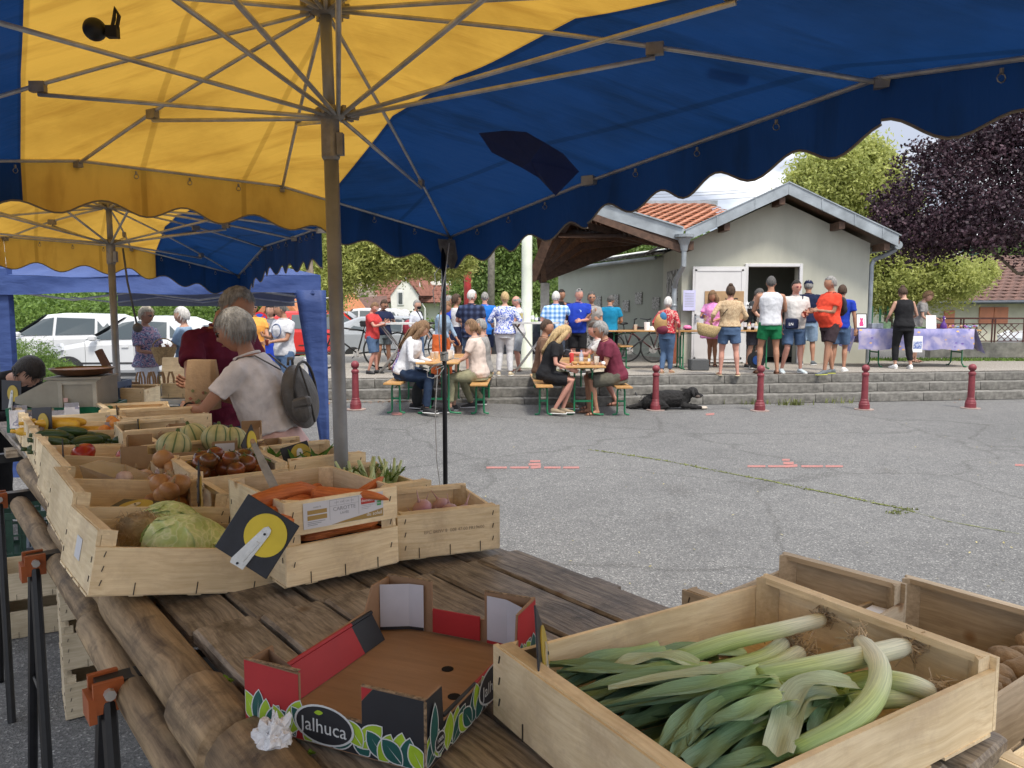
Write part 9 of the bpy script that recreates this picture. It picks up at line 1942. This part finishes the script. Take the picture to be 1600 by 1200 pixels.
# ================================================================ DOG
dg=thing('dog','shaggy black dog with a white paw lying behind the bollard','dog',atG(1050,639),R(4))
M_FUR=mat('black_fur',(.012,.011,.011),.8,.4,30,.9,50); M_PAW=mat('white_paw',(.55,.48,.40),.8,.2,20)
b=MB(); k=1.0
b.tube([(-.42,0,.10),(-.25,0,.15),(-.05,0,.17),(.12,0,.17),(.22,-.01,.17)],[.11,.15,.15,.14,.09],12,rnd=True)
b.tube([(.15,0,.18),(.24,-.02,.24),(.30,-.03,.27)],[.10,.09,.08],10); b.ell((.32,-.03,.28),(.10,.085,.085),14,10); b.tube([(.36,-.03,.26),(.43,-.035,.22),(.46,-.035,.215)],[.055,.042,.035],10,rnd=True)
b.tube([(.15,-.10,.07),(.32,-.11,.045),(.44,-.11,.035)],[.05,.038,.032],8,rnd=True); b.tube([(.15,.08,.07),(.32,.08,.045),(.42,.08,.035)],[.05,.038,.032],8,rnd=True)
b.tube([(-.35,-.08,.10),(-.22,-.14,.10),(-.12,-.16,.05),(-.24,-.17,.035)],[.09,.075,.045,.03],8,rnd=True); b.tube([(-.48,0,.08),(-.62,.02,.04),(-.75,.03,.03)],[.06,.045,.02],8,rnd=True)
queue_remesh(b,'dog_body',M_FUR,dg,.014,1,.03,.03)
for s in(-1,1): b=MB(); b.tube([(.30,-.03+s*.07,.33),(.31,-.03+s*.10,.27),(.33,-.03+s*.10,.20)],[.02,.032,.015],8,flat=.5); b.build('ear',M_FUR,dg,smooth=True)
b=MB(); b.ell((.49,-.035,.225),(.015,.018,.014),8,6); b.build('nose',M_BLACKP,dg,smooth=True)
b=MB(); b.ell((.40,-.06,.21),(.05,.035,.03),10,8); b.build('muzzle_patch',mat('brown_grey_fur',(.09,.07,.06),.9),dg,smooth=True)
b=MB(); b.ell((.50,-.11,.03),(.06,.035,.028),10,8); b.build('paw',M_PAW,dg,smooth=True)
b=MB(); rnd=random.Random(6)
for q in range(1500):
 x=rnd.uniform(-.5,.38); a=rnd.uniform(0,PI); r_=.145 if x<.15 else .10; zc=.13 if x<.15 else .26; p=Vector((x,-r_*math.cos(a)*1.0,zc+r_*math.sin(a)*.85*(1 if x<.2 else .9))); d=Vector((rnd.gauss(-.2,.5),-math.cos(a)*.6,math.sin(a)*.3-.6)).normalized()*rnd.uniform(.02,.05); s=Vector((.004,.004,0)); b.add([p-s,p+s,p+d],[(0,1,2)])
b.build('fur_locks',M_FUR,dg,kind='stuff')
b=MB(); a=atG(1012,641);c=atG(985,627); b.tube([a+Vector((0,0,.03)),a.lerp(c,.5)+Vector((0,0,.10)),c+Vector((0,0,.35))],.008,5); b.build('dog_lead',M_BLACKP,label='black lead running from the dog to the right table',cat='lead')
# ================================================================ CARS
M_CARW=mat('white_car_paint',(.55,.56,.57),.18,.03,2,spec=.6); M_CARR=mat('red_car_paint',(.50,.03,.025),.18,.05,2,spec=.6); M_CARG=mat('grey_car_paint',(.30,.32,.34),.2,.05,2,spec=.6); M_TYRE=mat('tyre',(.02,.02,.02),.8,.1); M_RIM=mat('alloy_rim',(.50,.50,.50),.35,.05,metal=.6); M_CGL=glass('car_glass',(.05,.065,.07),.05); M_LAMP=mat('lamp_glass',(.55,.57,.6),.1,.1); M_TAIL=mat('tail_lamp',(.45,.02,.02),.2,.1); M_BUMP=mat('black_trim',(.03,.03,.032),.6)
def car(label,loc,yaw,paint,L_=3.45,W_=1.62,H_=1.47,kind='hatch',name='parked_car',cladding=False):
 """nose toward -X in local frame"""
 t=thing(name,label,'car',loc,yaw)
 hl=L_/2
 st=[(-hl,.30,.52,.52,.72),(-hl+.10,.22,.70,.70,.86),(-hl+.45,.20,.84,.84,.95),(-hl+.90,.20,.92,.93,1),(-hl+1.25,.20,.95,1.12,1),(-hl+1.75,.20,.97,H_-.04,1),(-hl+2.2,.20,.98,H_,1),(hl-.75,.20,1.0,H_-.03,1),(hl-.30,.22,1.0,H_-.20,.97),(hl-.08,.25,.95,1.0,.92),(hl,.35,.75,.76,.82)]
 b=MB(); rings=[]
 for (x,zl,zb_,zr,wk) in st:
  w=W_/2*wk; wr=w*.78 if zr>zb_+.1 else w*.93
  rings.append([Vector((x,-w*.92,zl)),Vector((x,-w,zl+.15)),Vector((x,-w,zb_-.08)),Vector((x,-w*.96,zb_)),Vector((x,-wr,max(zb_+.01,zr-.05))),Vector((x,-wr*.85,max(zb_+.02,zr))),Vector((x,wr*.85,max(zb_+.02,zr))),Vector((x,wr,max(zb_+.01,zr-.05))),Vector((x,w*.96,zb_)),Vector((x,w,zb_-.08)),Vector((x,w,zl+.15)),Vector((x,w*.92,zl))])
 b.loft(rings); bd=b.build('body',paint,t,smooth=False)
 try: bd.data.shade_auto_smooth(use_auto_smooth=True,angle=R(28))
 except Exception: pass
 def glasspoly(pts,name='window'):
  b=MB(); b.add([Vector(p) for p in pts],[tuple(range(len(pts)))]); return b.build(name,M_CGL,t)
 for s in(-1,1):
  y0=s*(W_/2*.965+.004); y1=s*(W_/2*.80+.006)
  glasspoly([(-hl+1.12,y0,1.00),(-hl+1.95,y0,1.01),(-hl+1.95,y1,H_-.11),(-hl+1.70,y1,H_-.15)]); glasspoly([(-hl+2.02,y0,1.01),(hl-.95,y0,1.03),(hl-.98,y1,H_-.14),(-hl+2.02,y1,H_-.11)]); glasspoly([(hl-.88,y0,1.04),(hl-.48,y0*.98,1.06),(hl-.72,y1,H_-.20),(hl-.92,y1,H_-.16)])
  b=MB(); b.box((-hl+.32,s*(W_/2*.90),.78),(.42,.10,.15),rot=rz(s*.28)@ry(-.35)); b.build('headlight',M_LAMP,t)
  b=MB(); b.box((hl-.10,s*(W_/2*.86),.92),(.10,.16,.26)); b.build('tail_light',M_TAIL,t)
  b=MB(); b.bbox((-hl+1.18,s*(W_/2+.09),1.03),(.14,.17,.12),.03); b.build('wing_mirror',paint,t)
  b=MB(); b.box((0,s*(W_/2+.004),.50),(1.9,.012,.035)); b.box((.0,s*(W_/2-.02),.26),(2.1,.03,.07)); b.build('side_trim',M_BUMP,t)
  b=MB();
  for xx in(-hl+1.98,-hl+.98,hl-.93): b.box((xx,s*(W_/2+.001),.65),(.006,.004,.62))
  b.build('door_gap',M_BUMP,t)
  b=MB(); b.box((-hl+1.80,s*(W_/2+.012),.84),(.14,.02,.025)); b.build('door_handle',paint,t)
  for x in(-hl+.62,hl-.62):
   y=s*(W_/2-.08);
   b=MB(); b.lathe([(.335,-.02),(.335,.06)],26); b.build('wheel_arch',M_BUMP,t,loc=(x,s*(W_/2-.045),.315),rot=(PI/2,0,0))
   wh_=link('wheel',None,t,(x,y,.29)); b=MB(); b.lathe([(.20,-.085),(.275,-.08),(.29,-.05),(.29,.05),(.275,.08),(.20,.085)],28); b.build('tyre',M_TYRE,wh_,rot=(PI/2,0,0))
   b=MB(); b.lathe([(.20,-.02),(.205,.085),(.18,.075)],24,cap=False); b.lathe([(.045,-.09),(.045,.09)],12)
   for k in range(9): a=k*2*PI/9; b.box((math.cos(a)*.115,math.sin(a)*.115,.0),(.16,.026,.165),rot=rz(a))
   b.build('rim',M_RIM,wh_,rot=(PI/2,0,0))
 glasspoly([(-hl+.97,-W_*.42,.965),(-hl+.97,W_*.42,.965),(-hl+1.70,W_*.33,H_-.075),(-hl+1.70,-W_*.33,H_-.075)],'windscreen') if 0 else None
 b=MB(); b.add([(-hl+.95,-W_*.43,.965),(-hl+1.72,-W_*.345,H_-.055),(-hl+1.72,W_*.345,H_-.055),(-hl+.95,W_*.43,.965)],[(0,1,2,3)]); o=b.build('windscreen',M_CGL,t,loc=(-.02,0,.02))
 b=MB(); b.add([(hl-.27,-W_*.36,H_-.22),(hl-.06,-W_*.40,1.02),(hl-.06,W_*.40,1.02),(hl-.27,W_*.36,H_-.22)],[(0,1,2,3)]); b.build('rear_window',M_CGL,t,loc=(.02,0,.02))
 b=MB(); b.bbox((-hl+.06,0,.36),(.14,W_*.80,.16),.03); b.bbox((hl-.04,0,.42),(.10,W_*.86,.22),.03); b.build('bumper',M_BUMP,t)
 b=MB(); b.box((-hl-.02,0,.40),(.01,.42,.10)); b.build('number_plate',M_LWT,t)
 return t
car('white five door hatchback nearest the stall with grey alloy wheels',(-8.25,17.1,0),R(4),M_CARW,3.6,1.62,1.50)
car('second white hatchback parked behind at the left with bonnet showing',(-11.4,19.8,0),R(5),M_CARW,3.9,1.7,1.55)
p=atY(520,560,25); car('red hatchback parked behind the grey tent pole',(p.x,25.2,.02),R(183),M_CARR,4.3,1.75,1.60)
p=atY(570,520,31); car('pale car parked farther behind the red hatchback',(p.x,31,.02),R(3),M_CARW,4.2,1.75,1.7)
p=atY(645,540,22.5); car('grey white car behind the bicycles and the tall table',(p.x-.2,22.6,.02),R(180),M_CARG,4.0,1.7,1.45)
p=atY(772,550,22); car('white car behind the blue floral blouse woman',(p.x,22,.02),R(2),M_CARW,3.9,1.7,1.45)
p=atY(1610,530,24); car('white car partly visible at the right edge behind the railing',(p.x+1.3,24,.05),R(-4),M_CARW,3.9,1.7,1.45)
p=atY(852,540,21); car('dark car glimpsed behind the tall table legs',(p.x-.3,21.5,.02),R(4),mat('dark_car_paint',(.03,.035,.05),.2),4.0,1.7,1.4)
# ================================================================ BICYCLES
M_BIKE=mat('bike_black',(.018,.018,.02),.35)
def bicycle(label,loc,yaw,s=1.0,fr=M_BIKE):
 t=thing('bicycle',label,'bicycle',loc,yaw,'bicycles');
 for x in(-.52*s,.52*s):
  w_=link('wheel',None,t,(x,0,.34*s)); b=MB(); b.tube([(.325*s*math.cos(a*PI/16),0,.325*s*math.sin(a*PI/16)) for a in range(33)],.018,6,cap=False); b.build('tyre',M_TYRE,w_); b=MB()
  for a in range(14): b.tube([(0,0,0),(.31*s*math.cos(a*PI/7),0,.31*s*math.sin(a*PI/7))],.0018,3)
  b.build('spokes',M_STEEL,w_,kind='stuff')
 b=MB(); BB=(-.08*s,0,.29*s);ST=(-.20*s,0,.72*s);HT=(.36*s,0,.80*s);HB=(.40*s,0,.66*s)
 for p,q in((BB,ST),(ST,HT),(BB,HB),(HT,HB),(BB,(-.52*s,0,.34*s)),(ST,(-.52*s,0,.34*s)),(HB,(.52*s,0,.34*s))): b.tube([p,q],.017,8)
 b.build('frame',fr,t,smooth=True)
 b=MB(); b.tube([(-.20*s,0,.72*s),(-.23*s,0,.86*s)],.012,6); b.ell((-.24*s,0,.88*s),(.13,.07,.03),12,6); b.build('saddle',M_BIKE,t,smooth=True)
 b=MB(); b.tube([HT,(.34*s,0,.96*s)],.013,6); b.tube([(.30*s,-.28,.98*s),(.36*s,0,.96*s),(.30*s,.28,.98*s)],.012,6); b.build('handlebar',M_BIKE,t,smooth=True)
 b=MB(); b.tube([(.0,-.05,0),(0,.05,0)],.03,8); b.lathe([(.09,-.01),(.09,.01)],16); b.build('chainring',M_STEEL,t,loc=BB,rot=(PI/2,0,0)); b=MB(); b.tube([BB,(BB[0]+.12,-.08,BB[2]-.10),(BB[0]+.12,-.14,BB[2]-.10)],.009,6); b.build('pedal',M_BIKE,t)
 return t
p=atY(556,587,15.6); bicycle('black city bicycle with rear rack between grey pole and red shirt man',(p.x,15.4,PZ),R(186),1.05)
b=MB(); b.bbox((0,0,0),(.40,.18,.12),.02); b.build('bike_rack_bag',M_BIKE,loc=(p.x+.35,15.4,PZ+.90),rot=R(6),label='black rack bag on the city bicycle',cat='bag')
p=atY(655,590,17); bicycle('dark bicycle standing behind the tall table legs',(p.x,17.2,PZ),R(170),1.0)
p=atY(1000,560,16.9); bicycle('black bicycle leaning under the shelter, left one',(p.x-.15,17.0,PZ),R(15),1.0); bicycle('black bicycle with red rack under the shelter, right one',(p.x+.28,17.3,PZ),R(172),1.0,mat('dark_red_frame',(.09,.015,.015),.4))
b=MB(); q=atY(484,582,13.5); b.lathe([(.09,0),(.13,.28),(.12,.28)],12); b.build('white_bin_liner',mat('white_plastic_tub',(.62,.63,.64),.5,.1),loc=(q.x,13.45,PZ+.04),rot=(.0,.15,0),label='white plastic tub hanging by the bare tree trunk',cat='tub'); b=MB(); q=atY(498,594,13.2); b.lathe([(.04,0),(.05,.09)],10); b.build('small_pot',M_PIPE,loc=(q.x,13.2,PZ),label='small brown pot on the step edge by the trunk',cat='pot')
# ================================================================ FLUSH: evaluate queued meshes once
def flush():
 bpy.context.view_layer.update()
 dg=bpy.context.evaluated_depsgraph_get(); res=[]
 for o in TXT+Q:
  me=bpy.data.meshes.new_from_object(o.evaluated_get(dg)); res.append((o,me))
 for o,me in res:
  if o.type=='MESH':
   o.modifiers.clear(); o.data=me
   f=POST.get(o.name)
   if f: f(o)
   me.polygons.foreach_set('use_smooth',[True]*len(me.polygons)); me.update()
  else:
   n=link(o.name+'_m',me,o.parent); n.matrix_local=o.matrix_local
   for k in o.keys():
    if k in('label','category','group','kind'): n[k]=o[k]
   nm=o.name; bpy.data.objects.remove(o); n.name=nm
if 'Q' not in globals(): Q=[];POST={}
flush()
